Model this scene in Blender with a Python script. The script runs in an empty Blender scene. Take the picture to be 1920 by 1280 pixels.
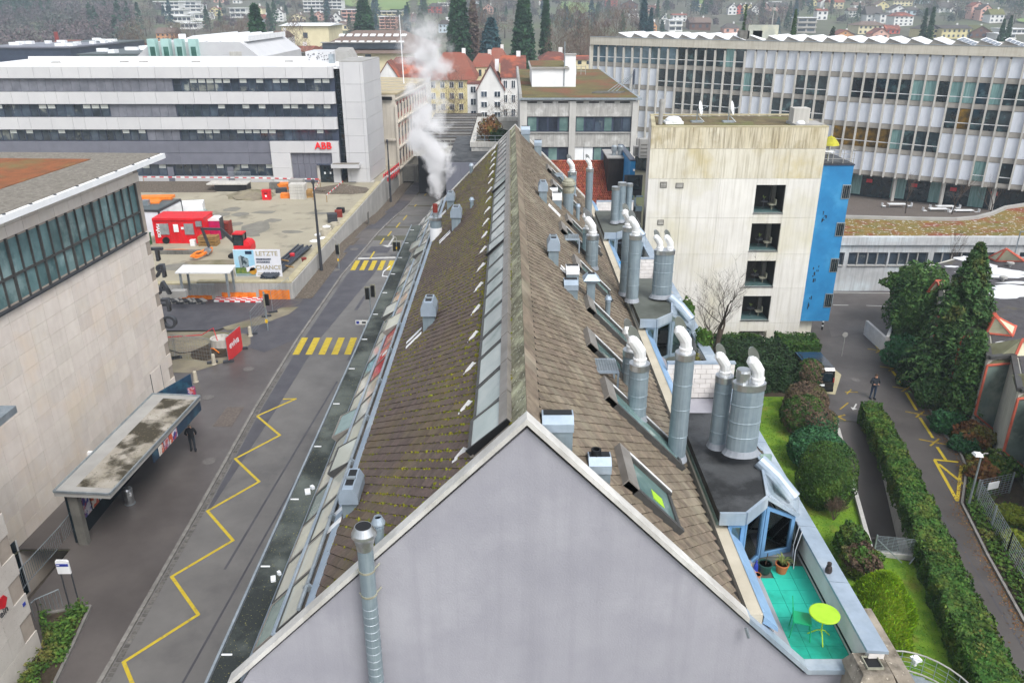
import bpy,math,random
import numpy as np
from mathutils import Vector,Matrix
from mathutils.geometry import tessellate_polygon
random.seed(7);RS=np.random.RandomState(7)
SC=bpy.context.scene;COL=SC.collection
# ------ camera
CAMZ=24.0;FPX=1500.0;VH=10.0;VX=957.0
PITCH=math.atan((640-VH)/FPX);YAW=math.atan((960-VX)/FPX)
cd=bpy.data.cameras.new('camera');cam=bpy.data.objects.new('camera',cd);COL.objects.link(cam)
cam.location=(0,0,CAMZ);cam.rotation_euler=(math.pi/2-PITCH,0,-YAW)
cd.sensor_width=36.0;cd.lens=36.0*FPX/1920;cd.clip_start=.5;cd.clip_end=6000
SC.camera=cam
# ------ sky, sun, exposure
SUN_EL=math.radians(52);SUN_AZ=math.radians(148)
W=bpy.data.worlds.new('World');SC.world=W;W.use_nodes=True
nt=W.node_tree;nt.nodes.clear()
sk=nt.nodes.new('ShaderNodeTexSky');sk.sky_type='NISHITA';sk.sun_disc=False
sk.sun_elevation=SUN_EL;sk.sun_rotation=SUN_AZ;sk.air_density=1.0;sk.dust_density=4.0;sk.altitude=400
hs=nt.nodes.new('ShaderNodeHueSaturation');hs.inputs['Saturation'].default_value=.30
bg=nt.nodes.new('ShaderNodeBackground');bg.inputs['Strength'].default_value=.15
wo=nt.nodes.new('ShaderNodeOutputWorld')
nt.links.new(sk.outputs[0],hs.inputs['Color']);nt.links.new(hs.outputs[0],bg.inputs['Color']);nt.links.new(bg.outputs[0],wo.inputs['Surface'])
sd=bpy.data.lights.new('sun','SUN');sun=bpy.data.objects.new('sun',sd);COL.objects.link(sun)
sd.energy=1.25;sd.angle=math.radians(25);sd.color=(1,.97,.93)
dirv=Vector((math.sin(SUN_AZ)*math.cos(SUN_EL),math.cos(SUN_AZ)*math.cos(SUN_EL),math.sin(SUN_EL)))
sun.rotation_euler=dirv.to_track_quat('Z','Y').to_euler();sun.location=(0,-20,60)
SC.view_settings.view_transform='Standard';SC.view_settings.look='None'
SC.view_settings.exposure=0.78;SC.view_settings.gamma=1;SC.view_settings.use_curve_mapping=False
SC.render.engine='CYCLES'
SC.cycles.max_bounces=7;SC.cycles.transparent_max_bounces=12;SC.cycles.volume_bounces=3
SC.cycles.use_denoising=True;SC.cycles.volume_step_rate=1;SC.cycles.sample_clamp_indirect=6
# ------ surveying helpers: a sight line and a known plane give a place
_c,_s=math.cos(PITCH),math.sin(PITCH)
FW=Vector((math.sin(YAW)*_c,math.cos(YAW)*_c,-_s));RT=Vector((math.cos(YAW),-math.sin(YAW),0));UPV=RT.cross(FW);CP=Vector((0,0,CAMZ))
def ray(u,v):return FW+RT*((u-960)/FPX)-UPV*((v-640)/FPX)
def gp(u,v,z=0.0):
 r=ray(u,v);return CP+r*((z-CAMZ)/r.z)
def yp(u,v,Y):
 r=ray(u,v);return CP+r*(Y/r.y)
def pp(u,v,p0,n):
 r=ray(u,v);n=Vector(n);return CP+r*((Vector(p0)-CP).dot(n)/r.dot(n))
def pxm(P):
 return FPX/((Vector(P)-CP).dot(FW))
def lin(c):
 if isinstance(c,str):c=tuple(int(c[i:i+2],16)/255 for i in(1,3,5))
 return tuple(x/12.92 if x<=.04045 else((x+.055)/1.055)**2.4 for x in c)
MATS={}
def M(name,c,c2=None,s=1.0,rough=.7,metal=0.0,bump=0.0,bs=None,var=0.0,hvar=0.0,streak=None,sf=.6,ss=1.0,speck=None,sps=40,spt=.72,spec=.4,det=6,stretch=(1,1,1),lo=.35,hi=.65,k=1.0,rvar=0,blot=None,bls=.3,blt=(.5,.65),coat=0):
 m=bpy.data.materials.new(name);m.use_nodes=True;MATS[name]=m
 n=m.node_tree.nodes;L=m.node_tree.links;b=n['Principled BSDF']
 b.inputs['Roughness'].default_value=rough;b.inputs['Metallic'].default_value=metal
 b.inputs['Specular IOR Level'].default_value=spec
 if coat:b.inputs['Coat Weight'].default_value=coat
 c=tuple(x*k for x in lin(c));c2=tuple(x*k for x in lin(c2))if c2 else tuple(x*.78 for x in c)
 geo=n.new('ShaderNodeNewGeometry');pos=geo.outputs['Position']
 def noise(scale,vec=pos,d=det,rg=.6):
  t=n.new('ShaderNodeTexNoise');t.inputs['Scale'].default_value=scale;t.inputs['Detail'].default_value=d;t.inputs['Roughness'].default_value=rg
  L.new(vec,t.inputs['Vector']);return t.outputs['Fac']
 def mapv(sc):
  mp=n.new('ShaderNodeMapping');mp.inputs['Scale'].default_value=sc;L.new(pos,mp.inputs['Vector']);return mp.outputs[0]
 def ramp(f,a,z):
  r=n.new('ShaderNodeMapRange');r.inputs[1].default_value=a;r.inputs[2].default_value=z;r.clamp=True;L.new(f,r.inputs[0]);return r.outputs[0]
 def mix(f,a,bb):
  x=n.new('ShaderNodeMix');x.data_type='RGBA'
  if isinstance(f,(int,float)):x.inputs[0].default_value=f
  else:L.new(f,x.inputs[0])
  for i,q in((6,a),(7,bb)):
   if isinstance(q,tuple):x.inputs[i].default_value=(*q[:3],1)
   else:L.new(q,x.inputs[i])
  return x.outputs[2]
 vec=pos if stretch==(1,1,1)else mapv(stretch)
 f=noise(s,vec);col=mix(ramp(f,lo,hi),c,c2)
 if blot:col=mix(ramp(noise(bls),*blt),col,tuple(x*k for x in lin(blot)))
 if streak:
  g=noise(ss,mapv((5,5,.22)),5);mm=n.new('ShaderNodeMath');mm.operation='MULTIPLY';mm.inputs[1].default_value=sf
  L.new(ramp(g,.45,.72),mm.inputs[0]);col=mix(mm.outputs[0],col,tuple(x*k for x in lin(streak)))
 if speck:col=mix(ramp(noise(sps,pos,2),spt,spt+.05),col,tuple(x*k for x in lin(speck)))
 if var or hvar:
  oi=n.new('ShaderNodeObjectInfo');ad=n.new('ShaderNodeMath');ad.operation='ADD';fr=n.new('ShaderNodeMath');fr.operation='FRACT'
  L.new(oi.outputs['Random'],ad.inputs[0]);L.new(geo.outputs['Random Per Island'],ad.inputs[1]);L.new(ad.outputs[0],fr.inputs[0])
  h=n.new('ShaderNodeHueSaturation');r=n.new('ShaderNodeMapRange');r.inputs[3].default_value=1-var;r.inputs[4].default_value=1+var
  L.new(fr.outputs[0],r.inputs[0]);L.new(r.outputs[0],h.inputs['Value']);L.new(col,h.inputs['Color'])
  if hvar:
   f2=n.new('ShaderNodeMath');f2.operation='MULTIPLY';f2.inputs[1].default_value=7.31;f3=n.new('ShaderNodeMath');f3.operation='FRACT'
   L.new(fr.outputs[0],f2.inputs[0]);L.new(f2.outputs[0],f3.inputs[0]);r2=n.new('ShaderNodeMapRange');r2.inputs[3].default_value=.5-hvar;r2.inputs[4].default_value=.5+hvar
   L.new(f3.outputs[0],r2.inputs[0]);L.new(r2.outputs[0],h.inputs['Hue'])
  col=h.outputs[0]
 L.new(col,b.inputs['Base Color'])
 if rvar:
  r=n.new('ShaderNodeMapRange');r.inputs[3].default_value=max(.03,rough-rvar);r.inputs[4].default_value=min(1,rough+rvar);L.new(f,r.inputs[0]);L.new(r.outputs[0],b.inputs['Roughness'])
 if bump:
  bp=n.new('ShaderNodeBump');bp.inputs['Strength'].default_value=1;bp.inputs['Distance'].default_value=bump
  L.new(noise(bs or s*4),bp.inputs['Height']);L.new(bp.outputs[0],b.inputs['Normal'])
 return m
def glassmat(name,tint,mixf=.25):
 m=bpy.data.materials.new(name);m.use_nodes=True;n=m.node_tree.nodes;L=m.node_tree.links
 n.remove(n['Principled BSDF']);o=n['Material Output']
 t=n.new('ShaderNodeBsdfTransparent');t.inputs[0].default_value=(*tint,1);g=n.new('ShaderNodeBsdfGlossy');g.inputs['Roughness'].default_value=.04
 fr=n.new('ShaderNodeFresnel');fr.inputs[0].default_value=1.5;a=n.new('ShaderNodeMath');a.operation='ADD';a.inputs[1].default_value=mixf;a.use_clamp=True
 mx=n.new('ShaderNodeMixShader');L.new(fr.outputs[0],a.inputs[0]);L.new(a.outputs[0],mx.inputs[0]);L.new(t.outputs[0],mx.inputs[1]);L.new(g.outputs[0],mx.inputs[2]);L.new(mx.outputs[0],o.inputs[0])
 MATS[name]=m;return m
ORG={}
class MB:
 def __init__(s):s.v=[];s.f=[];s.m=[]
 def add(s,vs,fs,m=0):
  o=len(s.v);s.v+=[tuple(p)for p in vs];s.f+=[tuple(i+o for i in f)for f in fs];s.m+=[m]*len(fs);return s
 def poly(s,pts,m=0):return s.add(pts,[tuple(range(len(pts)))],m)
 def hexa(s,lo,hi,m=0):
  n=len(lo);fs=[tuple(range(n))[::-1],tuple(range(n,2*n))]+[(i,(i+1)%n,n+(i+1)%n,n+i)for i in range(n)]
  return s.add(list(lo)+list(hi),fs,m)
 def box(s,x0,x1,y0,y1,z0,z1,m=0):
  return s.hexa([(x0,y0,z0),(x1,y0,z0),(x1,y1,z0),(x0,y1,z0)],[(x0,y0,z1),(x1,y0,z1),(x1,y1,z1),(x0,y1,z1)],m)
 def obox(s,c,sx,sy,sz,rz=0,m=0,M4=None):
  R=M4 or Matrix.Rotation(rz,3,'Z');c=Vector(c)
  P=[c+R@Vector((x*sx/2,y*sy/2,z*sz))for z in(0,1)for x,y in((-1,-1),(1,-1),(1,1),(-1,1))]
  return s.hexa(P[:4],P[4:],m)
 def prism(s,poly,z0,z1,m=0):return s.hexa([(p[0],p[1],z0)for p in poly],[(p[0],p[1],z1)for p in poly],m)
 def ring(s,c,ax,r,n,ph=0):
  ax=Vector(ax).normalized();a=ax.orthogonal().normalized();b=ax.cross(a)
  return[Vector(c)+(a*math.cos(2*math.pi*i/n+ph)+b*math.sin(2*math.pi*i/n+ph))*r for i in range(n)]
 def cyl(s,p0,p1,r0,r1=None,n=12,m=0):
  r1=r0 if r1 is None else r1;ax=Vector(p1)-Vector(p0)
  return s.hexa(s.ring(p0,ax,r0,n),s.ring(p1,ax,r1,n),m)
 def bar(s,p0,p1,w,h=None,m=0):
  p0=Vector(p0);p1=Vector(p1);d=(p1-p0).normalized();h=h or w
  up=Vector((0,0,1))if abs(d.z)<.95 else Vector((0,1,0));a=d.cross(up).normalized();b=a.cross(d)
  q=[a*(w/2)*i+b*(h/2)*j for i,j in((-1,-1),(1,-1),(1,1),(-1,1))]
  return s.hexa([p0+x for x in q],[p1+x for x in q],m)
 def tube(s,pts,r,n=6,m=0):
  pts=[Vector(p)for p in pts];rs=r if isinstance(r,(list,tuple))else[r]*len(pts);o=len(s.v);a0=None
  for i,p in enumerate(pts):
   d=(pts[min(i+1,len(pts)-1)]-pts[max(i-1,0)]).normalized()
   a=d.orthogonal().normalized()if a0 is None else(a0-d*a0.dot(d)).normalized();a0=a;b=d.cross(a)
   s.v+=[tuple(p+(a*math.cos(2*math.pi*j/n)+b*math.sin(2*math.pi*j/n))*rs[i])for j in range(n)]
  for i in range(len(pts)-1):
   for j in range(n):s.f.append((o+i*n+j,o+i*n+(j+1)%n,o+(i+1)*n+(j+1)%n,o+(i+1)*n+j));s.m.append(m)
  s.f+=[tuple(o+j for j in range(n))[::-1],tuple(o+(len(pts)-1)*n+j for j in range(n))];s.m+=[m,m];return s
 def lathe(s,prof,c,n=14,m=0,sq=(1,1)):
  o=len(s.v);c=Vector(c)
  for r,z in prof:s.v+=[(c.x+sq[0]*r*math.cos(2*math.pi*j/n),c.y+sq[1]*r*math.sin(2*math.pi*j/n),c.z+z)for j in range(n)]
  for i in range(len(prof)-1):
   for j in range(n):s.f.append((o+i*n+j,o+i*n+(j+1)%n,o+(i+1)*n+(j+1)%n,o+(i+1)*n+j));s.m.append(m)
  for i,rv in((0,True),(len(prof)-1,False)):
   if prof[i][0]>1e-4:
    t=tuple(o+i*n+j for j in range(n));s.f.append(t[::-1]if rv else t);s.m.append(m)
  return s
 def sphere(s,c,r,n=10,m=0,sc=(1,1,1)):
  h=max(4,n//2);P=[(max(1e-5,math.sin(math.pi*i/h)),-math.cos(math.pi*i/h))for i in range(h+1)];o=len(s.v);s.lathe([(a*r,z*r)for a,z in P],(0,0,0),n,m)
  for i in range(o,len(s.v)):x,y,z=s.v[i];s.v[i]=(c[0]+x*sc[0],c[1]+y*sc[1],c[2]+z*sc[2])
  return s
 def mesh(s,name,mats,off=Vector((0,0,0)),smooth=False):
  me=bpy.data.meshes.new(name);off=Vector(off)
  V=np.array(s.v,dtype=np.float64).reshape(-1,3)-np.array(off);me.from_pydata(V.tolist(),[],s.f)
  for mt in(mats if isinstance(mats,(list,tuple))else[mats]):me.materials.append(MATS[mt]if isinstance(mt,str)else mt)
  me.polygons.foreach_set('material_index',s.m)
  if smooth:me.polygons.foreach_set('use_smooth',[True]*len(s.f))
  me.update();return me
 def part(s,name,mats,parent,kind=None,smooth=False,label=None):
  og=ORG[parent];o=bpy.data.objects.new(name,s.mesh(name,mats,og,smooth));COL.objects.link(o);o.parent=parent;ORG[o]=og
  if kind:o['kind']=kind
  if label:o['label']=label
  return o
 def top(s,name,label,cat,mats,loc=None,group=None,kind=None,smooth=False):
  if loc is None:
   V=np.array(s.v);loc=(float(V[:,0].mean()),float(V[:,1].mean()),float(V[:,2].min()))
  o=bpy.data.objects.new(name,s.mesh(name,mats,loc,smooth));COL.objects.link(o);o.location=loc;ORG[o]=Vector(loc)
  if label:o['label']=label
  if cat:o['category']=cat
  if group:o['group']=group
  if kind:o['kind']=kind
  return o
 def struct(s,name,mats,kind='structure',smooth=False):return s.top(name,None,None,mats,(0,0,0),None,kind,smooth)
def thing(name,label,cat,loc=(0,0,0),group=None):
 o=bpy.data.objects.new(name,None);COL.objects.link(o);o.location=loc;o.empty_display_size=.2;ORG[o]=Vector(loc)
 o['label']=label;o['category']=cat
 if group:o['group']=group
 return o
def place(me,name,parent,loc,rot=None,scale=None):
 o=bpy.data.objects.new(name,me);COL.objects.link(o);o.parent=parent;loc=Vector(loc);o.location=loc-ORG[parent];ORG[o]=loc
 if rot is not None:
  if isinstance(rot,(int,float)):o.rotation_euler=(0,0,rot)
  else:o.rotation_euler=rot.to_euler()if isinstance(rot,Matrix)else rot
 if scale is not None:o.scale=scale
 return o
_UB={}
def bx(name,parent,c,size,mat,rz=0):
 if mat not in _UB:_UB[mat]=MB().box(-.5,.5,-.5,.5,-.5,.5).mesh('box_piece',mat)
 return place(_UB[mat],name,parent,c,rz if rz else None,size)
def dup(root,loc,label=None,rz=None):
 def cp(o,par):
  c=o.copy();COL.objects.link(c)
  if par:c.parent=par
  for ch in o.children:cp(ch,c)
  return c
 r=cp(root,None);r.location=loc;ORG[r]=Vector(loc)
 if rz is not None:r.rotation_euler=(0,0,rz)
 if label:r['label']=label
 return r
_FT={}
def text(s,name,parent,loc,R,size,mat,ext=.01,bold=0.0):
 cu=bpy.data.curves.new(name,'FONT');cu.body=s;cu.size=size;cu.extrude=ext;cu.offset=bold;cu.align_x='CENTER';cu.align_y='CENTER'
 tmp=bpy.data.objects.new('tmp_letters',cu);me=bpy.data.meshes.new_from_object(tmp);bpy.data.objects.remove(tmp)
 me.materials.clear();me.materials.append(MATS[mat]);o=bpy.data.objects.new(name,me);COL.objects.link(o)
 M4=Matrix(R).transposed().to_4x4()if not isinstance(R,Matrix)else R.to_4x4()
 o.rotation_euler=M4.to_euler();loc=Vector(loc)
 if parent is not None:o.parent=parent;o.location=loc-ORG[parent]
 else:o.location=loc
 ORG[o]=loc;return o
def leafmesh(P,Nrm,size,jit=.6,asp=.55,rnd=None):
 """many small leaf-sized quads at points P facing roughly Nrm"""
 rs=rnd or RS;P=np.asarray(P);N=len(P);nn=np.asarray(Nrm)+rs.normal(0,jit,(N,3));nn/=np.linalg.norm(nn,axis=1)[:,None]+1e-9
 t=rs.normal(0,1,(N,3));a=np.cross(nn,t);a/=np.linalg.norm(a,axis=1)[:,None]+1e-9;b=np.cross(nn,a)
 sz=(size*rs.uniform(.6,1.35,N))[:,None];a=a*sz;b=b*sz*asp
 V=np.stack([P-a,P-b,P+a,P+b],1).reshape(-1,3);F=np.arange(4*N).reshape(-1,4);return V,F
def np_obj(name,V,F,mat,off=(0,0,0)):
 me=bpy.data.meshes.new(name);V=np.asarray(V,dtype=np.float32)-np.array(off,dtype=np.float32);nv,nf=len(V),len(F);k=F.shape[1]
 me.vertices.add(nv);me.vertices.foreach_set('co',V.ravel());me.loops.add(nf*k);me.loops.foreach_set('vertex_index',F.astype(np.int32).ravel())
 me.polygons.add(nf);me.polygons.foreach_set('loop_start',np.arange(0,nf*k,k,dtype=np.int32));me.polygons.foreach_set('loop_total',np.full(nf,k,dtype=np.int32))
 me.materials.append(MATS[mat]);me.update(calc_edges=True);return me
def np_part(name,V,F,mat,parent,kind=None):
 me=np_obj(name,V,F,mat,ORG[parent]);o=bpy.data.objects.new(name,me);COL.objects.link(o);o.parent=parent;ORG[o]=ORG[parent]
 if kind:o['kind']=kind
 return o
HK=.60
M('asphalt','#8d8b88','#807e7c',s=.5,rough=.62,k=HK,bump=.004,bs=60,blot='#6c6a6a',bls=.16,blt=(.52,.68),speck='#a5a29c',sps=26,spt=.74,rvar=.12)
M('asphalt_new','#65646a','#5a5960',s=.7,rough=.5,k=HK,bump=.003,bs=60,speck='#7c7b7e',sps=30,spt=.73,rvar=.15)
M('pavement','#77716e','#6a6462',s=.35,rough=.42,k=HK,bump=.004,bs=55,blot='#5c5654',bls=.12,blt=(.48,.66),rvar=.2,speck='#7d7773',sps=30,spt=.74)
M('lane','#6f6a67','#625d5b',s=.35,rough=.48,k=HK,bump=.004,bs=50,blot='#57524f',bls=.14,blt=(.5,.66),rvar=.18,speck='#87827d',sps=30,spt=.75)
M('kerb_stone','#a6a39e','#8d8a85',s=3,rough=.8,k=HK,var=.12)
M('cobble','#8a8681','#6b6864',s=8,rough=.85,k=HK,var=.25)
M('yellow_paint','#f2d842','#e2c430',s=3,rough=.6,k=.62,blot='#9a9060',bls=3.2,blt=(.56,.72))
M('old_yellow_paint','#d8b83a','#b99c36',s=3,rough=.65,k=.6,blot='#7d7350',bls=3.5,blt=(.52,.66))
M('white_paint','#f2f2ee','#d8d8d4',s=4,rough=.6,k=.6,blot='#a5a3a0',bls=2,blt=(.62,.75))
M('grass','#86ae2a','#5a8a1c',s=1.6,rough=.9,k=.66,bump=.03,bs=22,speck='#9fb03e',sps=20,spt=.62,blot='#8e8a38',bls=.6,blt=(.55,.72))
M('earth','#5d5140','#453b2f',s=2,rough=.95,k=.6,bump=.03,bs=14)
M('dirt','#b0a88c','#94897a',s=.5,rough=.9,k=HK,bump=.02,bs=9,blot='#8a8468',bls=.3)
M('yard','#cfc7b0','#bdb59f',s=.18,rough=.8,k=HK,bump=.008,bs=6,blot='#95907f',bls=.35,blt=(.56,.7),speck='#8f8a80',sps=9,spt=.7)
M('gravel','#8d8172','#5f564c',s=6,rough=.95,k=HK,bump=.05,bs=8,speck='#cfc8bb',sps=7,spt=.66)
M('town_ground','#6f6a5c','#5b5f49',s=.03,rough=.9,k=.7,blot='#66734a',bls=.012)
M('concrete','#c9c7c0','#b6b4ae',s=.6,rough=.85,bump=.004,bs=30,streak='#8e8d88',sf=.6,ss=1)
M('concrete_cap','#d8cfae','#c3b894',s=1.2,rough=.85,k=.66,bump=.004,bs=20)
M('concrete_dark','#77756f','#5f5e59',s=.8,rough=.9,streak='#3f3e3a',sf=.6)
M('black','#17181a','#101113',s=3,rough=.5)
M('dark_grey','#3d4045','#34363b',s=3,rough=.45)
M('orange_sheet','#f08a2c','#d9731d',s=3,rough=.5,bump=.02,bs=4)
M('red_paint','#d8202a','#c41a24',s=1.2,rough=.45,streak='#8d1a1c',sf=.25)
M('white_metal','#eceef0','#dfe2e4',s=1,rough=.45)
M('galv','#a9b2b8','#8f999f',s=2.5,rough=.45,metal=.55,streak='#6d777d',sf=.35,ss=3)
M('steel','#c9ccce','#b3b7b9',s=4,rough=.28,metal=.9)
M('cowl_white','#f4f5f5','#e2e5e6',s=3,rough=.3,metal=.25)
M('yellow_sign','#efc52a','#e0b31e',s=3,rough=.5)
M('blue_sign','#2c3fa8','#24348c',s=3,rough=.5)
M('timber','#a5824e','#86683c',s=3,rough=.8,var=.2)
# ------ lie of the land
_HY=[-500,230,300,400,500,600,700,800,1000,1400,2200];_HZ=[0,0,1,7,13.5,20,27.5,36,62,130,330]
def sst(a,b,x):
 t=min(1,max(0,(x-a)/(b-a)));return t*t*(3-2*t)
def tz(x,y):
 z=-2*sst(82,115,y)+float(np.interp(y,_HY,_HZ))
 if y>240:z+=sst(240,500,y)*(2.2*math.sin(x*.011+y*.006)+1.3*math.sin(x*.027-y*.013))
 return z
def hit(u,v,y0=60):
 r=ray(u,v);y=y0
 while y<2500:
  p=CP+r*(y/r.y)
  if p.z<=tz(p.x,y):return Vector((p.x,y,tz(p.x,y)))
  y+=2 if y<200 else 5
 return Vector((p.x,y,tz(p.x,y)))
def gt(u,v):
 p=gp(u,v,0)
 for _ in range(12):p=gp(u,v,tz(p.x,p.y))
 return p
RAMP=[(20.4,44.2),(22.5,44.2),(19.35,30.7),(17.2,31.1)]
b=MB()
WELL=[(-23.75,24.6),(-21.05,24.6),(-21.05,31.4),(-23.45,31.4)]
hole2=[Vector((x,y,0))for x,y in WELL]
outer=[Vector(p)for p in((-900,-60,0),(900,-60,0),(900,82,0),(-900,82,0))];hole=[Vector((x,y,0))for x,y in RAMP]
allp=outer+hole+hole2
b.add(allp,[t for t in tessellate_polygon([outer,hole,hole2])])
xs=sorted(set(list(range(-900,901,60))+list(range(-120,121,12))));ys=list(range(82,130,6))+list(range(130,300,17))+list(range(300,800,25))+[800,875,950,1000]
o=len(b.v)
for y in ys:
 for x in xs:b.v.append((x,y,tz(x,y)))
nx=len(xs)
for j in range(len(ys)-1):
 for i in range(nx-1):b.f.append((o+j*nx+i,o+j*nx+i+1,o+(j+1)*nx+i+1,o+(j+1)*nx+i));b.m.append(0)
for i,f in enumerate(b.f):
 p=[Vector(b.v[k])for k in f[:3]]
 if(p[1]-p[0]).cross(p[2]-p[0]).z<0:b.f[i]=tuple(reversed(f))
b.struct('ground','town_ground')
def ribbon(mb,L,R,lift,m=0,sub=1):
 """sheet between two polylines, laid on the land"""
 P=lambda q:(q[0],q[1],tz(q[0],q[1])+lift)
 for i in range(len(L)-1):
  for k in range(sub):
   q=lambda A,t:(A[i][0]+(A[i+1][0]-A[i][0])*t,A[i][1]+(A[i+1][1]-A[i][1])*t)
   a,c=k/sub,(k+1)/sub;mb.poly([P(q(L,a)),P(q(R,a)),P(q(R,c)),P(q(L,c))],m)
 return mb
def line(mb,pts,w,lift,m=0,closed=False):
 n=len(pts);pts=[Vector((p[0],p[1]))for p in pts]
 for i in range(n-1 if not closed else n):
  a,c=pts[i],pts[(i+1)%n];d=(c-a).normalized();q=Vector((-d.y,d.x))*w/2;a2,c2=a-d*w*.25,c+d*w*.25;dz=lift+.0004*i
  mb.poly([(x,y,tz(x,y)+dz)for x,y in(a2-q,c2-q,c2+q,a2+q)][::1],m)
 return mb
KERB=[(-15.3,-10),(-15.4,5),(-15.7,23.3),(-16.0,34.5),(-16.4,45.8),(-16.5,57.5),(-16.15,73.8)]
KERB+=[tuple(gt(u,v)[:2])for u,v in((690,462),(745,404),(800,345),(838,305))];KERB.append((KERB[-1][0]+3,KERB[-1][1]+25))
RR=[(-6.6,y)for _,y in KERB]
for i in range(7,len(RR)):RR[i]=(max(-6.6,KERB[i][0]+9),KERB[i][1])
ribbon(MB(),KERB,RR,.012,sub=3).struct('road','asphalt')
SL=[(-21.0,y)for _,y in KERB[:4]]+[(-23.5,y)for _,y in KERB[4:6]]+[(-19.4,73.8)]+[(x-2.2,y)for x,y in KERB[7:]]
b=MB();LF=[(x-.16,y)for x,y in KERB]
ribbon(b,SL,LF,.10,sub=3)
b.poly([(x,y,.1)for x,y in((-23.8,31.4),(-21.0,31.4),(-21.0,34.5),(-23.5,45.8))]);b.poly([(x,y,.1)for x,y in((-26,57.5),(-23.5,57.5),(-23.5,45.8),(-26,50.6))]);b.struct("pavement","pavement")
b=MB();K2=KERB[5:10];ribbon(b,[(x-2.0,y)for x,y in K2],[(x-.2,y)for x,y in K2],.106,sub=2)
b.poly([(x,y,.106)for x,y in((-40,58.6),(-27.8,59.2),(-23.4,59.3),(-21.2,62.5),(-19.6,64.6),(-18.4,65.8),(-19.6,66.6),(-40,66.4))])
b.poly([(x,y,.111)for x,y in((-22.2,57.4),(-18.4,54.8),(-16.8,57.2),(-16.7,66),(-18.0,66.2),(-19.0,64.0),(-20.6,61.2))])
b.struct('new_asphalt','asphalt_new')
b=MB();ribbon(b,[(x+.35,y)for x,y in KERB[3:8]],[(x+w,y)for(x,y),w in zip(KERB[3:8],(.5,1.3,1.6,2.9,2.6))],.016,sub=2)
b.struct('road_patch','asphalt_new')
b=MB();
for(x,y,w,h)in((-11.5,58,.5,9),(-12.6,40,.12,20),(-11.9,35,.1,24),(-13.1,66,.3,4)):
 b.poly([(x-w/2-.03*h,y-h/2,.0165),(x+w/2-.03*h,y-h/2,.0165),(x+w/2+.03*h,y+h/2,.0165),(x-w/2+.03*h,y+h/2,.0165)])
b.struct('road_seams','asphalt_new')
kerb=MB();kerb.box(-15.5,-15.4,5,5.1,-.2,-.1)
kb=thing('kerb','grey granite kerb of single stones along the street','kerb',(-16,30,0))
seg=[]
for i in range(len(KERB)-1):
 a,c=Vector(KERB[i]),Vector(KERB[i+1]);n=max(1,int((c-a).length/1.0))
 for k in range(n):
  t=(k+.5)/n;p=a+(c-a)*t;seg.append((p,(c-a).normalized(),(c-a).length/n))
for p,d,l in seg:
 if 18<p.y<118:bx('kerb_stone',kb,(p.x-.08,p.y,tz(p.x,p.y)+.04),(.17,l-.025,.16),'kerb_stone',math.atan2(-d.x,d.y))
cb=MB()
for p,d,l in seg:
 if 20<p.y<52:
  for q in(-.37,-.12,.13,.38):
   c=p+d*q;nrm=Vector((d.y,-d.x));cb.obox((c.x+nrm.x*.16,c.y+nrm.y*.16,-.02),.2,.19,.045+random.uniform(0,.008),math.atan2(-d.x,d.y))
cb.part('cobble_gutter','cobble',kb,kind='stuff')
# ------ road markings
ZZ=[gp(u,v)for u,v in((553,747),(540,747),(482,780),(525,816),(441,860),(486,903),(389,958),(437,1013),(322,1081),(372,1152),(232,1241),(250,1285))]
ZZ[0]=Vector((-14.15,47.4,0));ZZ[1]=Vector((-14.2,47.35,0))
ZZ.append(Vector((-13.0,20.9,0)))
line(MB(),ZZ[1:],.15,.02).struct('zigzag_marking','yellow_paint')
b=MB();line(b,[ZZ[1],(-15.0,47.3)],.15,.027);b.struct('zigzag_end_marking','yellow_paint')
for nm,(xa,xb,y0,y1,n,w,sk)in(('near',(-16.0,-11.2,54.6,57.9,6,.5,-.1)),('far',(-15.5,-12.0,75.2,78.4,5,.48,-.05))):
 for i in range(n):
  x=xa+(xb-xa)*i/(n-1)
  MB().poly([(x-w/2,y0,.022),(x+w/2,y0,.022),(x+w/2+sk,y1,.022),(x-w/2+sk,y1,.022)]).struct('zebra_stripe','yellow_paint')
MB().poly([(-15.6,78.8,.02),(-11.8,79.2,.02),(-11.9,79.75,.02),(-15.7,79.4,.02)]).struct('stop_line','white_paint')
for a,c in(((694,485),(702,472)),((713,458),(720,447)),((727,443),(734,434)),((743,427),(750,418)),((756,413),(763,404)),((768,399),(774,391)),((776,389),(783,381)),((788,376),(793,370)),((796,367),(801,361))):
 line(MB(),[gt(*a),gt(*c)],.16,.022).struct('lane_dash','yellow_paint')
b=MB();A0,A1=gt(738,446),gt(729,460);line(b,[A0,A1],.2,.022)
d=(A1-A0).normalized();q=Vector((-d.y,d.x,0));t=A1+d*.9
b.poly([(v.x,v.y,tz(v.x,v.y)+.024)for v in(A1-q*.75,t,A1+q*.75)]);b.struct('lane_arrow','white_paint')
b=MB()
for u0,v0,u1,v1 in((785,423,796,408),(800,404,812,388),(748,478,756,464)):line(b,[gt(u0,v0),gt(u1,v1)],.14,.022)
b.struct('road_edge_dash','white_paint')
M('iron','#8f8b88','#6f6b68',s=9,rough=.6,k=.6)
def disc(p,r,name='manhole_cover',mat='iron',z=.108):
 b=MB();b.cyl((p[0],p[1],tz(*p[:2])+z-.03),(p[0],p[1],tz(*p[:2])+z),r,n=18);return b.struct(name,mat)
for u,v in((391,747),(393,867),(467,694),(664,469),(714,421),(629,508),(583,531)):
 p=gp(u,v);disc(p,.38 if v>600 else .45,z=.113 if p.x<-16.2 else .02)
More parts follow.
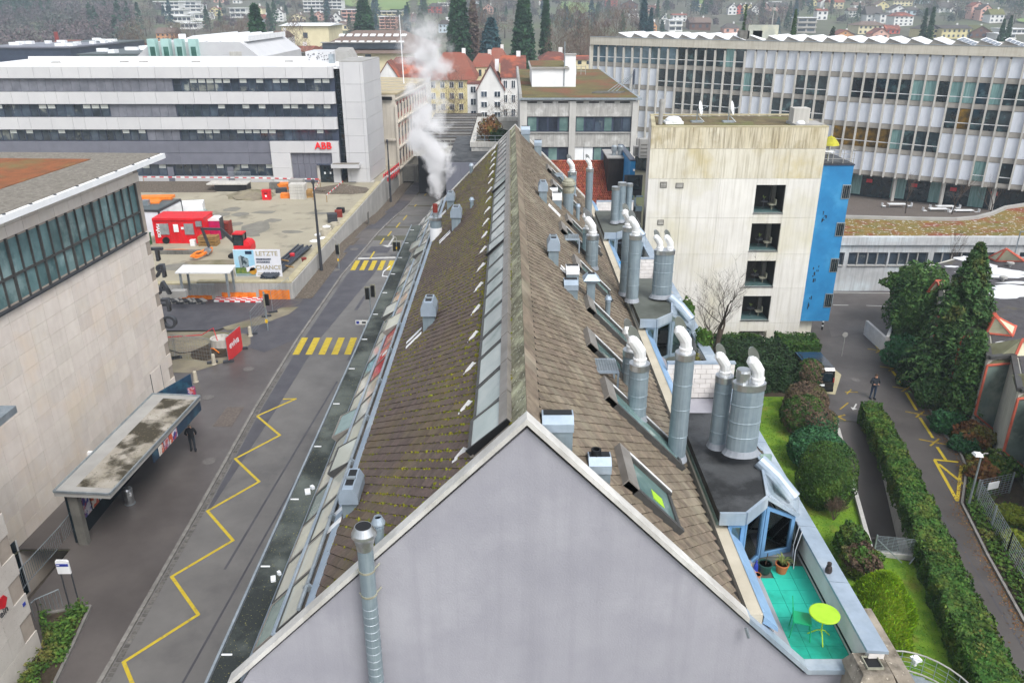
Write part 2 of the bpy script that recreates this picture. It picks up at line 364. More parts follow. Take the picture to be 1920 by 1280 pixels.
b=MB();b.poly([(-18.35,43.4,.112),(-17.15,43.4,.112),(-17.2,46.0,.112),(-18.3,46.0,.112)]);M('paver','#8b8078','#6a625c',s=7,rough=.8,k=HK);b.struct('paved_trench_cover','paver')
# ====== the long gabled house in the middle
M('render_grey','#a2a2aa','#9898a1',s=.7,rough=.92,bump=.007,bs=24,streak='#8c8c95',sf=.35,ss=.7,blot='#aeaeb5',bls=.3,blt=(.5,.7),speck='#8e8e97',sps=30,spt=.66,k=.95)
M('tile_brown','#78675e','#63564f',s=9,rough=.85,k=.66,var=.17,hvar=.012,bump=.004,bs=60,blot='#7b6d4a',bls=.35,blt=(.5,.75),speck='#b8b2a4',sps=11,spt=.735)
M('tile_grey','#9a8c78','#776b5d',s=5,rough=.88,k=.62,var=.18,hvar=.01,bump=.006,bs=40,blot='#a59c88',bls=.6,blt=(.5,.68),speck='#cdc6b6',sps=14,spt=.72,stretch=(1,1,.35))
M('ridge_lichen','#94937a','#6a6655',s=5,rough=.95,k=.75,var=.25,blot='#c0c2a4',bls=1.4,speck='#cfd0bd',sps=12,spt=.62)
M('moss','#8f8c22','#646a16',s=4,rough=1,k=.75,var=.35,hvar=.03)
M('tile_gap_shade','#2c2723','#231f1c',s=3,rough=.95,k=.7)  # dark underlay colour stands in for the shadow in the gaps between tiles
M('coping','#d9d8d4','#b9b7b2',s=.9,rough=.5,streak='#8f8d86',sf=.35,metal=.1,blot='#a3a39d',bls=.8,blt=(.55,.75))
M('zinc','#a6b5c4','#93a2b0',s=1.4,rough=.5,metal=.35,blot='#b9c4cd',bls=.7,streak='#7f8d99',sf=.3)
M('zinc_blue','#8fb0d0','#7c9dbd',s=1.4,rough=.5,metal=.2)
M('duct','#8d9da6','#7d8c95',s=1.8,rough=.5,metal=.35,streak='#a6b2b8',sf=.4,ss=2,blot='#70808a',bls=1.2,blt=(.55,.75),var=.05)
M('lead','#9aa0a8','#858b93',s=2,rough=.6,metal=.2)
M('felt_roof','#56585a','#434547',s=.9,rough=.6,k=.75,bump=.006,bs=30,blot='#2a2b2c',bls=.6,blt=(.5,.6),rvar=.25)
M('felt_green','#6c716a','#5b6059',s=.9,rough=.7,k=.75,bump=.006,bs=30,blot='#4f534c',bls=.6)
M('gravel_strip','#6a716b','#454c49',s=.8,rough=.8,k=.68,bump=.01,bs=22,speck='#a9a25e',sps=22,spt=.66,blot='#2f3534',bls=.4,blt=(.5,.64),rvar=.2)
M('pane_pale','#c9cbc0','#b1b6aa',s=.55,rough=.07,spec=.8,k=.80,var=.10,blot='#d4d3bd',bls=.5,stretch=(1,.5,1))
M('pane_sky','#cfd6d4','#b4c2bf',s=.6,rough=.08,spec=.7,k=.72,var=.10,blot='#93a5a2',bls=.8,blt=(.56,.72))  # pale pane colour stands in for reflected sky and curtains
M('pane_teal','#7f9c97','#5d7a78',s=.7,rough=.05,spec=.9,k=.8,var=.12)
M('pane_red','#c9443c','#a83d36',s=1.5,rough=.08,spec=.8,blot='#bfb5a6',bls=1.3,blt=(.55,.66))
M('frame_dark','#4f4f4e','#434342',s=3,rough=.5,metal=.2)
M('frame_grey','#8b8782','#79756f',s=2,rough=.5,metal=.2)
M('concrete_ledge','#ded6c2','#c9c1ad',s=.9,rough=.9,k=.72,blot='#8d7f66',bls=.9,blt=(.6,.78),bump=.004,bs=24)
M('turquoise','#35d6bd','#2cc6ad',s=.8,rough=.55,k=.74,blot='#20a088',bls=.7)
M('blue_frame','#6d97bf','#5f88b0',s=2,rough=.45)
M('grey_frame','#8496a3','#748692',s=2,rough=.45)
M('white_brick','#dcd8d4','#cdc9c4',s=2,rough=.9,var=.04)
M('terracotta','#c4754a','#a8623c',s=4,rough=.85)
M('pot_green','#2c4a44','#24403a',s=4,rough=.4)
M('lime','#b4e23a','#a6d42e',s=3,rough=.4,k=.85)
M('green_paint','#12a06a','#0f9060',s=3,rough=.4)
M('room_dark','#8fa69b','#6f887e',s=1.2,rough=.8)
M('blind','#d7dcd8','#c4cac6',s=2,rough=.7)
glassmat('glass',(.75,.88,.85),.10)
RX,RZ,Y0,Y1=.3,16.9,13.0,52.2
def lpt(x,y,h=0.0):return Vector((x-h*.7071,y,RZ-(RX-x)+h*.7071))
def rpt(x,y,h=0.0):return Vector((x+h*.7071,y,RZ-(x-RX)+h*.7071))
house=thing('apartment_house','long gabled apartment house with a blank grey end wall and tiled roof','house',(0,Y0,0))
prof=[(-6.6,0),(7.72,0),(7.72,10.86),(6.25,10.86),(4.88,12.22),(RX,16.8),(-5.55,10.95),(-5.9,10.36),(-6.6,10.36)]
b=MB();b.hexa([(x,Y0,z)for x,z in prof],[(x,Y1,z)for x,z in prof]);b.part('wall','render_grey',house)
b=MB();b.hexa([lpt(-.6,Y0+.05,-.1),lpt(-4.2,Y0+.05,-.1),lpt(-4.2,Y1,-.1),lpt(-.6,Y1,-.1)],[lpt(-.6,Y0+.05,.006),lpt(-4.2,Y0+.05,.006),lpt(-4.2,Y1,.006),lpt(-.6,Y1,.006)])
b.hexa([rpt(RX,Y0+.05,-.1),rpt(4.86,Y0+.05,-.1),rpt(4.86,Y1,-.1),rpt(RX,Y1,-.1)],[rpt(RX,Y0+.05,.006),rpt(4.86,Y0+.05,.006),rpt(4.86,Y1,.006),rpt(RX,Y1,.006)])
b.part('roof_underlay','tile_gap_shade',house)
EU,EV=.158,.18
def tile_local():
 A=(0,.5,1);Bv=(0,.5,1);P=[];idx={}
 for i,a in enumerate(A):
  for j,bb in enumerate(Bv):
   s=EU*(a+bb)*.7071*1.4142;t=EV*(a-bb)
   bul=.016*math.sin(math.pi*bb)*(a==1)+.010*math.sin(math.pi*a)*(bb==1)
   h=.004+.038*(a+bb)/2+.004*(a==.5 and bb==.5)
   idx[i,j]=len(P);P.append(((s-EU+bul)*.95-.006,t*.95+.004,h))
 n,m=len(A),len(Bv);F=[(idx[i,j],idx[i+1,j],idx[i+1,j+1],idx[i,j+1])for i in range(n-1)for j in range(m-1)]
 def skirt(seq):
  for p,q in zip(seq,seq[1:]):
   k=len(P);P.append((P[p][0],P[p][1],-.012));P.append((P[q][0],P[q][1],-.012));F.append((p,q,k+1,k))
 skirt([idx[n-1,j]for j in range(m)]);skirt([idx[i,m-1]for i in range(n)]);return P,F
TP,TF=tile_local()
def slope_xf(side,x,y,mir):
 """tile local (down, along, out) -> world"""
 if side<0:D,N,B0=Vector((-.7071,0,-.7071)),Vector((-.7071,0,.7071)),lpt(x,y)
 else:D,N,B0=Vector((.7071,0,-.7071)),Vector((.7071,0,.7071)),rpt(x,y)
 return D,N,B0
def tile_pts(side,x,y,jit):
 D,N,B0=slope_xf(side,x,y,1);dz,rot=jit
 return[B0+D*(s+rot*t)+Vector((0,1,0))*(-t-rot*s)+N*(h+dz)for s,t,h in TP]
tiles=[]
for side,xa,xb in((-1,-4.12,-.72),(1,.60,4.72)):
 L=(xb-xa)*1.4142;nr=int(L/EU)+1
 for r in range(nr+1):
  sdist=r*EU;x=(xb-sdist*.7071)if side<0 else(xa+sdist*.7071)
  if side<0 and x<xa-.05 or side>0 and x>xb+.08:continue
  off=0 if r%2==0 else EV
  y=Y0+.27+off*1.0
  while y<Y1-.2:
   tiles.append((side,x,y));y+=2*EV
skyl_R=[]
EASTWIN=[(2.3,3.55,14.0,15.5),(2.35,4.45,17.95,19.1),(2.15,3.3,20.9,22.1),(2.5,4.4,24.8,26.0),(2.4,3.9,29.3,30.5),(2.1,3.6,33.3,34.6),(2.6,4.3,36.8,38.0),(2.2,3.8,43.0,44.4),(2.1,3.7,47.0,48.4)]
tiles=[t for t in tiles if not(t[0]>0 and any(a+.2<t[1]<c-.2 and d+.25<t[2]<e-.25 for a,c,d,e in EASTWIN))]
tiles.sort(key=lambda t:(lpt(t[1],t[2])if t[0]<0 else rpt(t[1],t[2])).__sub__(CP).length)
proto={}
for side,mat in((-1,'tile_brown'),(1,'tile_grey')):
 B0=lpt(0,0)if side<0 else rpt(0,0);me=MB().add([p-B0 for p in tile_pts(side,0,0,(0,0))],TF).mesh('roof_tile',mat);proto[side]=me
rest={-1:MB(),1:MB()}
for i,(side,x,y)in enumerate(tiles):
 jit=(random.uniform(-.004,.006),random.uniform(-.025,.025))
 if i<300:place(proto[side],'roof_tile',house,(lpt(x,y)if side<0 else rpt(x,y))+Vector((0,random.uniform(-.006,.006),jit[0])))
 else:rest[side].add(tile_pts(side,x,y,jit),TF)
rest[-1].part('brown_roof_tiles','tile_brown',house,kind='stuff');rest[1].part('grey_roof_tiles','tile_grey',house,kind='stuff')
b=MB();rm=random.Random(3)
def clump(p,r,N):
 a=N.orthogonal().normalized();c=N.cross(a);k=5;o=len(b.v);ph=rm.uniform(0,6)
 b.v+=[tuple(p+(a*math.cos(ph+2*math.pi*j/k)+c*math.sin(ph+2*math.pi*j/k))*r*rm.uniform(.7,1.3))for j in range(k)]+[tuple(p+N*r*rm.uniform(.5,.9))]
 for j in range(k):b.f.append((o+j,o+(j+1)%k,o+k));b.m.append(0)
for side,x,y in tiles:
 if side>0:continue
 D,N,B0=slope_xf(-1,x,y,1);near=(x>-1.6)
 patch=math.sin(y*.9+x*2)+math.sin(y*.37-x*1.3)+.6*math.sin(y*2.1)
 pr=.50+.26*patch+(.4 if near else 0)+(.12 if y>30 else 0)
 for q in range(4):
  if rm.random()<pr:
   t=rm.random();p=B0+D*(EU*t+rm.uniform(-.02,.03))+Vector((0,1,0))*(-EV*(1-t)+rm.uniform(-.03,.02));clump(p,rm.uniform(.03,.075),N)
 if near and rm.random()<.5:clump(B0+D*rm.uniform(-.2,.2)+Vector((0,rm.uniform(-.3,.3),0)),rm.uniform(.04,.09),N)
for i in range(900):
 y=rm.uniform(13.1,52);clump(lpt(rm.gauss(-.78,.06),y,.01),rm.uniform(.03,.08),Vector((-.7,0,.7)))
 if i%2:clump(lpt(rm.gauss(.03,.02),y,.06),rm.uniform(.02,.05),Vector((-.7,0,.7)))
 if i%4==0:q=rm.uniform(-3.9,-.8);clump(lpt(q,13.28+abs(rm.gauss(0,.07)),.02),rm.uniform(.02,.06),Vector((-.7,0,.7)))
b.part('roof_moss','moss',house,kind='stuff')
for k in range(98):
 y=Y0+.3+k*.4;b=MB();w=.4*.96;dz=random.uniform(0,.015)
 if k==0:
  def cap(xe,m,name):
   q=MB();f=lpt if xe<RX else rpt;sgn=-1 if xe<RX else 1
   tri=lambda yy,h:[Vector((RX,yy,RZ+h+.10)),Vector((xe,yy,RZ-abs(xe-RX)+h*.8+.05)),Vector((xe,yy,RZ-abs(xe-RX)+h*.8)),Vector((RX,yy,RZ+.03))]
   q.hexa(tri(-w/2,.0),tri(w/2,.03));return q.mesh(name,m,(RX,0,RZ))
  mw,mr=cap(.0,'ridge_lichen','ridge_tile'),cap(.56,'tile_grey','ridge_tile')
 place(mw,'ridge_tile',house,(RX,y,RZ+dz));place(mr,'ridge_tile',house,(RX+.005,y,RZ+dz))
b=MB()
def verge(x0,z0,x1,z1,t=.13):
 b.hexa([(x0,Y0-.10,z0),(x0,Y0+.22,z0),(x0,Y0+.22,z0+t),(x0,Y0-.10,z0+t)],[(x1,Y0-.10,z1),(x1,Y0+.22,z1),(x1,Y0+.22,z1+t),(x1,Y0-.10,z1+t)])
verge(RX,RZ+.02,-6.05,10.55);verge(RX,RZ+.02,4.9,12.30)
b.part('verge_coping','coping',house)
b=MB();verge(4.9,12.30,6.3,10.92);verge(6.3,10.92,7.75,10.92,.12);b.part('zinc_coping','zinc',house)
b=MB();
for x in(-4.6,-2.9,-1.3,1.9,3.4):z=RZ-abs(x-RX)+.02;b.hexa([(x-.03,Y0-.115,z-.03),(x-.03,Y0+.23,z-.03),(x-.03,Y0+.23,z+.14),(x-.03,Y0-.115,z+.14)],[(x+.03,Y0-.115,z+.03-.0),(x+.03,Y0+.23,z+.03),(x+.03,Y0+.23,z+.2-.0),(x+.03,Y0-.115,z+.2)])
b=MB();b.hexa([(-5.9,Y1-.2,10.6),(-5.9,Y1+.1,10.6),(RX,Y1+.1,RZ),(RX,Y1-.2,RZ)],[(-5.9,Y1-.2,10.8),(-5.9,Y1+.1,10.8),(RX,Y1+.1,RZ+.15),(RX,Y1-.2,RZ+.15)])
b.hexa([(4.9,Y1-.2,12.3),(4.9,Y1+.1,12.3),(RX,Y1+.1,RZ),(RX,Y1-.2,RZ)],[(4.9,Y1-.2,12.45),(4.9,Y1+.1,12.45),(RX,Y1+.1,RZ+.15),(RX,Y1-.2,RZ+.15)]);b.part('far_coping','coping',house)
sg=MB()
for s0,pl in((-.008,0),):
 pts=[(0,0),(.12,.07),(.42,.11),(.46,.02)]
 sg.hexa([Vector((.7071*a-.7071*h,-.012,.7071*a+.7071*h))for a,h in pts],[Vector((.7071*a-.7071*h,.012,.7071*a+.7071*h))for a,h in pts])
 sg.hexa([Vector((.7071*a-.7071*h,-.05+.03*(h>0),.7071*a+.7071*h))for a,h in((0,.01),(.46,.01),(.46,.03),(0,.03))],[Vector((.7071*a-.7071*h,.05,.7071*a+.7071*h))for a,h in((0,.01),(.46,.01),(.46,.03),(0,.03))])
sgm=sg.mesh('snow_guard','white_metal')
for k in range(19):place(sgm,'snow_guard',house,lpt(-1.17,14.02+k*2.09))
def slab(mb,f,x0,x1,y0,y1,h0,h1,m=0):mb.hexa([f(x0,y0,h0),f(x1,y0,h0),f(x1,y1,h0),f(x0,y1,h0)],[f(x0,y0,h1),f(x1,y0,h1),f(x1,y1,h1),f(x0,y1,h1)],m)
b=MB();slab(b,lpt,-.70,.02,13.4,51.6,-.05,.06);slab(b,lpt,-.72,-.66,13.4,51.6,.06,.10);b.part('skylight_kerb','frame_grey',house)
ystart,k=13.45,0
while ystart<51:
 wd=1.52 if k%3 else 1.20;tilt=.07 if k in(0,9,16)else 0.0
 w=MB();y2=ystart+wd
 ff=lambda x,y,h,t=tilt:lpt(x,y,.09+h+t*max(0,(.0-x))/.7*1.0)
 slab(w,ff,-.68,-.10,ystart,ystart+.05,0,.06);slab(w,ff,-.68,-.10,y2-.07,y2,0,.06);slab(w,ff,-.68,-.63,ystart+.05,y2-.07,0,.06)
 wo_=w.part('skylight_window','frame_dark',house)
 w=MB();slab(w,ff,-.10,.03,ystart,y2,.0,.09);slab(w,ff,.03,.055,ystart,y2,-.1,.09);w.part('skylight_cover','frame_grey',wo_)
 w=MB();slab(w,ff,-.63,-.10,ystart+.05,y2-.07,.01,.04);w.part('pane','pane_sky',wo_)
 w=MB();slab(w,ff,-.70,.05,ystart-.045,ystart-.004,-.1,.085 if tilt else .05);w.part('seal','black' if tilt else 'frame_dark',wo_)
 ystart=y2+.05;k+=1
b=MB();slab(b,lpt,-4.30,-4.10,Y0+.25,Y1,-.02,.045);b.part('eaves_flashing','zinc',house)
b=MB();b.tube([lpt(-4.36,13.3,.13),lpt(-4.36,Y1-.2,.13)],.045,6)
for y in np.arange(14,52,2.6):slab(b,lpt,-4.42,-4.30,y,y+.06,0,.17)
b.part('guard_rail','galv',house)
b=MB();slab(b,lpt,-5.55,-4.4,Y0+.3,Y1-.2,-.06,.0);b.part('glazing_bed','frame_grey',house)
b=MB();b.hexa([(-5.95,Y0+.25,10.36),(-5.5,Y0+.25,10.36),(-5.5,Y0+.25,10.98),(-5.62,Y0+.25,10.90)],[(-5.95,Y1,10.36),(-5.5,Y1,10.36),(-5.5,Y1,10.98),(-5.62,Y1,10.90)]);b.part('eaves_sill','zinc',house)
b=MB();y,k=13.35,0
while y<51.4:
 wd=1.46;y2=y+wd;red=k in(8,9,10)
 for row,(x0,x1)in enumerate(((-5.53,-5.02),(-4.98,-4.42))):
  t=(.20 if(k*5+row*3)%7==2 else 0.0)
  ff=lambda x,yy,h,t=t,x0=x0,x1=x1:lpt(x,yy,.03+h+t*(x1-x)/(x1-x0))
  w=MB();slab(w,ff,x0,x1,y,y+.045,0,.05);slab(w,ff,x0,x1,y2-.045,y2,0,.05);slab(w,ff,x0,x0+.035,y+.045,y2-.045,0,.05);slab(w,ff,x1-.04,x1,y+.045,y2-.045,0,.06)
  if t:slab(w,ff,x0,x1,y-.02,y-.002,-t*.8,.04)
  wo_=w.part('roof_window','frame_dark' if(k+row)%2 else 'frame_grey',house)
  w=MB();slab(w,ff,x0+.035,x1-.04,y+.045,y2-.045,.008,.03);w.part('pane','pane_red' if(row==1 and red)else('pane_pale' if(k*3+row)%9 else 'pane_teal'),wo_)
  if k==9 and row==1:w=MB();slab(w,ff,x0+.2,x0+.38,y+.5,y+.8,.031,.035);w.part('flag_cross','blind',wo_)
 y=y2+.05;k+=1
b=MB();slab(b,lpt,-5.03,-4.97,Y0+.3,Y1-.2,.0,.12);b.part('transom','zinc',house)
b=MB();b.box(-6.58,-5.9,Y0-.4,Y1+.3,10.34,10.40);b.part('gravel_ledge','gravel_strip',house)
b=MB();b.box(-6.66,-6.6,Y0-.4,Y1+.3,10.2,10.44);b.part('ledge_rim','galv',house)
b=MB()
for y in np.arange(14,52,3.1):b.box(-6.57,-6.33,y,y+.035,10.40,10.425)
b.part('ledge_joint','white_metal',house)
b=MB()
for y,x,s in((20.6,-6.15,.16),(16.6,-6.1,.12)):b.obox((x,y,10.40),s,s*1.6,.06,.3);b.obox((x+.1,y+.2,10.40),s*.6,s*.8,.10,.8)
b.part('snow_patch','white_metal',house,kind='stuff')
b=MB();b.box(4.86,4.95,Y0+.23,Y1,12.02,12.12);b.part('gutter','black',house)
b=MB();b.box(4.95,5.24,Y0+.1,Y1,11.6,12.36);b.part('east_ledge','concrete_ledge',house)
b=MB();b.hexa([(5.25,Y0+.15,12.30),(5.62,Y0+.15,11.95),(5.62,Y0+.15,11.85),(5.25,Y0+.15,12.1)],[(5.25,Y1,12.30),(5.62,Y1,11.95),(5.62,Y1,11.85),(5.25,Y1,12.1)]);b.box(5.24,5.28,Y0+.15,Y1,12.1,12.38);b.part('east_flashing','zinc_blue',house)
b=MB();b.box(5.24,5.58,Y0+.25,Y1,10.86,11.86);b.part('terrace_side_wall','white_brick',house)
for i,(x0,x1,y0,y1)in enumerate(EASTWIN):
 w=MB();slab(w,rpt,x0,x1,y0,y0+.12,-.05,.17);slab(w,rpt,x0,x1,y1-.12,y1,-.05,.17);slab(w,rpt,x1-.08,x1,y0+.12,y1-.12,-.05,.13)
 q=w.part('roof_window','frame_dark',house)
 w=MB();slab(w,rpt,x0-.02,x0+.22,y0,y1,-.05,.20);w.part('window_hood','frame_grey',q)
 w=MB();slab(w,rpt,x0+.22,x1-.08,y0+.12,y1-.12,.06,.09);w.part('pane','pane_teal',q)
 w=MB();slab(w,rpt,x0+.2,x1,y1-.02,y1+.03,.17,.19);w.part('frame_trim','white_metal',q)
b=MB();slab(b,rpt,3.0,3.25,14.5,14.85,.092,.10);b.part('window_sticker','lime',house)
# ====== flues, vents and boxes standing on the roof
def cowl_on(root,p,s=1.0,az=0.0,name='cowl'):
 """bent white wind cowl with an upright oval vane"""
 p=Vector(p);dx,dy=math.cos(az),math.sin(az)
 b=MB();b.lathe([(.17*s,0),(.17*s,.10*s),(.185*s,.10*s),(.185*s,.14*s),(.15*s,.16*s),(.15*s,.22*s)],p,14)
 q=lambda r,z:p+Vector((dx*r*s,dy*r*s,z*s))
 b.tube([q(0,.18),q(-.02,.34),q(-.12,.50),q(-.24,.66),q(-.28,.76)],[.155*s,.165*s,.165*s,.15*s,.06*s],12)
 o=b.part(name,'cowl_white',root,smooth=False)
 v=MB();n=14;R=[(math.cos(2*math.pi*i/n)*.14*s,math.sin(2*math.pi*i/n)*.26*s)for i in range(n)];cz=q(-.20,.80)
 sx=Vector((dx,dy,0));sy=Vector((-dy,dx,0));up=Vector((-dx*.35,-dy*.35,1)).normalized()
 v.hexa([cz+sx*0+sy*(-.012)+(sx*a)+up*bb for a,bb in R],[cz+sy*.012+(sx*a)+up*bb for a,bb in R]);v.part('vane','steel',o)
def flue(label,x,y,zb,zt,r,cowl=True,group='metal flues on the long roof',az=0.0,seams=3,mat='duct',cowls=None,oval=1.0,cap=None):
 t=thing('flue',label,'flue',(x,y,zb),group);b=MB();c=(x,y,0);prof=[(r,zb),(r,zt-.16)]
 b.lathe(prof,c,20,sq=(oval,1));b.part('pipe',mat,t)
 b=MB();b.lathe([(r*1.0,zt-.17),(r*1.06,zt-.17),(r*1.06,zt),(r*.9,zt+.01)],c,20,sq=(oval,1));b.part('collar','steel',t)
 for k in range(1,seams+1):
  b=MB();z=zb+(zt-zb)*k/(seams+1)+random.uniform(-.1,.1);b.lathe([(r*1.0,z-.02),(r*1.03,z-.012),(r*1.03,z+.012),(r,z+.02)],c,20,sq=(oval,1));b.part('seam_ring',mat,t)
 b=MB();b.lathe([(r*1.25,zb-.02),(r*1.02,zb+.14)],c,16,sq=(oval,1));b.part('base_flashing','lead',t)
 for px,s in(cowls if cowls is not None else([(0,1.0)]if cowl else[])):cowl_on(t,(x+px,y,zt),s*r/.26 if cowls is None else s,az)
 if cap:
  b=MB();b.lathe([(.16,zt),(.16,zt+.12),(.19,zt+.13),(.19,zt+.30),(.17,zt+.36),(.0001,zt+.37)],(x+cap,y,0),14);b.part('cap','steel',t)
 return t
def rz(x,y):return RZ-abs(x-RX)
F=[('tall slim grey flue standing free at the eaves beside the long roof window',(1268,850),(1277,660),34,18.7,{}),('nearer of the two stout flues behind the grating platform',(1193,775),(1196,680),36,19.1,{}),('farther of the two stout flues behind the grating platform',(1181,722),(1178,655),32,21.0,dict(az=.5)),('slim flue on the black felt roof, left of the wide oval duct',(1345,826),(1350,703),31,18.9,{}),('front flue of the pair on the middle felt roof',(1185,557),(1192,440),23,31.0,{}),('rear flue of the pair on the middle felt roof',(1172,545),(1178,425),22,32.4,dict(az=.4)),('front flue of the pair halfway along the east slope',(1109,497),(1111,440),23,32.6,{}),('rear flue of the pair halfway along the east slope',(1101,482),(1104,428),20,34.0,dict(az=.6)),('far slim tall flue before the red tiled roof',(1103,398),(1105,316),13,46.5,{}),('far short flue with white cowl near the far gable',(1072,362),(1072,322),16,48.6,{}),]
for lb,bp,tp,w,Y,kw in F:
 B0=yp(bp[0],bp[1],Y);T0=yp(tp[0],tp[1],Y);r=w/2/pxm(B0)
 flue(lb,B0.x,Y,B0.z-.15,T0.z,r,**kw)
B0=yp(1390,838,18.4);T0=yp(1392,716,18.4);flue('wide oval steel duct with one cap and one cowl on the black felt roof',B0.x,18.4,B0.z-.15,T0.z,.27,cowls=[(.2,.95)],oval=1.5,cap=-.18,mat='duct',az=.1)
B0=yp(1240,552,31.2);T0=yp(1243,468,31.2);flue('wide oval duct with two cowls on the middle felt roof',B0.x,31.2,B0.z-.1,T0.z,.27,cowls=[(-.2,.8),(.22,.8)],oval=1.5)
for lb,u,vt,vb,w,capk in(('left duct of the far cluster of three',1152,350,414,15,1),('middle duct of the far cluster of three',1163,342,412,15,0),('right duct of the far cluster of three',1177,344,410,12,0)):
 Y=43.5+(u-1150)*.02;B0=yp(u,vb,Y);T0=yp(u,vt,Y);flue(lb,B0.x,Y,B0.z-.1,T0.z,w/2/pxm(B0),cowl=False,cap=0)
P=lpt(-3.93,41.2);tz_=yp(822,408,41.2).z
t=thing('steaming_flue','grey flue with a red brown clay top giving off white steam','flue',P)
b=MB();b.lathe([(.30,P.z-.4),(.30,tz_-.1)],(P.x,P.y,0),18);b.part('pipe','duct',t)
b=MB();b.lathe([(.30,tz_-.1),(.34,tz_-.1),(.34,tz_+.03),(.16,tz_+.06)],(P.x,P.y,0),18);b.part('collar','steel',t)
M('clay_red','#8a3328','#6f2820',s=5,rough=.8)
b=MB();b.lathe([(.15,tz_+.04),(.15,tz_+.28)],(P.x,P.y,0),12);b.part('neck','galv',t)
b=MB();b.lathe([(.13,tz_+.28),(.13,tz_+.72)],(P.x,P.y,0),12);b.part('clay_pot','clay_red',t)
b=MB();b.lathe([(.33,P.z-.4),(.31,P.z+.55)],(P.x,P.y,0),18);b.part('base_flashing','white_metal',t)
STEAM=Vector((P.x,P.y,tz_+.7))
def hood_vent(label,P,w,l,h,post,rot=0.0,slope=-1):
 t=thing('roof_vent',label,'vent',P,'sheet metal vents on the long roof');R=Matrix.Rotation(rot,3,'Z');P=Vector(P)
 T=lambda x,y,z:P+R@Vector((x,y,z))
 b=MB();b.hexa([T(x,y,-.5)for x,y in((-w*.4,-l*.42),(w*.4,-l*.42),(w*.4,l*.42),(-w*.4,l*.42))],[T(x,y,post)for x,y in((-w*.4,-l*.42),(w*.4,-l*.42),(w*.4,l*.42),(-w*.4,l*.42))]);b.part('post','duct',t)
 b=MB();sec=[(-w/2,0),(w/2,0),(w/2,h*.55),(w*.28,h),(-w*.28,h),(-w/2,h*.55)]
 b.hexa([T(x,-l/2,post+z)for x,z in sec],[T(x,l/2,post+z)for x,z in sec]);b.part('hood','zinc',t)
 b=MB();b.hexa([T(x,y,post+h+.004)for x,y in((-w*.2,-l*.3),(w*.2,-l*.3),(w*.2,l*.42),(-w*.2,l*.42))],[T(x,y,post+h+.012)for x,y in((-w*.2,-l*.3),(w*.2,-l*.3),(w*.2,l*.42),(-w*.2,l*.42))]);b.part('opening','black',t)
 b=MB();b.hexa([T(x,y,post+h+.012)for x,y in((-w*.24,-.05),(w*.24,-.05),(w*.24,.05),(-w*.24,.05))],[T(x,y,post+h+.05)for x,y in((-w*.24,-.05),(w*.24,-.05),(w*.24,.05),(-w*.24,.05))]);b.part('strap','galv',t)
 d=slope*.7071;n=MB();f=lpt if slope<0 else rpt
 for s in(0,1):
  x0=P.x+slope*(w*.5+s*.05);slab(n,f,min(x0,x0+slope*.55),max(x0,x0+slope*.55),P.y-l*.45+s*l*.62,P.y-l*.2+s*l*.62,.03,.05)
 n.part('apron','white_metal',t)
 return t
hood_vent('zinc hood vent nearest the gable on the mossy west slope',lpt(-3.85,16.5),.46,.95,.42,.32)
hood_vent('zinc hood vent in the middle of the mossy west slope',lpt(-2.80,25.9),.52,.85,.5,.42)
hood_vent('zinc hood vent right of the steaming flue',lpt(-2.66,38.7),.55,.8,.5,.5)
hood_vent('zinc hood vent farthest up the mossy west slope',lpt(-3.5,46.5),.5,.8,.45,.4)
hood_vent('zinc hood vent high on the grey east slope beside the ridge, nearer one',rpt(1.5,27.1),.44,.7,.42,.45,slope=1)
hood_vent('zinc hood vent high on the grey east slope beside the ridge, farther one',rpt(1.5,36.7),.44,.7,.42,.45,slope=1)
def box_vent(label,u0,u1,v0,vm,Y,vb,depth,stack=None,cap='zinc'):
 A,B_,Cc=yp(u0,v0,Y),yp(u1,v0,Y),yp(u0,vm,Y);D=yp((u0+u1)/2,vb,Y)
 t=thing('vent_box',label,'vent',(D.x,Y,D.z),'sheet metal vents on the long roof');w=B_.x-A.x
 b=MB();b.box(A.x+w*.03,B_.x-w*.03,Y+.03,Y+depth-.03,D.z-.6,Cc.z);b.part('shaft','duct',t)
 h=A.z-Cc.z;b=MB();sec=[(0,0),(0,h*.6),(depth*.3,h),(depth*.7,h),(depth,h*.6),(depth,0)]
 b.hexa([(A.x,Y+y,Cc.z+z)for y,z in sec],[(B_.x,Y+y,Cc.z+z)for y,z in sec]);b.part('hood',cap,t)
 b=MB();b.box(A.x+w*.05,B_.x-w*.05,Y+depth*.32,Y+depth*.68,A.z+.003,A.z+.012);b.part('slot','black',t)
 if stack:b=MB();b.lathe([(.10,A.z),(.10,A.z+.12),(.07,A.z+.12),(.07,A.z+.02)],(A.x+w*.35,Y+depth*.5,0),12);b.part('pipe_end','black',t)
 return t
box_vent('large zinc box vent just behind the gable peak',1017,1077,786,811,13.35,850,.55)
box_vent('smaller zinc box vent with a black pipe end behind the gable coping',1105,1148,864,889,13.4,920,.5,stack=1)
box_vent('front box vent of the stacked pair on the east slope',1058,1085,528,545,24.8,562,.6,cap='zinc')
box_vent('rear box vent of the stacked pair on the east slope',1062,1087,502,515,26.2,545,.6,cap='white_metal')
box_vent('low white capped box vent by the weathered round cap',1036,1054,364,376,38.7,392,.7,cap='white_metal')
box_vent('flat white lidded box vent far up the east slope',1026,1046,354,361,41.5,370,.7,cap='white_metal')
box_vent('tall grey box vent at the far end right beside the ridge',977,994,238,252,51.0,262,.6)
box_vent('small grey box vent at the far verge below the tall one',1002,1016,264,274,50.2,290,.6)
B0=yp(1107,560,26.4);T0=yp(1107,512,26.4)
t=thing('funnel_vent','square funnel topped vent on a thin grey post, east slope','vent',(B0.x,26.4,B0.z))
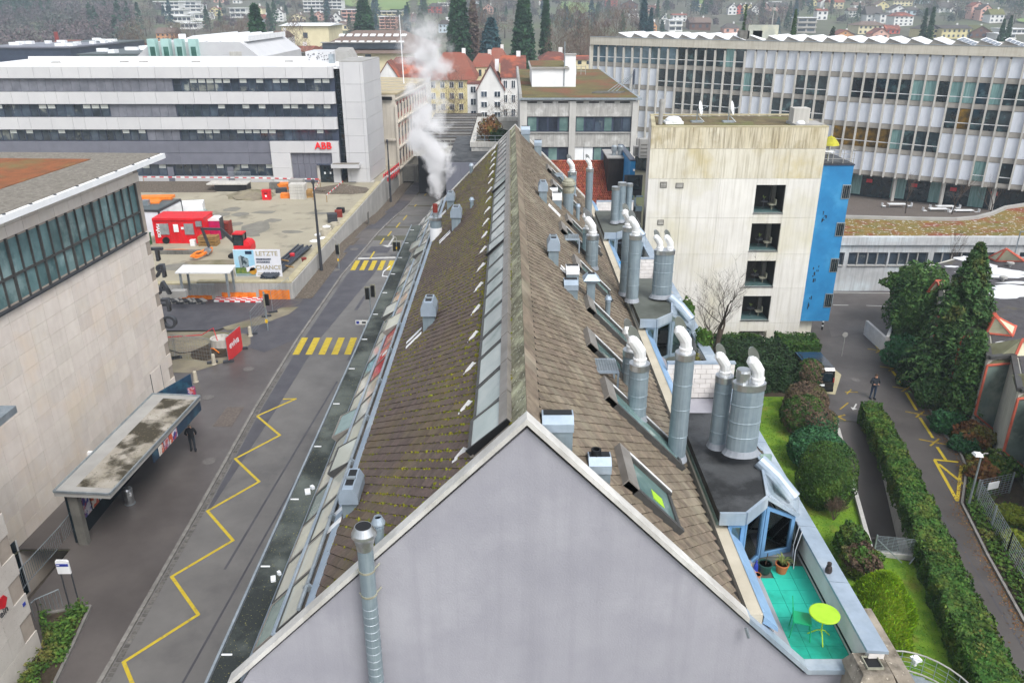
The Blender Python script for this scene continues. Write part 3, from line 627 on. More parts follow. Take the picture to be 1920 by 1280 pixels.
b=MB();b.box(B0.x-.14,B0.x+.14,26.26,26.54,B0.z-.5,T0.z-.30);b.part('post','duct',t)
b=MB();sq=lambda r,z:[(B0.x+x*r,26.4+y*r,z)for x,y in((-1,-1),(1,-1),(1,1),(-1,1))]
b.hexa(sq(.16,T0.z-.34),sq(.29,T0.z-.2));b.hexa(sq(.29,T0.z-.2),sq(.13,T0.z));b.part('hood','zinc',t)
b=MB();b.hexa(sq(.12,T0.z+.003),sq(.10,T0.z+.01));b.part('mouth','black',t)
def mushroom(label,u,vt,vb,w,Y,k=1.0,mat='duct',cone=True):
 B0,T0=yp(u,vb,Y),yp(u,vt,Y);r=w/2/pxm(B0)*.72;h=T0.z
 t=thing('vent_pipe',label,'vent pipe',(B0.x,Y,B0.z),'round vent pipes');c=(B0.x,Y,0)
 b=MB();b.lathe([(r,B0.z-.5),(r,h-r*2.6),(r*1.12,h-r*2.6),(r*1.12,h-r*2.3),(r*.92,h-r*2.3)],c,16);b.part('pipe',mat,t)
 b=MB();b.lathe([(r*.9,h-r*2.4),(r*.9,h-r*1.6),(r*1.4,h-r*1.5),(r*1.35,h-r*1.2),(r*.8,h),(r*.72,h),(r*.72,h-r*.8)],c,16);b.part('cap','zinc',t)
 b=MB();b.lathe([(.0001,h-r*.5),(r*.72,h-r*.5)],c,16);b.part('mouth','black',t);return t
mushroom('round capped vent pipe behind the gable coping, left',714,968,1040,26,13.35)
mushroom('thin vent pipe right of the zinc hood vent, far west slope',885,370,398,10,39.5)
mushroom('farthest thin vent pipe at the west end of the far gable',884,306,328,9,51.3)
mushroom('short round capped pipe low on the east slope',1139,554,588,14,27.0)
mushroom('short round capped pipe below the weathered round cap',1083,382,410,10,40.9)
B0=yp(1065,392,40.7);T0=yp(1065,334,40.7);c=(B0.x,40.7,0);M('weathered','#a3a291','#7f7f70',s=4,rough=.8)
t=thing('round_cap_vent','weathered pale vent with a wide ribbed round cap','vent',(B0.x,40.7,B0.z))
b=MB();b.lathe([(.27,B0.z-.5),(.27,T0.z-.7)],c,16);b.part('shaft','duct',t)
b=MB();b.lathe([(.27,T0.z-.75),(.31,T0.z-.6),(.31,T0.z-.45),(.24,T0.z-.42),(.24,T0.z-.36),(.36,T0.z-.34),(.36,T0.z-.22),(.30,T0.z-.2),(.30,T0.z-.12),(.2,T0.z-.02),(.0001,T0.z)],c,18);b.part('cap','weathered',t)
def grating(label,x,y,z,w,l):
 t=thing('grating_platform',label,'platform',(x,y,z),'grating platforms');b=MB()
 n=int(l/.055)
 for i in range(n+1):b.box(x-w/2,x+w/2,y-l/2+i*l/n-.010,y-l/2+i*l/n+.010,z,z+.03)
 for i in range(9):xx=x-w/2+i*w/8;b.box(xx-.008,xx+.008,y-l/2,y+l/2,z+.002,z+.028)
 b.part('grating','galv',t);b=MB();b.box(x-w/2,x+w/2,y-l/2-.03,y-l/2,z-.03,z+.04);b.box(x-w/2,x+w/2,y+l/2,y+l/2+.03,z-.03,z+.04);b.part('edge_frame','zinc',t)
 for sx in(-1,1):
  for sy in(-1,1):b=MB();xx=x+sx*w/2;b.box(xx-.025,xx+.025,y+sy*l/2-.025,y+sy*l/2+.025,rz(xx,y)-.1,z);b.part('leg','zinc',t)
P=yp(1137,686,20.0);grating('steel grating platform on legs above the long roof window',P.x,20.0,P.z,.56,.8)
P=yp(1072,445,33.0);grating('small grating platform before the pair of flues',P.x,33.0,P.z,.6,.7)
P=yp(1046,328,48.0);grating('far grating platform near the far verge',P.x,48.0,P.z,.6,.8)
PX=yp(683,1010,12.72);t=thing('gable_flue','tall blue grey flue with flared steel top running up the grey gable','flue',(PX.x,12.72,6));c=(PX.x,12.72,0);zt=PX.z
b=MB();b.lathe([(.155,6),(.155,zt-.18)],c,20);b.part('pipe','duct',t)
b=MB()
for k in range(18):z=zt-1.62-k*.19;b.lathe([(.155,z-.008),(.162,z),(.155,z+.008)],c,20)
b.part('spiral_seam','galv',t,kind='stuff')
for k,z in enumerate((zt-.72,zt-1.30,zt-4.0)):
 b=MB();b.lathe([(.156,z-.022),(.168,z-.022),(.168,z+.022),(.156,z+.022)],c,20);b.cyl((c[0]-.19,12.72,z),(c[0]-.14,12.72,z),.018,n=6);b.cyl((c[0]+.14,12.72,z),(c[0]+.22,12.9,z+.0),.018,n=6);b.bar((c[0],12.8,z),(c[0],13.02,z),.03);b.part('clamp','weathered',t)
b=MB();b.lathe([(.158,zt-.22),(.165,zt-.2),(.165,zt-.10),(.18,zt-.09),(.205,zt+.03),(.245,zt+.10),(.235,zt+.16),(.165,zt+.30),(.155,zt+.30),(.15,zt+.08)],c,24);b.part('flared_top','steel',t)
b=MB();b.lathe([(.0001,zt+.10),(.15,zt+.10)],c,20);b.lathe([(.15,zt+.1),(.157,zt+.297)],c,20);b.part('black_lining','black',t)  # black disc and inner ring just inside the flue top
b=MB();b.box(-5.95,-5.45,12.55,12.99,10.35,10.42);b.box(-5.9,-5.5,12.6,12.99,9.9,10.35);b.top('gutter_box','small pale gutter box at the foot of the gable coping, bottom edge','gutter box','coping')
b=MB();P=yp(1396,1175,12.93);b.bar((P.x,12.85,P.z+.05),(P.x+.07,12.8,P.z-.16),.05);b.top('wall_spout','short grey spout sticking out of the gable under the coping','spout','galv')
# ====== terraces and glazed bays on the east side
def window_panel(parent,A,B_,z0,z1a,z1b,fr,mat_frame,glassy=True,blind=False):
 """glazed panel between plan points A and B_, sloping head z1a..z1b"""
 A=Vector((*A,0));B_=Vector((*B_,0));d=(B_-A).normalized();n=Vector((d.y,-d.x,0));L=(B_-A).length
 q=lambda s,z,o:A+d*s+n*o+Vector((0,0,z))
 hz=lambda s:z1a+(z1b-z1a)*s/L
 b=MB()
 def mem(s0,za0,zb0,s1,za1,zb1,o0=-.04,o1=.05):b.hexa([q(s0,za0,o1),q(s1,za1,o1),q(s1,za1,o0),q(s0,za0,o0)],[q(s0,zb0,o1),q(s1,zb1,o1),q(s1,zb1,o0),q(s0,zb0,o0)])
 mem(0,z0,hz(0),fr,z0,hz(fr));mem(L-fr,z0,hz(L-fr),L,z0,hz(L));mem(fr,z0,z0+fr*1.3,L-fr,z0,z0+fr*1.3);mem(fr,hz(fr)-fr,hz(fr),L-fr,hz(L-fr)-fr,hz(L-fr))
 o=b.part('bay_window',mat_frame,parent)
 g=MB();g.hexa([q(fr,z0+fr,.005),q(L-fr,z0+fr,.005),q(L-fr,z0+fr,-.005),q(fr,z0+fr,-.005)],[q(fr,hz(fr)-fr,.005),q(L-fr,hz(L-fr)-fr,.005),q(L-fr,hz(L-fr)-fr,-.005),q(fr,hz(fr)-fr,-.005)]);g.part('pane','glass',o)
 if blind:
  k=MB();zt=min(hz(fr),hz(L-fr))-fr-.05;zz=zt
  while zz>zt-.55:k.hexa([q(fr+.03,zz-.012,-.16),q(L-fr-.03,zz-.012,-.16),q(L-fr-.03,zz-.012,-.09),q(fr+.03,zz-.012,-.09)],[q(fr+.03,zz,-.16),q(L-fr-.03,zz,-.16),q(L-fr-.03,zz+.0,-.09),q(fr+.03,zz,-.09)]);zz-=.05
  k.part('blind','blind',o)
 return o
for k in range(3):
 o=12.75*k;fm='blue_frame' if k==0 else 'grey_frame';wr=('nearest, with turquoise terrace in front','middle, opposite the bare tree','farthest, beside the blue pipe')[k]
 bay=thing('bay_extension','glazed bay with flat felt roof on the east terrace, '+wr,'bay',(6.0,18.5+o,10.9),'glazed bays along the east side')
 roofp=[(5.0,16.05+o),(5.62,16.05+o),(6.32,16.75+o),(6.62,18.3+o),(6.62,21.2+o),(5.0,21.2+o)]
 b=MB();b.prism(roofp,12.55,12.78);b.part('felt_roof','felt_roof' if k==0 else 'felt_green',bay)
 b=MB()
 rp2=roofp+[roofp[0]]
 for i in range(1,5):
  a,c=Vector(rp2[i-1]),Vector(rp2[i]);d=(c-a).normalized();n=Vector((d.y,-d.x))
  b.hexa([(p.x,p.y,12.50)for p in(a,c,c+n*.07,a+n*.07)],[(p.x,p.y,12.84)for p in(a,c,c+n*.07,a+n*.07)])
 b.part('fascia','zinc',bay)
 b=MB();b.hexa([(6.39,16.82+o,12.74),(6.69,18.3+o,12.74),(7.34,18.3+o,12.0),(7.30,17.1+o,12.0)],[(6.39,16.82+o,12.80),(6.69,18.3+o,12.80),(7.34,18.3+o,12.06),(7.30,17.1+o,12.06)])
 b.hexa([(6.69,18.32+o,12.74),(6.69,21.2+o,12.74),(7.34,21.2+o,12.0),(7.34,18.32+o,12.0)],[(6.69,18.32+o,12.80),(6.69,21.2+o,12.80),(7.34,21.2+o,12.06),(7.34,18.32+o,12.06)])
 b.part('sloped_glazing','glass',bay)
 b=MB();b.bar((6.36,16.75+o,12.78),(7.3,17.05+o,12.05),.10,.10)
 for yy in(18.3,19.3,20.3):b.bar((6.66,yy+o,12.80),(7.36,yy+o,12.06),.06,.06)
 b.part('sloped_bar','zinc',bay)
 window_panel(bay,(5.25,16.1+o),(5.66,16.1+o),10.9,12.48,12.48,.09,fm);window_panel(bay,(5.66,16.14+o),(6.36,16.84+o),10.9,12.48,12.48,.08,fm)
 window_panel(bay,(6.40,16.86+o),(7.26,17.12+o),10.9,12.46,11.98,.10,fm,blind=True)
 b=MB();b.box(5.0,7.25,19.2+o,19.3+o,10.9,12.5);b.box(5.0,5.2,16.2+o,21+o,10.9,12.5);b.part('inner_wall','room_dark' if k==0 else 'blind',bay)
 b=MB();b.tube([(6.55,18.2+o,12.95),(6.95,17.9+o,12.65),(7.34,17.55+o,12.22)],.20,14);b.tube([(7.33,17.56+o,12.24),(7.36,17.5+o,11.5)],.16,12);b.top('ventilation_duct','fat round duct running down the sloped glazing of the %s bay'%('near','middle','far')[k],'duct','zinc')
 b=MB();b.box(7.42,7.78,Y0+.23+o if k==0 else 26.1+o-12.75+.0,26.0+o,11.62,11.70)
 pr_=thing('terrace_parapet','zinc capped terrace parapet, %s section'%('nearest','middle','farthest')[k],'parapet',(7.6,20+o,10.9),'terrace parapets')
 ya,yb=(12.75 if k==0 else 13.1+o),25.85+o
 b=MB();b.box(7.42,7.74,ya,yb,10.88,11.62);b.part('wall','white_brick',pr_)
 for yy in np.arange(ya,yb-.5,2.15):b=MB();b.hexa([(7.36,yy,11.66),(7.82,yy,11.62),(7.82,min(yy+2.13,yb),11.62),(7.36,min(yy+2.13,yb),11.66)],[(7.36,yy,11.73),(7.82,yy,11.69),(7.82,min(yy+2.13,yb),11.69),(7.36,min(yy+2.13,yb),11.73)]);b.part('cap_sheet','zinc',pr_)
 b=MB();b.box(7.40,7.42,ya,yb,11.0,11.05);b.part('dark_joint','black',pr_)
 if k<2 or 1:
  ww=thing('terrace_divider','white block wall dividing the terraces, %s one'%('nearest','middle','farthest')[k],'wall',(6.5,26.0+o,10.9),'terrace dividers')
  rows=7
  for r in range(rows):
   x=5.6-(.2 if r%2 else 0)
   while x<7.9:
    xa,xb=max(5.6,x),min(8.0,x+.4)
    if xb-xa>.05:bx('block',ww,((xa+xb)/2,26.0+o,10.9+(r+.5)*.19),(xb-xa-.012,.16,.178),'white_brick')
    x+=.4
  b=MB();b.box(5.6,8.02,25.9+o,26.1+o,12.235,12.29);b.part('cap','zinc',ww)
  b=MB();b.box(5.62,7.98,25.95+o,26.05+o,10.9,12.2);b.part('mortar','concrete',ww)
tp=thing('terrace_floor','turquoise tiled floor of the near roof terrace','terrace floor',(6.5,14.5,10.9))
for i in range(4):
 for j in range(7):
  x0,y0=5.62+i*.46,13.26+j*.46
  if x0+.45>7.42:w=7.40-x0
  else:w=.452
  if y0>16.0 and x0<6.3 or y0>16.6:continue
  bx('floor_tile',tp,(x0+w/2,y0+.226,10.885),(w,.452,.05),'turquoise')
b=MB();b.box(5.58,7.42,13.23,16.9,10.862,10.88);b.part('floor_joint','felt_green',tp)
b=MB();b.box(5.80,6.06,14.75,15.0,10.911,10.918);b.top('floor_drain','dark square drain grate in the turquoise floor','drain','dark_grey')
for k in(1,2):
 b=MB();b.box(5.58,7.42,13.2+12.75*k,16.9+12.75*k,10.862,10.90);b.top('terrace_deck','grey deck of the %s roof terrace'%('middle','far')[k-1],'terrace floor','felt_green')
T0=Vector((6.93,13.95,10.912));t=thing('bistro_table','lime green round bistro table on the turquoise terrace','table',T0)
b=MB();b.lathe([(.0001,.69),(.31,.69),(.33,.70),(.33,.725),(.31,.735),(.0001,.735)],T0,28);b.part('table_top','lime',t)
b=MB();b.tube([T0+Vector((0,0,.2)),T0+Vector((0,0,.7))],.016,6)
for a in(.4,2.5,4.6):b.tube([T0+Vector((0,0,.26)),T0+Vector((math.cos(a)*.1,math.sin(a)*.1,.2)),T0+Vector((math.cos(a)*.27,math.sin(a)*.27,.01))],.014,6)
b.part('pedestal','lime',t)
c0=Vector((6.52,14.1,10.912));t=thing('garden_chair','dark green metal chair tucked beside the lime table','chair',c0)
R=Matrix.Rotation(-.3,3,'Z');q=lambda x,y,z:c0+R@Vector((x,y,z))
b=MB();b.hexa([q(x,y,.44)for x,y in((-.2,-.2),(.2,-.2),(.2,.2),(-.2,.2))],[q(x,y,.46)for x,y in((-.2,-.2),(.2,-.2),(.2,.2),(-.2,.2))]);b.part('seat','green_paint',t)
b=MB();b.hexa([q(-.2,-.2,.62),q(-.2,.2,.62),q(-.22,.2,.62),q(-.22,-.2,.62)],[q(-.24,-.2,.86),q(-.24,.2,.86),q(-.26,.2,.86),q(-.26,-.2,.86)]);b.part('backrest','green_paint',t)
for sx in(-1,1):
 for sy in(-1,1):b=MB();b.tube([q(sx*.2+(-.05 if sx<0 else 0),sy*.19,.86 if sx<0 else .44),q(sx*.18,sy*.19,.45),q(sx*.22,sy*.2,0)],.012,6);b.part('leg','green_paint',t)
def pot(label,x,y,r,h,mat,plant,seed,z=10.912):
 t=thing('flower_pot',label,'plant pot',(x,y,z),'pots by the blue bay');b=MB();b.lathe([(r*.75,0),(r,h*.85),(r*1.06,h*.85),(r*1.06,h),(r*.93,h),(r*.9,h*.85)],(x,y,z),18);b.part('pot',mat,t)
 b=MB();b.lathe([(.0001,h*.86),(r*.93,h*.86)],(x,y,z),18);b.part('soil','earth',t)
 if plant=='blades':
  b=MB();rr=random.Random(seed)
  for i in range(34):
   a=rr.uniform(0,6.28);l=rr.uniform(.16,.3);e=rr.uniform(.3,1.1);d=Vector((math.cos(a),math.sin(a),0));s=Vector((-d.y,d.x,0))*.011;p=Vector((x,y,z+h*.86))+d*rr.uniform(0,r*.4)
   m1,m2=p+d*l*.5*e+Vector((0,0,l*.75)),p+d*l*1.1*e+Vector((0,0,l*(1.0-e*.35)))
   b.add([p-s,p+s,m1+s,m1-s,m2],[(0,1,2,3),(3,2,4)])
  b.part('leaves','leaf_yucca',t)
 elif plant=='stem':
  b=MB();b.tube([(x,y,z+h*.8),(x+.02,y,z+h+.3)],.012,5);b.part('stem','bark',t)
M('leaf_yucca','#6f8a45','#8f9a5a',s=6,rough=.6,var=.3,k=.7);M('bark','#5a4a3c','#453830',s=8,rough=.95,k=.8)
pot('terracotta pot with spiky yucca leaves',6.78,16.25,.16,.26,'terracotta','blades',4)
pot('dark green round pot with a bare stem',6.36,16.25,.17,.27,'pot_green','stem',5)
pot('small empty brown clay pot next to the green pot',6.10,16.0,.09,.13,'terracotta','',6)
b=MB();b.lathe([(.05,0),(.06,.12),(.05,.24),(.02,.3),(.02,.34),(.03,.36),(.0001,.38)],(6.12,16.22,10.912),12);b.top('blue_bottle','slim blue bottle by the pots under the bay window','bottle','blue_sign')
b=MB();b.lathe([(.07,0),(.09,.08),(.05,.2),(.0001,.24)],(5.98,16.28,10.912),12);b.top('yellow_can','yellow watering can by the blue bay window','can','yellow_sign')
t=thing('folded_chairs','black folded loungers leaning on the parapet in the bay corner','lounger',(7.25,16.7,10.9))
for i,(dx,dy)in enumerate(((0,0),(.05,.22))):
 b=MB();p=Vector((7.12+dx,16.35+dy,10.92));e=Vector((7.36,16.75+dy,11.75))
 b.tube([p,(p+e)/2+Vector((-.06,0,0)),e,e+Vector((.02,.22,0)),p+Vector((.12,.25,0)),p],.014,6);b.part('frame','steel',t)
 b=MB();b.hexa([p+Vector((.01,.02,.06)),p+Vector((.12,.22,.06)),p+Vector((.14,.22,.06)),p+Vector((.03,.02,.06))],[e+Vector((-.03,0,-.04)),e+Vector((-.01,.2,-.04)),e+Vector((.01,.2,-.04)),e+Vector((-.01,0,-.04))]);b.part('fabric','black',t)
P=gp(1553,1072,11.73);b=MB();M('bronze','#3b302c','#2a2220',s=9,rough=.5)
b.lathe([(.07,0),(.085,.06),(.07,.14),(.04,.19),(.05,.23),(.045,.27),(.0001,.30)],P,10);b.sphere(P+Vector((-.03,-.02,.27)),.045,8);b.tube([P+Vector((.04,.05,.06)),P+Vector((.09,.14,.03))],[.04,.015],6);b.bar(P+Vector((-.06,-.05,.26)),P+Vector((-.10,-.06,.25)),.015);b.top('bird_figure','small dark bird figure sitting on the zinc parapet','figurine','bronze')
M('blue_plastic','#1795d8','#1286c8',s=3,rough=.4)
P=yp(1163,492,38.6);b=MB();b.lathe([(.13,10.9),(.13,12.1)],(P.x,38.6,0),12);b.top('blue_pipe','bright blue upright pipe on the far terrace','pipe','blue_plastic')
M('old_concrete','#a39b8e','#82796c',s=1.5,rough=.95,bump=.02,bs=12,blot='#4a453c',bls=1.3,blt=(.5,.66),speck='#c7c0b0',sps=9,spt=.66)
t=thing('old_chimney','weathered square concrete chimney at the bottom right corner','chimney',(7.85,12.5,9));CX,CY=7.45,12.62
sq=lambda r,z,r2=None:[(CX+x*r,CY+y*(r2 or r),z)for x,y in((-1,-1),(1,-1),(1,1),(-1,1))]
b=MB();b.hexa(sq(.40,7),sq(.37,11.15));b.part('shaft','old_concrete',t)
b=MB();lo,hi=sq(.40,11.15),sq(.33,11.42);b.hexa(sq(.40,11.12),sq(.42,11.2));b.hexa(sq(.42,11.2),sq(.30,11.5));b.part('cap','old_concrete',t)
b=MB();b.hexa(sq(.15,11.502),sq(.15,11.51));b.part('flue_mouth','black',t)
b=MB();
for x0,x1,y0,y1 in((-.17,-.15,-.17,.17),(.15,.17,-.17,.17),(-.15,.15,-.17,-.15),(-.15,.15,.15,.17)):b.box(CX+x0,CX+x1,CY+y0,CY+y1,11.48,11.55)
b.part('brick_lining','weathered',t)
b=MB();b.box(7.95,8.30,8,14.6,9.2,11.2);b.top('side_wall_coping','mossy stone topped wall beside the old chimney','wall','old_concrete')
# ====== stone clad hall on the left, its canopy and the near block
M('stone','#ded6cd','#d4cbc2',s=1.2,rough=.8,var=.055,hvar=.006,streak='#bdb1a6',sf=.25,ss=.8,blot='#dacdbd',bls=.35)
M('stone_near','#c6c1ba','#bab4ad',s=1.2,rough=.85,var=.05,speck='#8c857c',sps=16,spt=.66,bump=.006,bs=20)
M('stone_joint','#a59b90','#978d83',s=2,rough=.95)
M('hall_pane','#6d8d90','#48666a',s=.6,rough=.06,spec=.9,var=.22,blot='#8fa9aa',bls=.45,k=.95)
M('roof_gravel','#a59f94','#7d776c',s=5,rough=.95,k=HK,bump=.03,bs=9,speck='#c9c4ba',sps=10,spt=.64)
M('sedum_red','#b0683c','#8d5c38',s=1.2,rough=.98,k=HK,bump=.03,bs=10,speck='#c98a58',sps=14,spt=.62,blot='#8b7a4a',bls=.4)
M('canopy_top','#c9c3b8','#a7a090',s=.9,rough=.8,k=.66,blot='#4c4637',bls=.55,blt=(.47,.56),speck='#857c62',sps=7,spt=.62,stretch=(1,.6,1))
M('canopy_plain','#c4c3bf','#b2b1ad',s=.8,rough=.8,k=.66)
M('dark_glass','#1f3038','#141f25',s=1.5,rough=.08,spec=.7)
M('navy_board','#23405a','#182c40',s=1.2,rough=.35,blot='#2f5a6f',bls=.9)
M('poster_a','#d8d4cc','#c65a3a',s=2.2,rough=.5,lo=.48,hi=.52);M('poster_b','#c9c9d2','#3a3f8c',s=2.5,rough=.5,lo=.5,hi=.54,blot='#b03a35',bls=2)
FX=lambda y:-22.8-(49.2-y)*.044
hall=thing('stone_hall','pale stone clad hall with a long dark window band under its flat roof','building',(-30,40,0))
b=MB();b.prism([(FX(24)-.04,24),(-22.84,49.18),(-62,50.9),(-62,24)],-3,15.1);b.part('wall','stone_joint',hall)
b=MB();b.prism([(FX(20)+1.05,20),(-21.72,51.0),(-63,52.8),(-63,20)],15.12,15.42);b.part('roof_slab','white_metal',hall)
b=MB();b.prism([(FX(20)+.8,20),(-21.95,50.8),(-63,52.6),(-63,20)],15.42,15.46);b.part('roof_gravel','roof_gravel',hall)
b=MB();b.prism([(-26.6,24),(-25.6,42),(-25.2,48.6),(-58,50.0),(-58,24)],15.46,15.49);b.part('sedum_bed','sedum_red',hall)
for k in range(12):
 y=27+k*2.0;bx('roof_clip',hall,(FX(y)+.92,y,15.44),(.12,.10,.06),'dark_grey')
WZ0,WZ1,WY0,WY1=10.95,14.05,26.0,48.6
def fpt(y,z,out=0.0):return Vector((FX(y)+out,y,z))
FR=Matrix.Rotation(-math.atan(.044),3,'Z')
stones=[];RH=.86;r=0;z=-2.6
while z<15.0:
 y=49.16-(0 if r%2 else .62);first=True
 while y>24.3:
  L=1.3 if not first else(1.3 if r%2 else .66);first=False
  y0=max(24.3,y-L);zt=min(15.08,z+RH)
  if not(zt>WZ0 and z<WZ1 and y0<WY1 and y>WY0):stones.append((y0,y,z,zt))
  elif zt>WZ1 and z<WZ1:stones.append((y0,y,WZ1+.01,zt))
  elif z<WZ0<zt:stones.append((y0,y,z,WZ0-.01))
  y=y0
 z+=RH;r+=1
stones.sort(key=lambda s:(fpt((s[0]+s[1])/2,(s[2]+s[3])/2)-CP).length)
rs_=MB()
for i,(y0,y1,z0,z1)in enumerate(stones):
 c=fpt((y0+y1)/2,(z0+z1)/2,-.005+random.uniform(-.003,.004));sz=(.05,y1-y0-.014,z1-z0-.014)
 if i<300:bx('stone_slab',hall,c,sz,'stone',-math.atan(.044)+random.uniform(-.002,.002))
 else:rs_.obox((c.x,c.y,c.z-sz[2]/2),*sz,-math.atan(.044))
if rs_.v:rs_.part('stone_slabs','stone',hall,kind='stuff')
b=MB();b.hexa([fpt(WY0,WZ0,-.3),fpt(WY1,WZ0,-.3),fpt(WY1,WZ1,-.3),fpt(WY0,WZ1,-.3)],[fpt(WY0,WZ0,-.06),fpt(WY1,WZ0,-.06),fpt(WY1,WZ1,-.06),fpt(WY0,WZ1,-.06)]);wb=b.part('window_band','frame_dark',hall)
for i in range(27):
 ya=WY1-.12-i*.835;yb=ya-.79
 for(za,zb)in((WZ0+.12,12.22),(12.34,WZ1-.1)):
  c=fpt((ya+yb)/2,(za+zb)/2,-.05);bx('pane',wb,c,(.03,.77,zb-za),'hall_pane',-math.atan(.044))
 th=.10 if i%3==0 else .05;bx('mullion',wb,fpt(ya+.022,(WZ0+WZ1)/2,.0),(.10+th*.6,th,WZ1-WZ0),'frame_dark',-math.atan(.044))
bx('transom',wb,fpt((WY0+WY1)/2,12.28,.0),(.12,WY1-WY0,.1),'frame_dark',-math.atan(.044))
bx('window_sill',wb,fpt((WY0+WY1)/2,WZ0-.03,.05),(.26,WY1-WY0+.2,.10),'dark_grey',-math.atan(.044))
for(y0,y1,z0,z1)in((46.1,47.5,0.1,2.4),):
 bx('side_door',hall,fpt((y0+y1)/2,(z0+z1)/2,.028),(.02,y1-y0,z1-z0),'stone',-math.atan(.044))
 for yy in(y0,y1):bx('door_gap',hall,fpt(yy,(z0+z1)/2,.03),(.03,.04,z1-z0),'dark_grey',-math.atan(.044))
P=pp(165,850,(FX(40),40,0),(1,-.044,0));b=MB();b.box(P.x-.0,P.x+.25,P.y-.1,P.y+.1,P.z-.08,P.z+.12);b.sphere((P.x+.3,P.y-.05,P.z),.12,8);b.top('wall_camera','small white camera on the stone wall above the canopy','camera','white_metal')
def fwin(u0,v0,u1,v1,y0=None):
 a=pp(u0,v0,(FX(30),30,0),(1,-.044,0));c=pp(u1,v1,(FX(30),30,0),(1,-.044,0));return a,c
for nm,yy0,yy1,z0,z1 in(('basement_window',26.5,29.6,-2.0,-.3),('basement_door',30.0,31.4,-2.4,.6)):
 t=bx(nm,hall,fpt((yy0+yy1)/2,(z0+z1)/2,.04),(.03,yy1-yy0,z1-z0),'dark_glass',-math.atan(.044))
 w=MB();n=4 if nm=='basement_window' else 2
 for i in range(n+1):y=yy0+(yy1-yy0)*i/n;w.box(FX(y)+.05,FX(y)+.10,y-.03,y+.03,z0,z1)
 w.box(FX(yy0)+.05,FX(yy0)+.12,yy0,yy1,(z0+z1)/2-.03,(z0+z1)/2+.03);w.part('window_bars','white_metal',hall)
CZ=3.3;cq=[gp(u,v,CZ)for u,v in((100,921),(205,926),(375,742),(286,738))];cc=sum(cq,Vector())/4
t=thing('canopy','flat concrete canopy with dark dirt stains beside the stone hall','canopy',(cc.x,cc.y,0))
up=lambda L,h:[(p.x,p.y,p.z+h)for p in L]
b=MB();b.hexa(up(cq,-.26),up(cq,-.02));b.part('slab','canopy_plain',t)
ins=lambda f,g,p,q:[cq[0].lerp(cq[1],f).lerp(cq[3].lerp(cq[2],f),g),cq[0].lerp(cq[1],p).lerp(cq[3].lerp(cq[2],p),g),cq[0].lerp(cq[1],p).lerp(cq[3].lerp(cq[2],p),q),cq[0].lerp(cq[1],f).lerp(cq[3].lerp(cq[2],f),q)]
b=MB();b.hexa(up(ins(.30,.05,.96,.955),-.02),up(ins(.30,.05,.96,.955),-.012));b.part('dirty_top','canopy_top',t)
b=MB();
for i in range(4):a,c=cq[i],cq[(i+1)%4];b.bar((a.x,a.y,CZ),(c.x,c.y,CZ),.07,.10)
b.part('metal_rim','galv',t)
b=MB();a,c=cq[1].lerp(cq[2],.42),cq[2];a=a+Vector((-.1,0,0));c=c+Vector((-.1,0,0));b.hexa([(a.x,a.y,2.4),(a.x+.05,a.y,2.4),(c.x+.05,c.y,2.4),(c.x,c.y,2.4)],[(a.x,a.y,3.02),(a.x+.05,a.y,3.02),(c.x+.05,c.y,3.02),(c.x,c.y,3.02)]);b.part('fascia_board','navy_board',t)
for k,f in enumerate((.50,.56,.62,.66)):
 p=cq[1].lerp(cq[2],f);bx('poster',t,(p.x-.02,p.y,2.72),(.02,.55,.5),'poster_b' if k%2 else 'poster_a',-.02)
b=MB();b.box(-21.0,-20.8,31.9,41.0,0,3.03);b.part('glazed_wall','dark_glass',t)
b=MB();b.box(-20.75,-20.3,31.7,32.0,0,3.03);b.part('grey_pier','concrete_dark',t)
for k in range(4):bx('wall_poster',t,(-20.75,32.3+k*.75,1.5),(.03,.62,1.1),'poster_a' if k%2==0 else 'poster_b')
A,B_=gp(326,741,1.3),gp(360,726,.5)
b=MB();x0=-18.6;b.hexa([(-22.0,44.2,0),(-21.95,44.15,0),(-20.25,45.9,0),(-20.3,45.95,0)],[(-22.0,44.2,1.9),(-21.95,44.15,1.9),(-20.25,45.9,2.5),(-20.3,45.95,2.5)]);t2=b.top('advert_board','dark blue board standing past the far end of the canopy','board','navy_board')
bx('poster',t2,(-20.3,45.75,.9),(.5,.06,1.5),'poster_b',.8)
near=thing('corner_block','speckled stone block with a red logo at the bottom left edge','building',(-20,20,0))
b=MB();b.box(-40,-18.86,8,24.86,-2.6,10.3);b.part('wall','stone_joint',near)
z,r=-2.5,0
while z<10.2:
 y=24.88-(0 if r%2 else .8);first=True
 while y>15:
  L=(1.6 if(not first or r%2)else .78);first=False;y0=y-L
  bx('stone_slab',near,(-18.84,(y+y0)/2,z+.46),(.06,L-.014,.906),'stone_near');y=y0
 z+=.92;r+=1
r0=Vector((-17.9,26.0,10.6));b=MB();b.prism([(-40,8),(-17.95,8),(-17.95,25.9),(-40,25.9)],10.35,10.62);b.part('roof_slab','galv',near)
b=MB();b.prism([(-40,8),(-18.3,8),(-18.3,25.5),(-40,25.5)],10.62,10.64);b.part('roof_gravel','roof_gravel',near)
M('logo_red','#c81424','#b01020',s=3,rough=.4);M('sign_grey','#4a4a4c','#3c3c3e',s=3,rough=.5)
pl=(-18.80,24,0);nx_=(1,0,0)
P=pp(5,1127,pl,nx_);b=MB();L5=[(-.18,.22),(.12,.20),(.26,-.02),(.02,-.30),(-.24,-.16)]
b.hexa([(-18.81,P.y+a,P.z+c)for a,c in L5],[(-18.78,P.y+a,P.z+c)for a,c in L5]);b.part('logo','logo_red',near)
P=pp(7,1146,pl,nx_);text('ein','lettering',near,(-18.79,P.y,P.z),[(0,1,0),(0,0,1),(1,0,0)],.42,'sign_grey',.012)
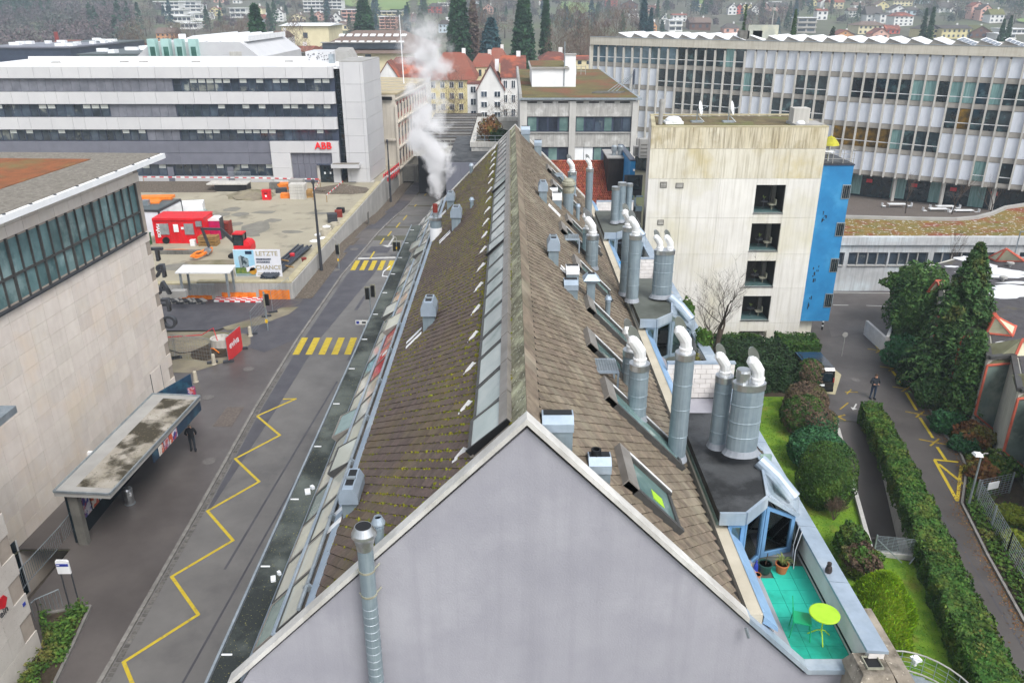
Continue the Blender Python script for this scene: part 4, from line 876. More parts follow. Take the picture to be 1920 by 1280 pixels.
P=pp(45,1132,pl,nx_);bx('house_number_plate',near,(-18.79,P.y,P.z),(.02,.16,.14),'blue_sign')
for ch,v in(('T',477),('R',508),('A',540),('F',572),('O',604)):
 z=yp(290,v,49.4).z;text(ch,'wall_letter',hall,(-22.62,49.50,z-.05),[(-1,0,0),(0,0,1),(0,1,0)],1.18,'dark_grey',.16,.03)
def railing(label,pts,h=1.0,gap=.14,mat='galv'):
 t=thing('railing',label,'railing',pts[0],'street railings');b=MB();P=[Vector(p)for p in pts]
 for a,c in zip(P,P[1:]):
  n=max(1,int((c-a).length/gap))
  for i in range(n+1):p=a.lerp(c,i/n);b.box(p.x-.008,p.x+.008,p.y-.008,p.y+.008,p.z+.08,p.z+h)
 b.part('bars',mat,t,kind='stuff');b=MB();b.tube([p+Vector((0,0,h))for p in P],.028,6);b.part('hand_rail',mat,t);b=MB();b.tube([p+Vector((0,0,.08))for p in P],.02,5);b.part('bottom_rail',mat,t)
railing('grey barred railing along the light well under the stone hall',[gp(142,990),gp(119,1020),gp(50,1097),(-21.0,24.0,0)])
railing('short grey barred railing at the corner of the near block',[gp(67,1166),gp(76,1158),gp(119,1139)])
PLN=[(-18.1,27.4),(-17.75,25.3),(-17.25,22),(-17.0,16),(-18.75,16),(-18.75,24.95),(-20.05,26.9)]
b=MB();b.prism(PLN,-.1,.14);b.struct('planting_bed','earth')
b=MB()
for a,c in zip(PLN[:3],PLN[1:4]):b.bar((*a,.13),(*c,.13),.12,.16)
b.bar((*PLN[6],.13),(*PLN[0],.13),.12,.16);b.top('bed_edging','pale stone edging round the planting bed by the bus stop sign','edging','kerb_stone')
t=thing('bus_stop_sign','white bus stop sign with a blue stripe on two thin posts','sign',(-18.75,27.35,0))
pz0,pz1=yp(120,1074,27.35).z,yp(118,1051,27.35).z;xa,xb=yp(110,1074,27.35).x,yp(134,1074,27.35).x
b=MB();b.box(xa,xb,27.3,27.38,pz0,pz1);b.part('panel','white_metal',t)
b=MB();b.box(xa+.02,xb-.02,27.285,27.299,pz0+(pz1-pz0)*.62,pz0+(pz1-pz0)*.82);b.part('stripe','blue_sign',t)
b=MB();b.box(xa+.04,xa+.16,27.278,27.284,pz0+(pz1-pz0)*.70,pz0+(pz1-pz0)*.75);b.part('stripe_mark','white_metal',t)
b=MB();b.tube([(xa,27.34,pz1-.02),(xa+.05,27.34,pz1+.05),(xb-.05,27.34,pz1+.05),(xb,27.34,pz1-.02)],.03,6);b.part('top_rail','white_metal',t)
for x in(xa+.05,xb-.05):b=MB();b.tube([(x,27.4,0),(x,27.4,pz1)],.03,6);b.part('post','dark_grey',t)
P=gp(245,946);t=thing('litter_bin','round steel litter bin beside the canopy','bin',P)
b=MB();b.lathe([(.21,0),(.23,.05),(.23,.82),(.24,.84)],(P.x,P.y,.1),18);b.part('bin_body','steel',t);b=MB();b.lathe([(.24,.84),(.2,.93),(.08,.98),(.0001,.985)],(P.x,P.y,.1),18);b.part('domed_lid','steel',t);b=MB();b.lathe([(.27,.0),(.27,.04)],(P.x,P.y,.08),18);b.part('foot_ring','galv',t)
b=MB();b.box(P.x+.16,P.x+.24,P.y-.2,P.y-.12,.65,.85);b.part('sticker','white_metal',t)
for lb,u,v in(('short stone bollard behind the canopy end board',368,718),('short stone bollard before the red banner',402,685),('stone bollard right of the fence foot',470,632)):
 P=gp(u,v);b=MB();b.lathe([(.17,0),(.19,.03),(.15,.1),(.13,.75),(.10,.82),(.0001,.84)],(P.x,P.y,.08),12);b.top('bollard',lb,'bollard','concrete_ledge',None,'stone bollards')
YZ=1.2
WALL=[(-19.25,66.7),(-18.95,76),(-18.65,85),(-18.25,97),(-17.95,106),(-17.6,118),(-17.2,132)]
b=MB();b.prism([(x-.25,y)for x,y in WALL]+[(-95,132),(-95,66.95)],-3,YZ);b.struct('building_yard','yard')
M('wall_concrete','#b9b8b4','#a5a4a1',s=.5,rough=.85,streak='#81807d',sf=.5,ss=1.2,var=.04)
rw=thing('retaining_wall','long concrete retaining wall with a cream cap beside the sunken road','wall',(-19,70,0))
for i in range(6):
 a,c=Vector(WALL[i]),Vector(WALL[i+1]);n=max(1,round((c-a).length/4));d=(c-a).normalized()
 for k in range(n):
  p,q=a.lerp(c,k/n),a.lerp(c,(k+1)/n);m=(p+q)/2;ang=math.atan2(d.y,d.x);top=1.58 if m.y<113 else .6;zl=-2.6
  bx('wall_panel',rw,(m.x-.15*math.sin(ang)*-1-.16,m.y,(top+zl)/2),((q-p).length-.02,.30,top-zl),'wall_concrete',ang)
  if m.y<112:bx('cap_stone',rw,(m.x-.26,m.y,1.62),((q-p).length-.012,.62,.12),'concrete_cap',ang)
for i in range(4):
 x0,x1,h=((-23.4,-19.3,1.58),(-27.5,-23.4,1.58),(-33.0,-27.5,1.42),(-44,-33.0,1.2))[i]
 bx('wall_panel',rw,((x0+x1)/2,66.78,h/2-.2),(x1-x0-.02,.3,h+.4),'wall_concrete');bx('cap_stone',rw,((x0+x1)/2,67.0,h+.05),(x1-x0-.012,.75,.12),'concrete_cap')
bx('wall_niche',rw,(yp(690,408,96).x+.03,96,.0),(.06,.9,1.5),'concrete_dark')
b=MB();
for i in range(6):
 a,c=Vector(WALL[i]),Vector(WALL[i+1]);b.poly([(a.x+.02,a.y,tz(*a)+.125),(a.x+1.7,a.y,tz(*a)+.125),(c.x+1.7,c.y,tz(*c)+.125),(c.x+.02,c.y,tz(*c)+.125)])
b.struct('gravel_strip','gravel')
# --- office
ab=thing('white_office','white banded office block with dark window strips and red sign','building',(-48,112,YZ))
M('office_white','#e9eaec','#e1e2e5',s=.4,rough=.4,var=.03,k=.68)
M('office_grey','#6f717c','#666873',s=.8,rough=.42,var=.035)
M('office_slate','#74767f','#5f626b',s=.8,rough=.4,var=.05)
M('office_pane','#4a5766','#2c3640',s=.7,rough=.06,spec=.8,var=.35,blot='#8a8f8a',bls=.4,blt=(.58,.66),k=.8)
M('office_navy','#3d4658','#343c4c',s=1,rough=.35)
FY=111.6;XL,XR=-74.0,-23.5
b=MB();b.box(XL,XR,FY+.5,130.5,YZ,16.2);b.part('core','office_navy',ab)
b=MB();b.box(XL,-22.6,FY+.45,130.5,16.2,16.38);b.box(XL,-22.6,130.2,130.5,16.38,16.75);b.part('roof','white_metal',ab)
b=MB();b.box(XL,XR+.05,FY+.4,FY+.6,16.38,16.56);b.part('roof_rim','white_metal',ab)
rr=random.Random(5)
for z0,z1 in((15.05,16.5),(11.75,13.3),(8.42,10.0)):
 x=XL
 while x<XR-.6:
  w=rr.choice((1.6,2.2,2.9,3.4));x1=min(XR-.5,x+w);bx('white_panel',ab,((x+x1)/2,FY+.25,(z0+z1)/2),(x1-x-.03,.5,z1-z0),'office_white');x=x1
 b=MB();pts=[(XR-.5,FY)]+[(XR-.5+.5*math.sin(a),FY+.5-.5*math.cos(a))for a in(.3,.6,.9,1.2,1.57)]+[(XR,FY+2.5),(XR-.5,FY+2.5)];b.prism(pts,z0,z1);b.part('corner_panel','office_white',ab,smooth=False)
 b=MB();b.box(XL,XR-.5,FY+.02,FY+.3,z0-.06,z0-.004);b.part('drip_edge','office_navy',ab)
def ux(u,v):return yp(u,v,FY).x
def strip(u0,u1,z0,z1,kind,step,v):
 xa,xb=ux(u0,v),ux(u1,v);n=max(1,round((xb-xa)/step));y=FY+.42
 for i in range(n):
  a,c=xa+(xb-xa)*i/n,xa+(xb-xa)*(i+1)/n
  if kind=='panel':bx('grey_panel',ab,((a+c)/2,y,(z0+z1)/2),(c-a-.035,.12,z1-z0-.03),'office_slate')
  else:
   bx('window',ab,((a+c)/2,y+.02,(z0+z1)/2),(c-a-.10,.06,z1-z0-.08),'office_pane')
   bx('mullion',ab,(a,y-.02,(z0+z1)/2),(.08,.16,z1-z0-.02),'office_navy')
   if rr.random()<.4:bx('blind',ab,((a+c)/2,y-.018,z1-.04-(z1-z0)*.16),(c-a-.2,.02,(z1-z0)*.3),'blind')
   if rr.random()<.5:bx('vent_sash',ab,((a+c)/2,y-.03,z0+(z1-z0)*.55),(c-a-.1,.05,.05),'office_navy')
strip(-30,322,13.35,14.98,'panel',1.12,157);strip(322,618,13.35,14.98,'w',1.08,157)
strip(-30,202,10.05,11.68,'w',1.2,205);strip(204,328,10.05,11.68,'panel',1.12,205);strip(330,620,10.05,11.68,'w',1.08,205)
strip(-30,272,6.9,8.35,'w',1.1,251);strip(274,335,6.9,8.35,'panel',1.12,251);strip(337,622,6.9,8.35,'w',1.1,251)
x=XL
while x<ux(508,280)-.2:w=9.5;x1=min(ux(508,280),x+w);bx('grey_panel',ab,((x+x1)/2,FY+.2,6.05),(x1-x-.02,.5,1.55),'office_grey');bx('grey_panel',ab,((x+x1)/2,FY+.2,4.47),(x1-x-.02,.5,1.50),'office_grey');x=x1
strip(-30,512,2.05,3.68,'w',1.15,317)
x=XL
while x<ux(545,335)-.2:w=4.4;x1=min(ux(545,335),x+w);bx('plinth_panel',ab,((x+x1)/2,FY+.3,1.62),(x1-x-.02,.4,.80),'office_white');x=x1
for u in(322,434):xx=ux(u,335);bx('plinth_door',ab,(xx,FY+.08,2.3),(.85,.06,2.1),'office_grey')
px0,px1=ux(508,275),ux(636,275);pi0,pi1=ux(547,300),ux(624,300)
for x0,x1,z0,z1 in((px0,(px0+px1)/2,5.35,6.85),((px0+px1)/2,px1,5.35,6.85),(px0,pi0,3.3,5.33),(px0,pi0,1.25,3.28),(pi1,px1,3.3,5.33),(pi1,px1,1.25,3.28)):
 bx('portal_panel',ab,((x0+x1)/2,FY-.1,(z0+z1)/2),(x1-x0-.02,.6,z1-z0),'office_white')
for i in range(7):
 w=(pi1-pi0)/7;bx('portal_grey_panel',ab,(pi0+(i+.5)*w,FY+.1,4.55),(w-.03,.2,1.55),'office_grey')
for i in range(4):w=(pi1-pi0)*.6/4;bx('portal_grey_panel',ab,(pi0+(i+.5)*w,FY+.1,2.5),(w-.03,.2,2.5),'office_grey')
dx0=pi0+(pi1-pi0)*.66;bx('entrance_door',ab,((dx0+pi1)/2,FY+.12,2.4),(pi1-dx0-.1,.1,2.4),'dark_glass');bx('door_jamb',ab,(dx0-.15,FY,2.45),(.35,.5,2.55),'concrete')
bx('door_canopy',ab,((dx0+pi1)/2,FY-.2,3.72),(pi1-dx0+.5,.7,.12),'office_navy')
for q in(.35,.75):bx('door_notice',ab,(dx0+(pi1-dx0)*q,FY+.06,2.5),(.22,.02,.3),'white_metal')
P=yp(606,274,FY-.45);M('sign_red','#ee1c23','#e4161d',s=2,rough=.35)
text('ABB','red_sign',ab,(P.x,FY-.50,P.z),[(1,0,0),(0,0,1),(0,-1,0)],1.28,'sign_red',.06,.02)
tw=[(-22.6,FY-.1),(-19.55,FY-.1),(-18.75,121),(-22.6,121)]
t=thing('stair_tower','tall white panelled stair tower at the end of the banded office','tower',(-20.8,114,YZ))
b=MB();b.prism([(-22.55,FY),(-19.6,FY),(-18.8,121),(-22.5,121)],.3,17.0);b.part('core','office_navy',t)
zz=[1.3,3.15,5.3,7.55,9.8,12.0,14.3,17.1]
for z0,z1 in zip(zz,zz[1:]):
 for xa,xb in((-22.6,-22.15),(-22.15,-19.95),(-19.95,-19.55)):bx('front_panel',t,((xa+xb)/2,FY-.05,(z0+z1)/2),(xb-xa-.02,.12,z1-z0-.03),'office_white')
 for k in range(3):
  a,c=Vector((-19.55,FY-.1)).lerp(Vector((-18.75,121)),(0,.1,.55)[k]),Vector((-19.55,FY-.1)).lerp(Vector((-18.75,121)),(.1,.55,1)[k]);m=(a+c)/2
  bx('side_panel',t,(m.x,m.y,(z0+z1)/2),(.1,(c-a).length-.02,z1-z0-.03),'office_white',math.atan2(-(c-a).x,(c-a).y))
b=MB();b.prism(tw,17.1,17.2);b.part('roof','canopy_plain',t)
b=MB();b.box(-23.6,-22.6,FY+1.3,FY+1.5,2,16.4);g_=b.part('glass_slot','dark_glass',t)
for k in range(14):bx('slot_bar',t,(-23.1,FY+1.27,3+k*.95),(1.0,.05,.06),'office_navy')
b=MB();x0,x1=ux(625,308),ux(677,308);b.box(x0,x1,FY-1.6,FY-.1,3.45,3.95);b.part('entrance_canopy','office_white',t);b=MB();b.box(x0+.1,x1-.1,FY-1.5,FY-.15,3.95,3.97);b.part('canopy_gravel','roof_gravel',t)
bx('foundation',t,(-20.3,FY+.6,.75),(2.4,1.4,1.1),'concrete')
t=thing('rooftop_plant','white perforated rooftop plant housing on the banded office','plant housing',(-26,122,16.4))
x0,x1=yp(573,105,122).x,yp(624,105,122).x;za,zb=16.38,yp(600,97,122).z;b=MB();b.box(x0,x1,122,128,za,zb);b.part('housing','office_white',t)
for k in range(36):bx('perforation',t,(rr.uniform(x0+.2,x1-.2),121.99,rr.uniform(za+.3,zb-.2)),(.14,.04,.10),'dark_grey')
b=MB();xa,xb=yp(624,105,124).x,yp(665,105,124).x;b.hexa([(xa,124,za),(xb,124,za),(xb,128,za),(xa,128,za)],[(xa+.2,124,zb),(xb-.9,124,zb),(xb-.9,128,zb+.3),(xa+.2,128,zb+.3)]);b.part('cowl','canopy_plain',t)
b=MB();b.box(xa+.2,xa+.9,120,121,16.38,17.6);b.part('vent','galv',t)
for u,v in((104,118),(232,117),(268,117),(366,117),(540,116)):P=gp(u,v,16.4);b=MB();b.obox((P.x,P.y,16.38),.9,.9,.18,.2);b.sphere((P.x+.6,P.y,16.42),.2,6);b.top('roof_outlet','small roof outlet on the banded office roof','roof outlet','canopy_plain',None,'roof outlets')
# --- containers
M('container_red','#dd1622','#c8141f',s=.8,rough=.45,streak='#a31019',sf=.25,ss=.7,var=.0)
def corr_box(mb,x0,x1,y0,y1,z0,z1,step=.25,dep=.03):
 n=max(2,int((x1-x0)/step));o=[]
 for i in range(n):
  xa,xb=x0+(x1-x0)*i/n,x0+(x1-x0)*(i+1)/n;w=xb-xa;o+=[(xa,y0),(xa+w*.4,y0),(xa+w*.5,y0+dep),(xb-w*.1,y0+dep)]
 o+=[(x1,y0),(x1,y1),(x0,y1)];mb.prism(o,z0,z1)
A,B_=gp(294,456,YZ),gp(384,458,YZ);cx0,cx1,cy=A.x,B_.x,A.y;ch=2.55
t=thing('red_container','red site container with two shuttered windows and white lettering','container',((cx0+cx1)/2,cy,YZ))
b=MB();corr_box(b,cx0,cx1,cy,cy+2.9,YZ,YZ+ch);b.part('body','container_red',t)
b=MB();b.box(cx0-.05,cx1+.05,cy-.05,cy+2.95,YZ+ch,YZ+ch+.10);b.part('roof','container_red',t)
b=MB();b.box(cx0-.06,cx1+.06,cy-.07,cy-.0,YZ,YZ+.12);b.box(cx0-.06,cx1+.06,cy-.08,cy,YZ+ch-.14,YZ+ch);b.box(cx0-.06,cx0+.08,cy-.07,cy,YZ+.12,YZ+ch-.14);b.box(cx1-.08,cx1+.06,cy-.07,cy,YZ+.12,YZ+ch-.14);b.part('edge_rail','container_red',t)
for f in(.20,.70):
 x=cx0+(cx1-cx0)*f;w=bx('shuttered_window',t,(x,cy-.02,YZ+1.5),(.95,.08,1.15),'galv')
 for k in range(9):bx('slat',t,(x,cy-.07,YZ+1.0+k*.125),(.9,.02,.015),'concrete')
for f,w,h in((.44,.5,.8),(.57,.28,.25)):bx('notice',t,(cx0+(cx1-cx0)*f,cy-.03,YZ+1.6),(w,.05,h),'white_metal')
text('BIAJOIS','lettering',t,(cx0+.42,cy-.06,YZ+1.35),[(0,0,-1),(1,0,0),(0,-1,0)],.44,'white_metal',.01,.015)
bx('air_conditioner',t,(cx1-.4,cy-.2,YZ+2.1),(.55,.3,.5),'galv')
b=MB();b.cyl((cx0+1.1,cy-.28,YZ+.35),(cx0+1.1,cy-.08,YZ+.35),.35,n=16);b.top('spare_tyre','black tyre leaning on the red container','tyre','black')
P=gp(363,460,YZ);b=MB();b.obox(P,.5,.45,.55);b.obox((P.x,P.y,P.z+.55),.54,.49,.05);b.top('white_bin','small white box in front of the red container','box','white_metal')
P=gp(292,458,YZ);b=MB();b.obox((P.x-.9,P.y-.2,YZ),.9,.9,1.1);b.obox((P.x-.9,P.y-.2,YZ+1.1),1.0,1.0,.1);M('bin_green','#2f6a3c','#275832',s=2,rough=.5);b.top('green_bin','green wheeled bin at the left end of the red container','bin','bin_green')
A=gp(388,450,YZ+.0);x0,y0=A.x+.35,A.y+.2;M('magenta','#c31463','#a81056',s=2,rough=.45)
t=thing('portable_toilet','magenta portable toilet with a white roof beside the red container','toilet',(x0+.6,y0,YZ))
b=MB();b.box(x0,x0+1.15,y0,y0+1.15,YZ,YZ+2.0);b.part('cabin','magenta',t);bx('door',t,(x0+.58,y0-.02,YZ+1.0),(.9,.05,1.8),'magenta')
for k in range(6):bx('door_rib',t,(x0+.58,y0-.05,YZ+.35+k*.22),(.7,.03,.05),'logo_red')
b=MB();sec=[(0,2.0),(1.19,2.0),(1.19,2.15),(.85,2.32),(.3,2.32),(0,2.15)];b.hexa([(x0-.02+s,y0-.05,YZ+z)for s,z in sec],[(x0-.02+s,y0+1.2,YZ+z)for s,z in sec]);b.part('roof','white_metal',t)
bx('side_panel',t,(x0+1.17,y0+.55,YZ+1.15),(.06,1.1,2.2),'dark_grey')
A=gp(300,447,YZ);cA=gp(298,412,YZ+2.7);M('cabin_white','#dfe2ea','#d2d5de',s=.8,rough=.45);M('cabin_roof','#6f7a7c','#626c6e',s=1,rough=.6,k=HK)
p1,p2,p3=gp(297,394,YZ+2.8),gp(338,373,YZ+2.8),gp(272,376,YZ+2.8)
t=thing('site_cabin','white site cabin with dark edges behind the red container','cabin',(p1.x,p1.y,YZ));d=(p2-p1);e=Vector((-7.5,0.3,0))
b=MB();q=[p1+e,p1,p2,p2+e];b.hexa([(v.x,v.y,YZ)for v in q],[(v.x,v.y,YZ+2.7)for v in q]);b.part('body','cabin_white',t)
b=MB();b.hexa([(v.x,v.y,YZ+2.71)for v in q],[(v.x,v.y,YZ+2.82)for v in q]);b.part('roof','cabin_roof',t)
b=MB()
for a,c in((p1,p2),(p1,p1+e)):b.bar((a.x,a.y,YZ+2.72),(c.x,c.y,YZ+2.72),.16,.2)
b.bar((p1.x,p1.y,YZ),(p1.x,p1.y,YZ+2.7),.18);b.bar((p2.x,p2.y,YZ),(p2.x,p2.y,YZ+2.7),.18);b.part('dark_edge','dark_grey',t)
for k in range(3):m=p1.lerp(p2,.2+.3*k);bx('wall_panel',t,(m.x+.03,m.y,YZ+1.4),(.05,2.0,2.1),'white_metal',math.atan2(-d.x,d.y))
bx('roof_unit',t,(p1.x-2.2,p1.y+2.2,YZ+3.1),(.7,.6,.6),'galv')
b=MB();P=gp(284,378,YZ+2.85);b.obox((P.x-.6,P.y,YZ+2.83),3.2,2.4,.15,.2);b.obox((P.x,P.y+1.5,YZ+2.84),3.6,1.4,.3,.1,0);b.top('orange_sheet_pile','orange sheeting lying on the site cabin roof','sheeting','orange_sheet')
P=gp(337,417,YZ);t=thing('white_skip','low white roofed trailer between cabin and red container','trailer',P)
b=MB();b.obox((P.x,P.y+2,YZ+.5),4.2,2.4,1.3,.25);b.part('body','white_metal',t);b=MB();b.obox((P.x,P.y+2,YZ),3.8,2.0,.5,.25);b.part('chassis','dark_grey',t)
P=gp(372,412,YZ);b=MB();b.obox(P,1.9,1.4,1.0,.1);b.obox((P.x,P.y,P.z+1.0),1.7,1.2,.15,.1);b.top('pale_green_crate','pale green crate behind the portable toilet','crate','pane_sky')
for lb,u,v,w,d_,h,m in(('rusty brown mesh basket right of the portable toilet',418,440,1.9,1.2,1.5,'clay_red'),('brown stacked pallets before the portable toilet',393,459,1.9,1.1,1.0,'timber')):
 P=gp(u,v,YZ);t=thing('pallet_stack' if m=='timber' else 'mesh_basket',lb,'pallets' if m=='timber' else 'basket',P)
 for k in range(6):bx('board',t,(P.x,P.y,YZ+.08+k*h/6),(w,d_,h/6*.6),m)
 for s in(-.45,0,.45):bx('block',t,(P.x+s*w,P.y,YZ+h/2),(.12,d_*.98,h),m)
P=gp(455,480,YZ);t=thing('mini_excavator','red mini excavator with a grey folded arm behind the billboard','excavator',P);ex,ey=P.x,P.y
for s in(-.75,.75):
 b=MB();sec=[(-1.1,.15),(-.9,0),(.9,0),(1.1,.15),(1.1,.35),(.9,.5),(-.9,.5),(-1.1,.35)];b.hexa([(ex+a,ey+s-.2,YZ+z)for a,z in sec],[(ex+a,ey+s+.2,YZ+z)for a,z in sec]);b.part('track','black',t)
b=MB();b.box(ex-.5,ex+1.15,ey-.8,ey+.8,YZ+.62,YZ+1.25);b.hexa([(ex+.5,ey-.8,YZ+1.25),(ex+1.15,ey-.8,YZ+1.25),(ex+1.15,ey+.8,YZ+1.25),(ex+.5,ey+.8,YZ+1.25)],[(ex+.5,ey-.7,YZ+1.7),(ex+.95,ey-.7,YZ+1.6),(ex+.95,ey+.7,YZ+1.6),(ex+.5,ey+.7,YZ+1.7)]);b.part('body','container_red',t)
b=MB();b.box(ex-.45,ex+.45,ey-.7,ey+.3,YZ+1.25,YZ+2.35);c_=b.part('cab','dark_glass',t);b=MB();b.box(ex-.5,ex+.52,ey-.75,ey+.35,YZ+2.35,YZ+2.47);b.part('cab_roof','container_red',t)
for sx,sy in((-.47,-.72),(.47,-.72),(-.47,.32),(.47,.32)):bx('cab_post',t,(ex+sx,ey+sy,YZ+1.8),(.08,.08,1.1),'black')
b=MB();b.bar((ex-.5,ey+.5,YZ+.9),(ex-1.9,ey+.4,YZ+2.6),.22,.3);b.part('boom','dark_grey',t);b=MB();b.bar((ex-1.8,ey+.4,YZ+2.6),(ex-3.7,ey+.2,YZ+2.7),.18,.22);b.part('dipper_link','dark_grey',t)
b=MB();b.bar((ex-3.7,ey+.2,YZ+2.8),(ex-3.2,ey+.1,YZ+.9),.2,.26);b.part('dipper_arm','dark_grey',t)
b=MB();s_=[(-.35,.1),(.1,0),(.35,.35),(.1,.65),(-.2,.6)];b.hexa([(ex-3.4+a,ey-.25,YZ+z+.2)for a,z in s_],[(ex-3.4+a,ey+.35,YZ+z+.2)for a,z in s_]);b.part('bucket','galv',t)
pts=[];P0,P1=gp(362,486,YZ+.2),gp(396,470,YZ+.2);hr=random.Random(2)
for k in range(90):
 a=k*.42;c=P0.lerp(P1,.5);ax=(P1-P0)/2*(1+.12*math.sin(k*.7));nrm=Vector((ax.y,-ax.x,0))*.28;pts.append(c+ax*math.cos(a)+nrm*math.sin(a)+Vector((0,0,.1+.25*hr.random())))
b=MB();b.tube(pts,.07,5);b.tube([gp(300,469,YZ+.1),gp(340,468,YZ+.1),gp(372,470,YZ+.1),gp(380,476,YZ+.15)],.07,5);b.top('orange_hose','coil of orange hose on the yard ground','hose','orange_sheet')
b=MB();hr2=random.Random(9)
def heap(mb,c,rx,ry,h,n=16,rough=.15):
 c=Vector(c);o=len(mb.v);rings=6
 for i in range(rings+1):
  f=i/rings;r=1-f**1.3
  for j in range(n):a=2*math.pi*j/n;k=1+hr2.uniform(-rough,rough);mb.v.append((c.x+rx*r*math.cos(a)*k,c.y+ry*r*math.sin(a)*k,c.z+h*f*(1+hr2.uniform(-.1,.1))))
 for i in range(rings):
  for j in range(n):mb.f.append((o+i*n+j,o+i*n+(j+1)%n,o+(i+1)*n+(j+1)%n,o+(i+1)*n+j));mb.m.append(0)
heap(b,gp(640,358,YZ),4.5,2.2,.9);b.struct('gravel_heap','gravel',kind='stuff')
b=MB();heap(b,gp(470,366,YZ),3.0,3.2,.7);b.struct('dirt_heap','dirt',kind='stuff')
b=MB();heap(b,gp(410,493,YZ),3.2,1.0,.25);b.struct('soil_heap','dirt',kind='stuff')
b=MB();A,B_=gp(260,361,YZ),gp(403,362,YZ);b.hexa([(A.x-30,A.y,YZ),(B_.x,A.y,YZ),(B_.x,FY-.6,YZ),(A.x-30,FY-.6,YZ)],[(A.x-30,A.y+.4,YZ+.05),(B_.x,A.y+.4,YZ+.05),(B_.x,FY-.6,YZ+.3),(A.x-30,FY-.6,YZ+.3)]);b.struct('gravel_bank','gravel')
b=MB()
for u,v,w,h in((410,403,2.6,1.6),(434,393,2.8,1.3),(452,402,2.2,1.2),(497,398,3.2,1.0),(512,413,2.6,1.0),(483,428,4,3.4),(440,420,3,1.2),(545,435,3,.8),(600,400,3,.7),(330,500,4,1.2),(470,440,3,.9)):
 P=gp(u,v,YZ+.006);n=9;b.poly([(P.x+math.cos(2*math.pi*i/n)*w/2*hr2.uniform(.6,1.1),P.y+math.sin(2*math.pi*i/n)*h*hr2.uniform(.6,1.1),YZ+.006+len(b.f)*.0015)for i in range(n)])
M('patch_grey','#a29f93','#8e8b81',s=.8,rough=.85,k=HK);b.struct('repair_patches','patch_grey')
P0,P1=gp(300,477,YZ),gp(375,476,YZ);b=MB();b.box(P0.x,P1.x,P0.y,P0.y+.5,YZ,YZ+.35);b.top('timber_kerb','low dark concrete kerb in the yard before the hose','kerb','concrete_dark')
P=gp(428,358,YZ);t=thing('loading_ramp','grey loading ramp with a barred railing at the office wall','ramp',P)
b=MB();b.box(P.x-1.6,P.x+2.6,P.y-.4,P.y+1.6,YZ,YZ+.9);b.part('block','black',t);b=MB();b.box(P.x-2.6,P.x+2.7,P.y-.5,P.y+1.7,YZ+.9,YZ+1.05);b.part('deck','concrete',t)
b=MB();
for i in range(26):b.box(P.x-.3+i*.12,P.x-.28+i*.12,P.y+1.6,P.y+1.62,YZ+1.05,YZ+2.2)
b.box(P.x-.35,P.x+2.75,P.y+1.58,P.y+1.64,YZ+2.16,YZ+2.22);b.part('railing','galv',t)
def goods(label,u,v,w,d_,h,m,cat,lay=4,rot=0,name='material_stack'):
 P=gp(u,v,YZ);t=thing(name,label,cat,P)
 for k in range(lay):b=MB();b.obox((P.x,P.y+d_/2,YZ+k*h/lay),w*random.uniform(.93,1.0),d_*random.uniform(.93,1),h/lay*.93,rot);b.part('layer',m,t)
 return t
goods('tall grey shrink wrapped stack near the office entrance',558,374,2.0,1.6,1.9,'concrete','stack',5);goods('grey wrapped stack behind the taller one',556,360,2.0,1.2,1.6,'canopy_plain','stack',4)
goods('flat orange formwork panels left of the grey stack',537,372,1.6,1.0,.6,'orange_sheet','panels',4,.1);goods('large orange sheet leaning by the grey stacks',536,356,2.2,1.4,.8,'orange_sheet','panels',3);goods('brown timber bundle right of the grey stack',577,371,1.1,1.1,1.0,'timber','timber',5,.4)
goods('dark machine parts heap left of the orange panels',526,362,1.5,.9,.6,'dark_grey','parts',3,.3);goods('grey slab stack left of the dark parts',514,356,1.3,.9,.9,'concrete_dark','slabs',4)
P=gp(501,374,YZ);t=thing('power_cabinet','red site power cabinet with a white label','cabinet',P);b=MB();b.obox(P,1.0,.7,1.1);b.part('cabinet','container_red',t);b=MB();b.obox((P.x,P.y,YZ+1.1),1.1,.8,.14);b.part('lid','container_red',t);bx('label_plate',t,(P.x,P.y-.36,YZ+.5),(.22,.03,.25),'white_metal');bx('socket',t,(P.x,P.y-.36,YZ+.85),(.4,.03,.12),'black')
M('tape_red','#d4323c','#c42a34',s=2,rough=.5)
def tape(label,pts,n,drop=1.0):
 t=thing('barrier_tape',label,'barrier tape',pts[0],'red and white barrier tapes');P=[Vector(p)for p in pts]
 for a,c in zip(P,P[1:]):
  m=max(2,int(n*(c-a).length/sum((q-p).length for p,q in zip(P,P[1:]))))
  for i in range(m):p,q=a.lerp(c,i/m),a.lerp(c,(i+1)/m);w=MB();w.bar(p,q,.03,.14);w.part('stripe','tape_red' if i%2==0 else 'white_metal',t)
 for p in P:w=MB();w.box(p.x-.03,p.x+.03,p.y-.03,p.y+.03,p.z-drop,p.z+.05);w.part('stake','timber',t)
tape('barrier tape along the office plinth',[yp(268,332,FY-.35),yp(440,333,FY-.35),yp(598,336,FY-.6)],44)
tape('barrier tape down the right side of the entrance path',[gp(643,340,YZ+1.0),gp(612,366,YZ+.9)],12);tape('barrier tape on the left of the entrance path',[gp(600,338,YZ+1),gp(586,362,YZ+.9)],10)
P=gp(615,420,YZ);goods('dark stacked crates by the wall cap',622,418,1.1,1.0,1.0,'dark_grey','crates',3,.3);goods('rusty red pump with black motor by the wall',634,408,.9,.8,.8,'clay_red','pump',3,.2);goods('black motor block behind the concrete ring',638,400,.9,.7,.6,'black','motor',2)
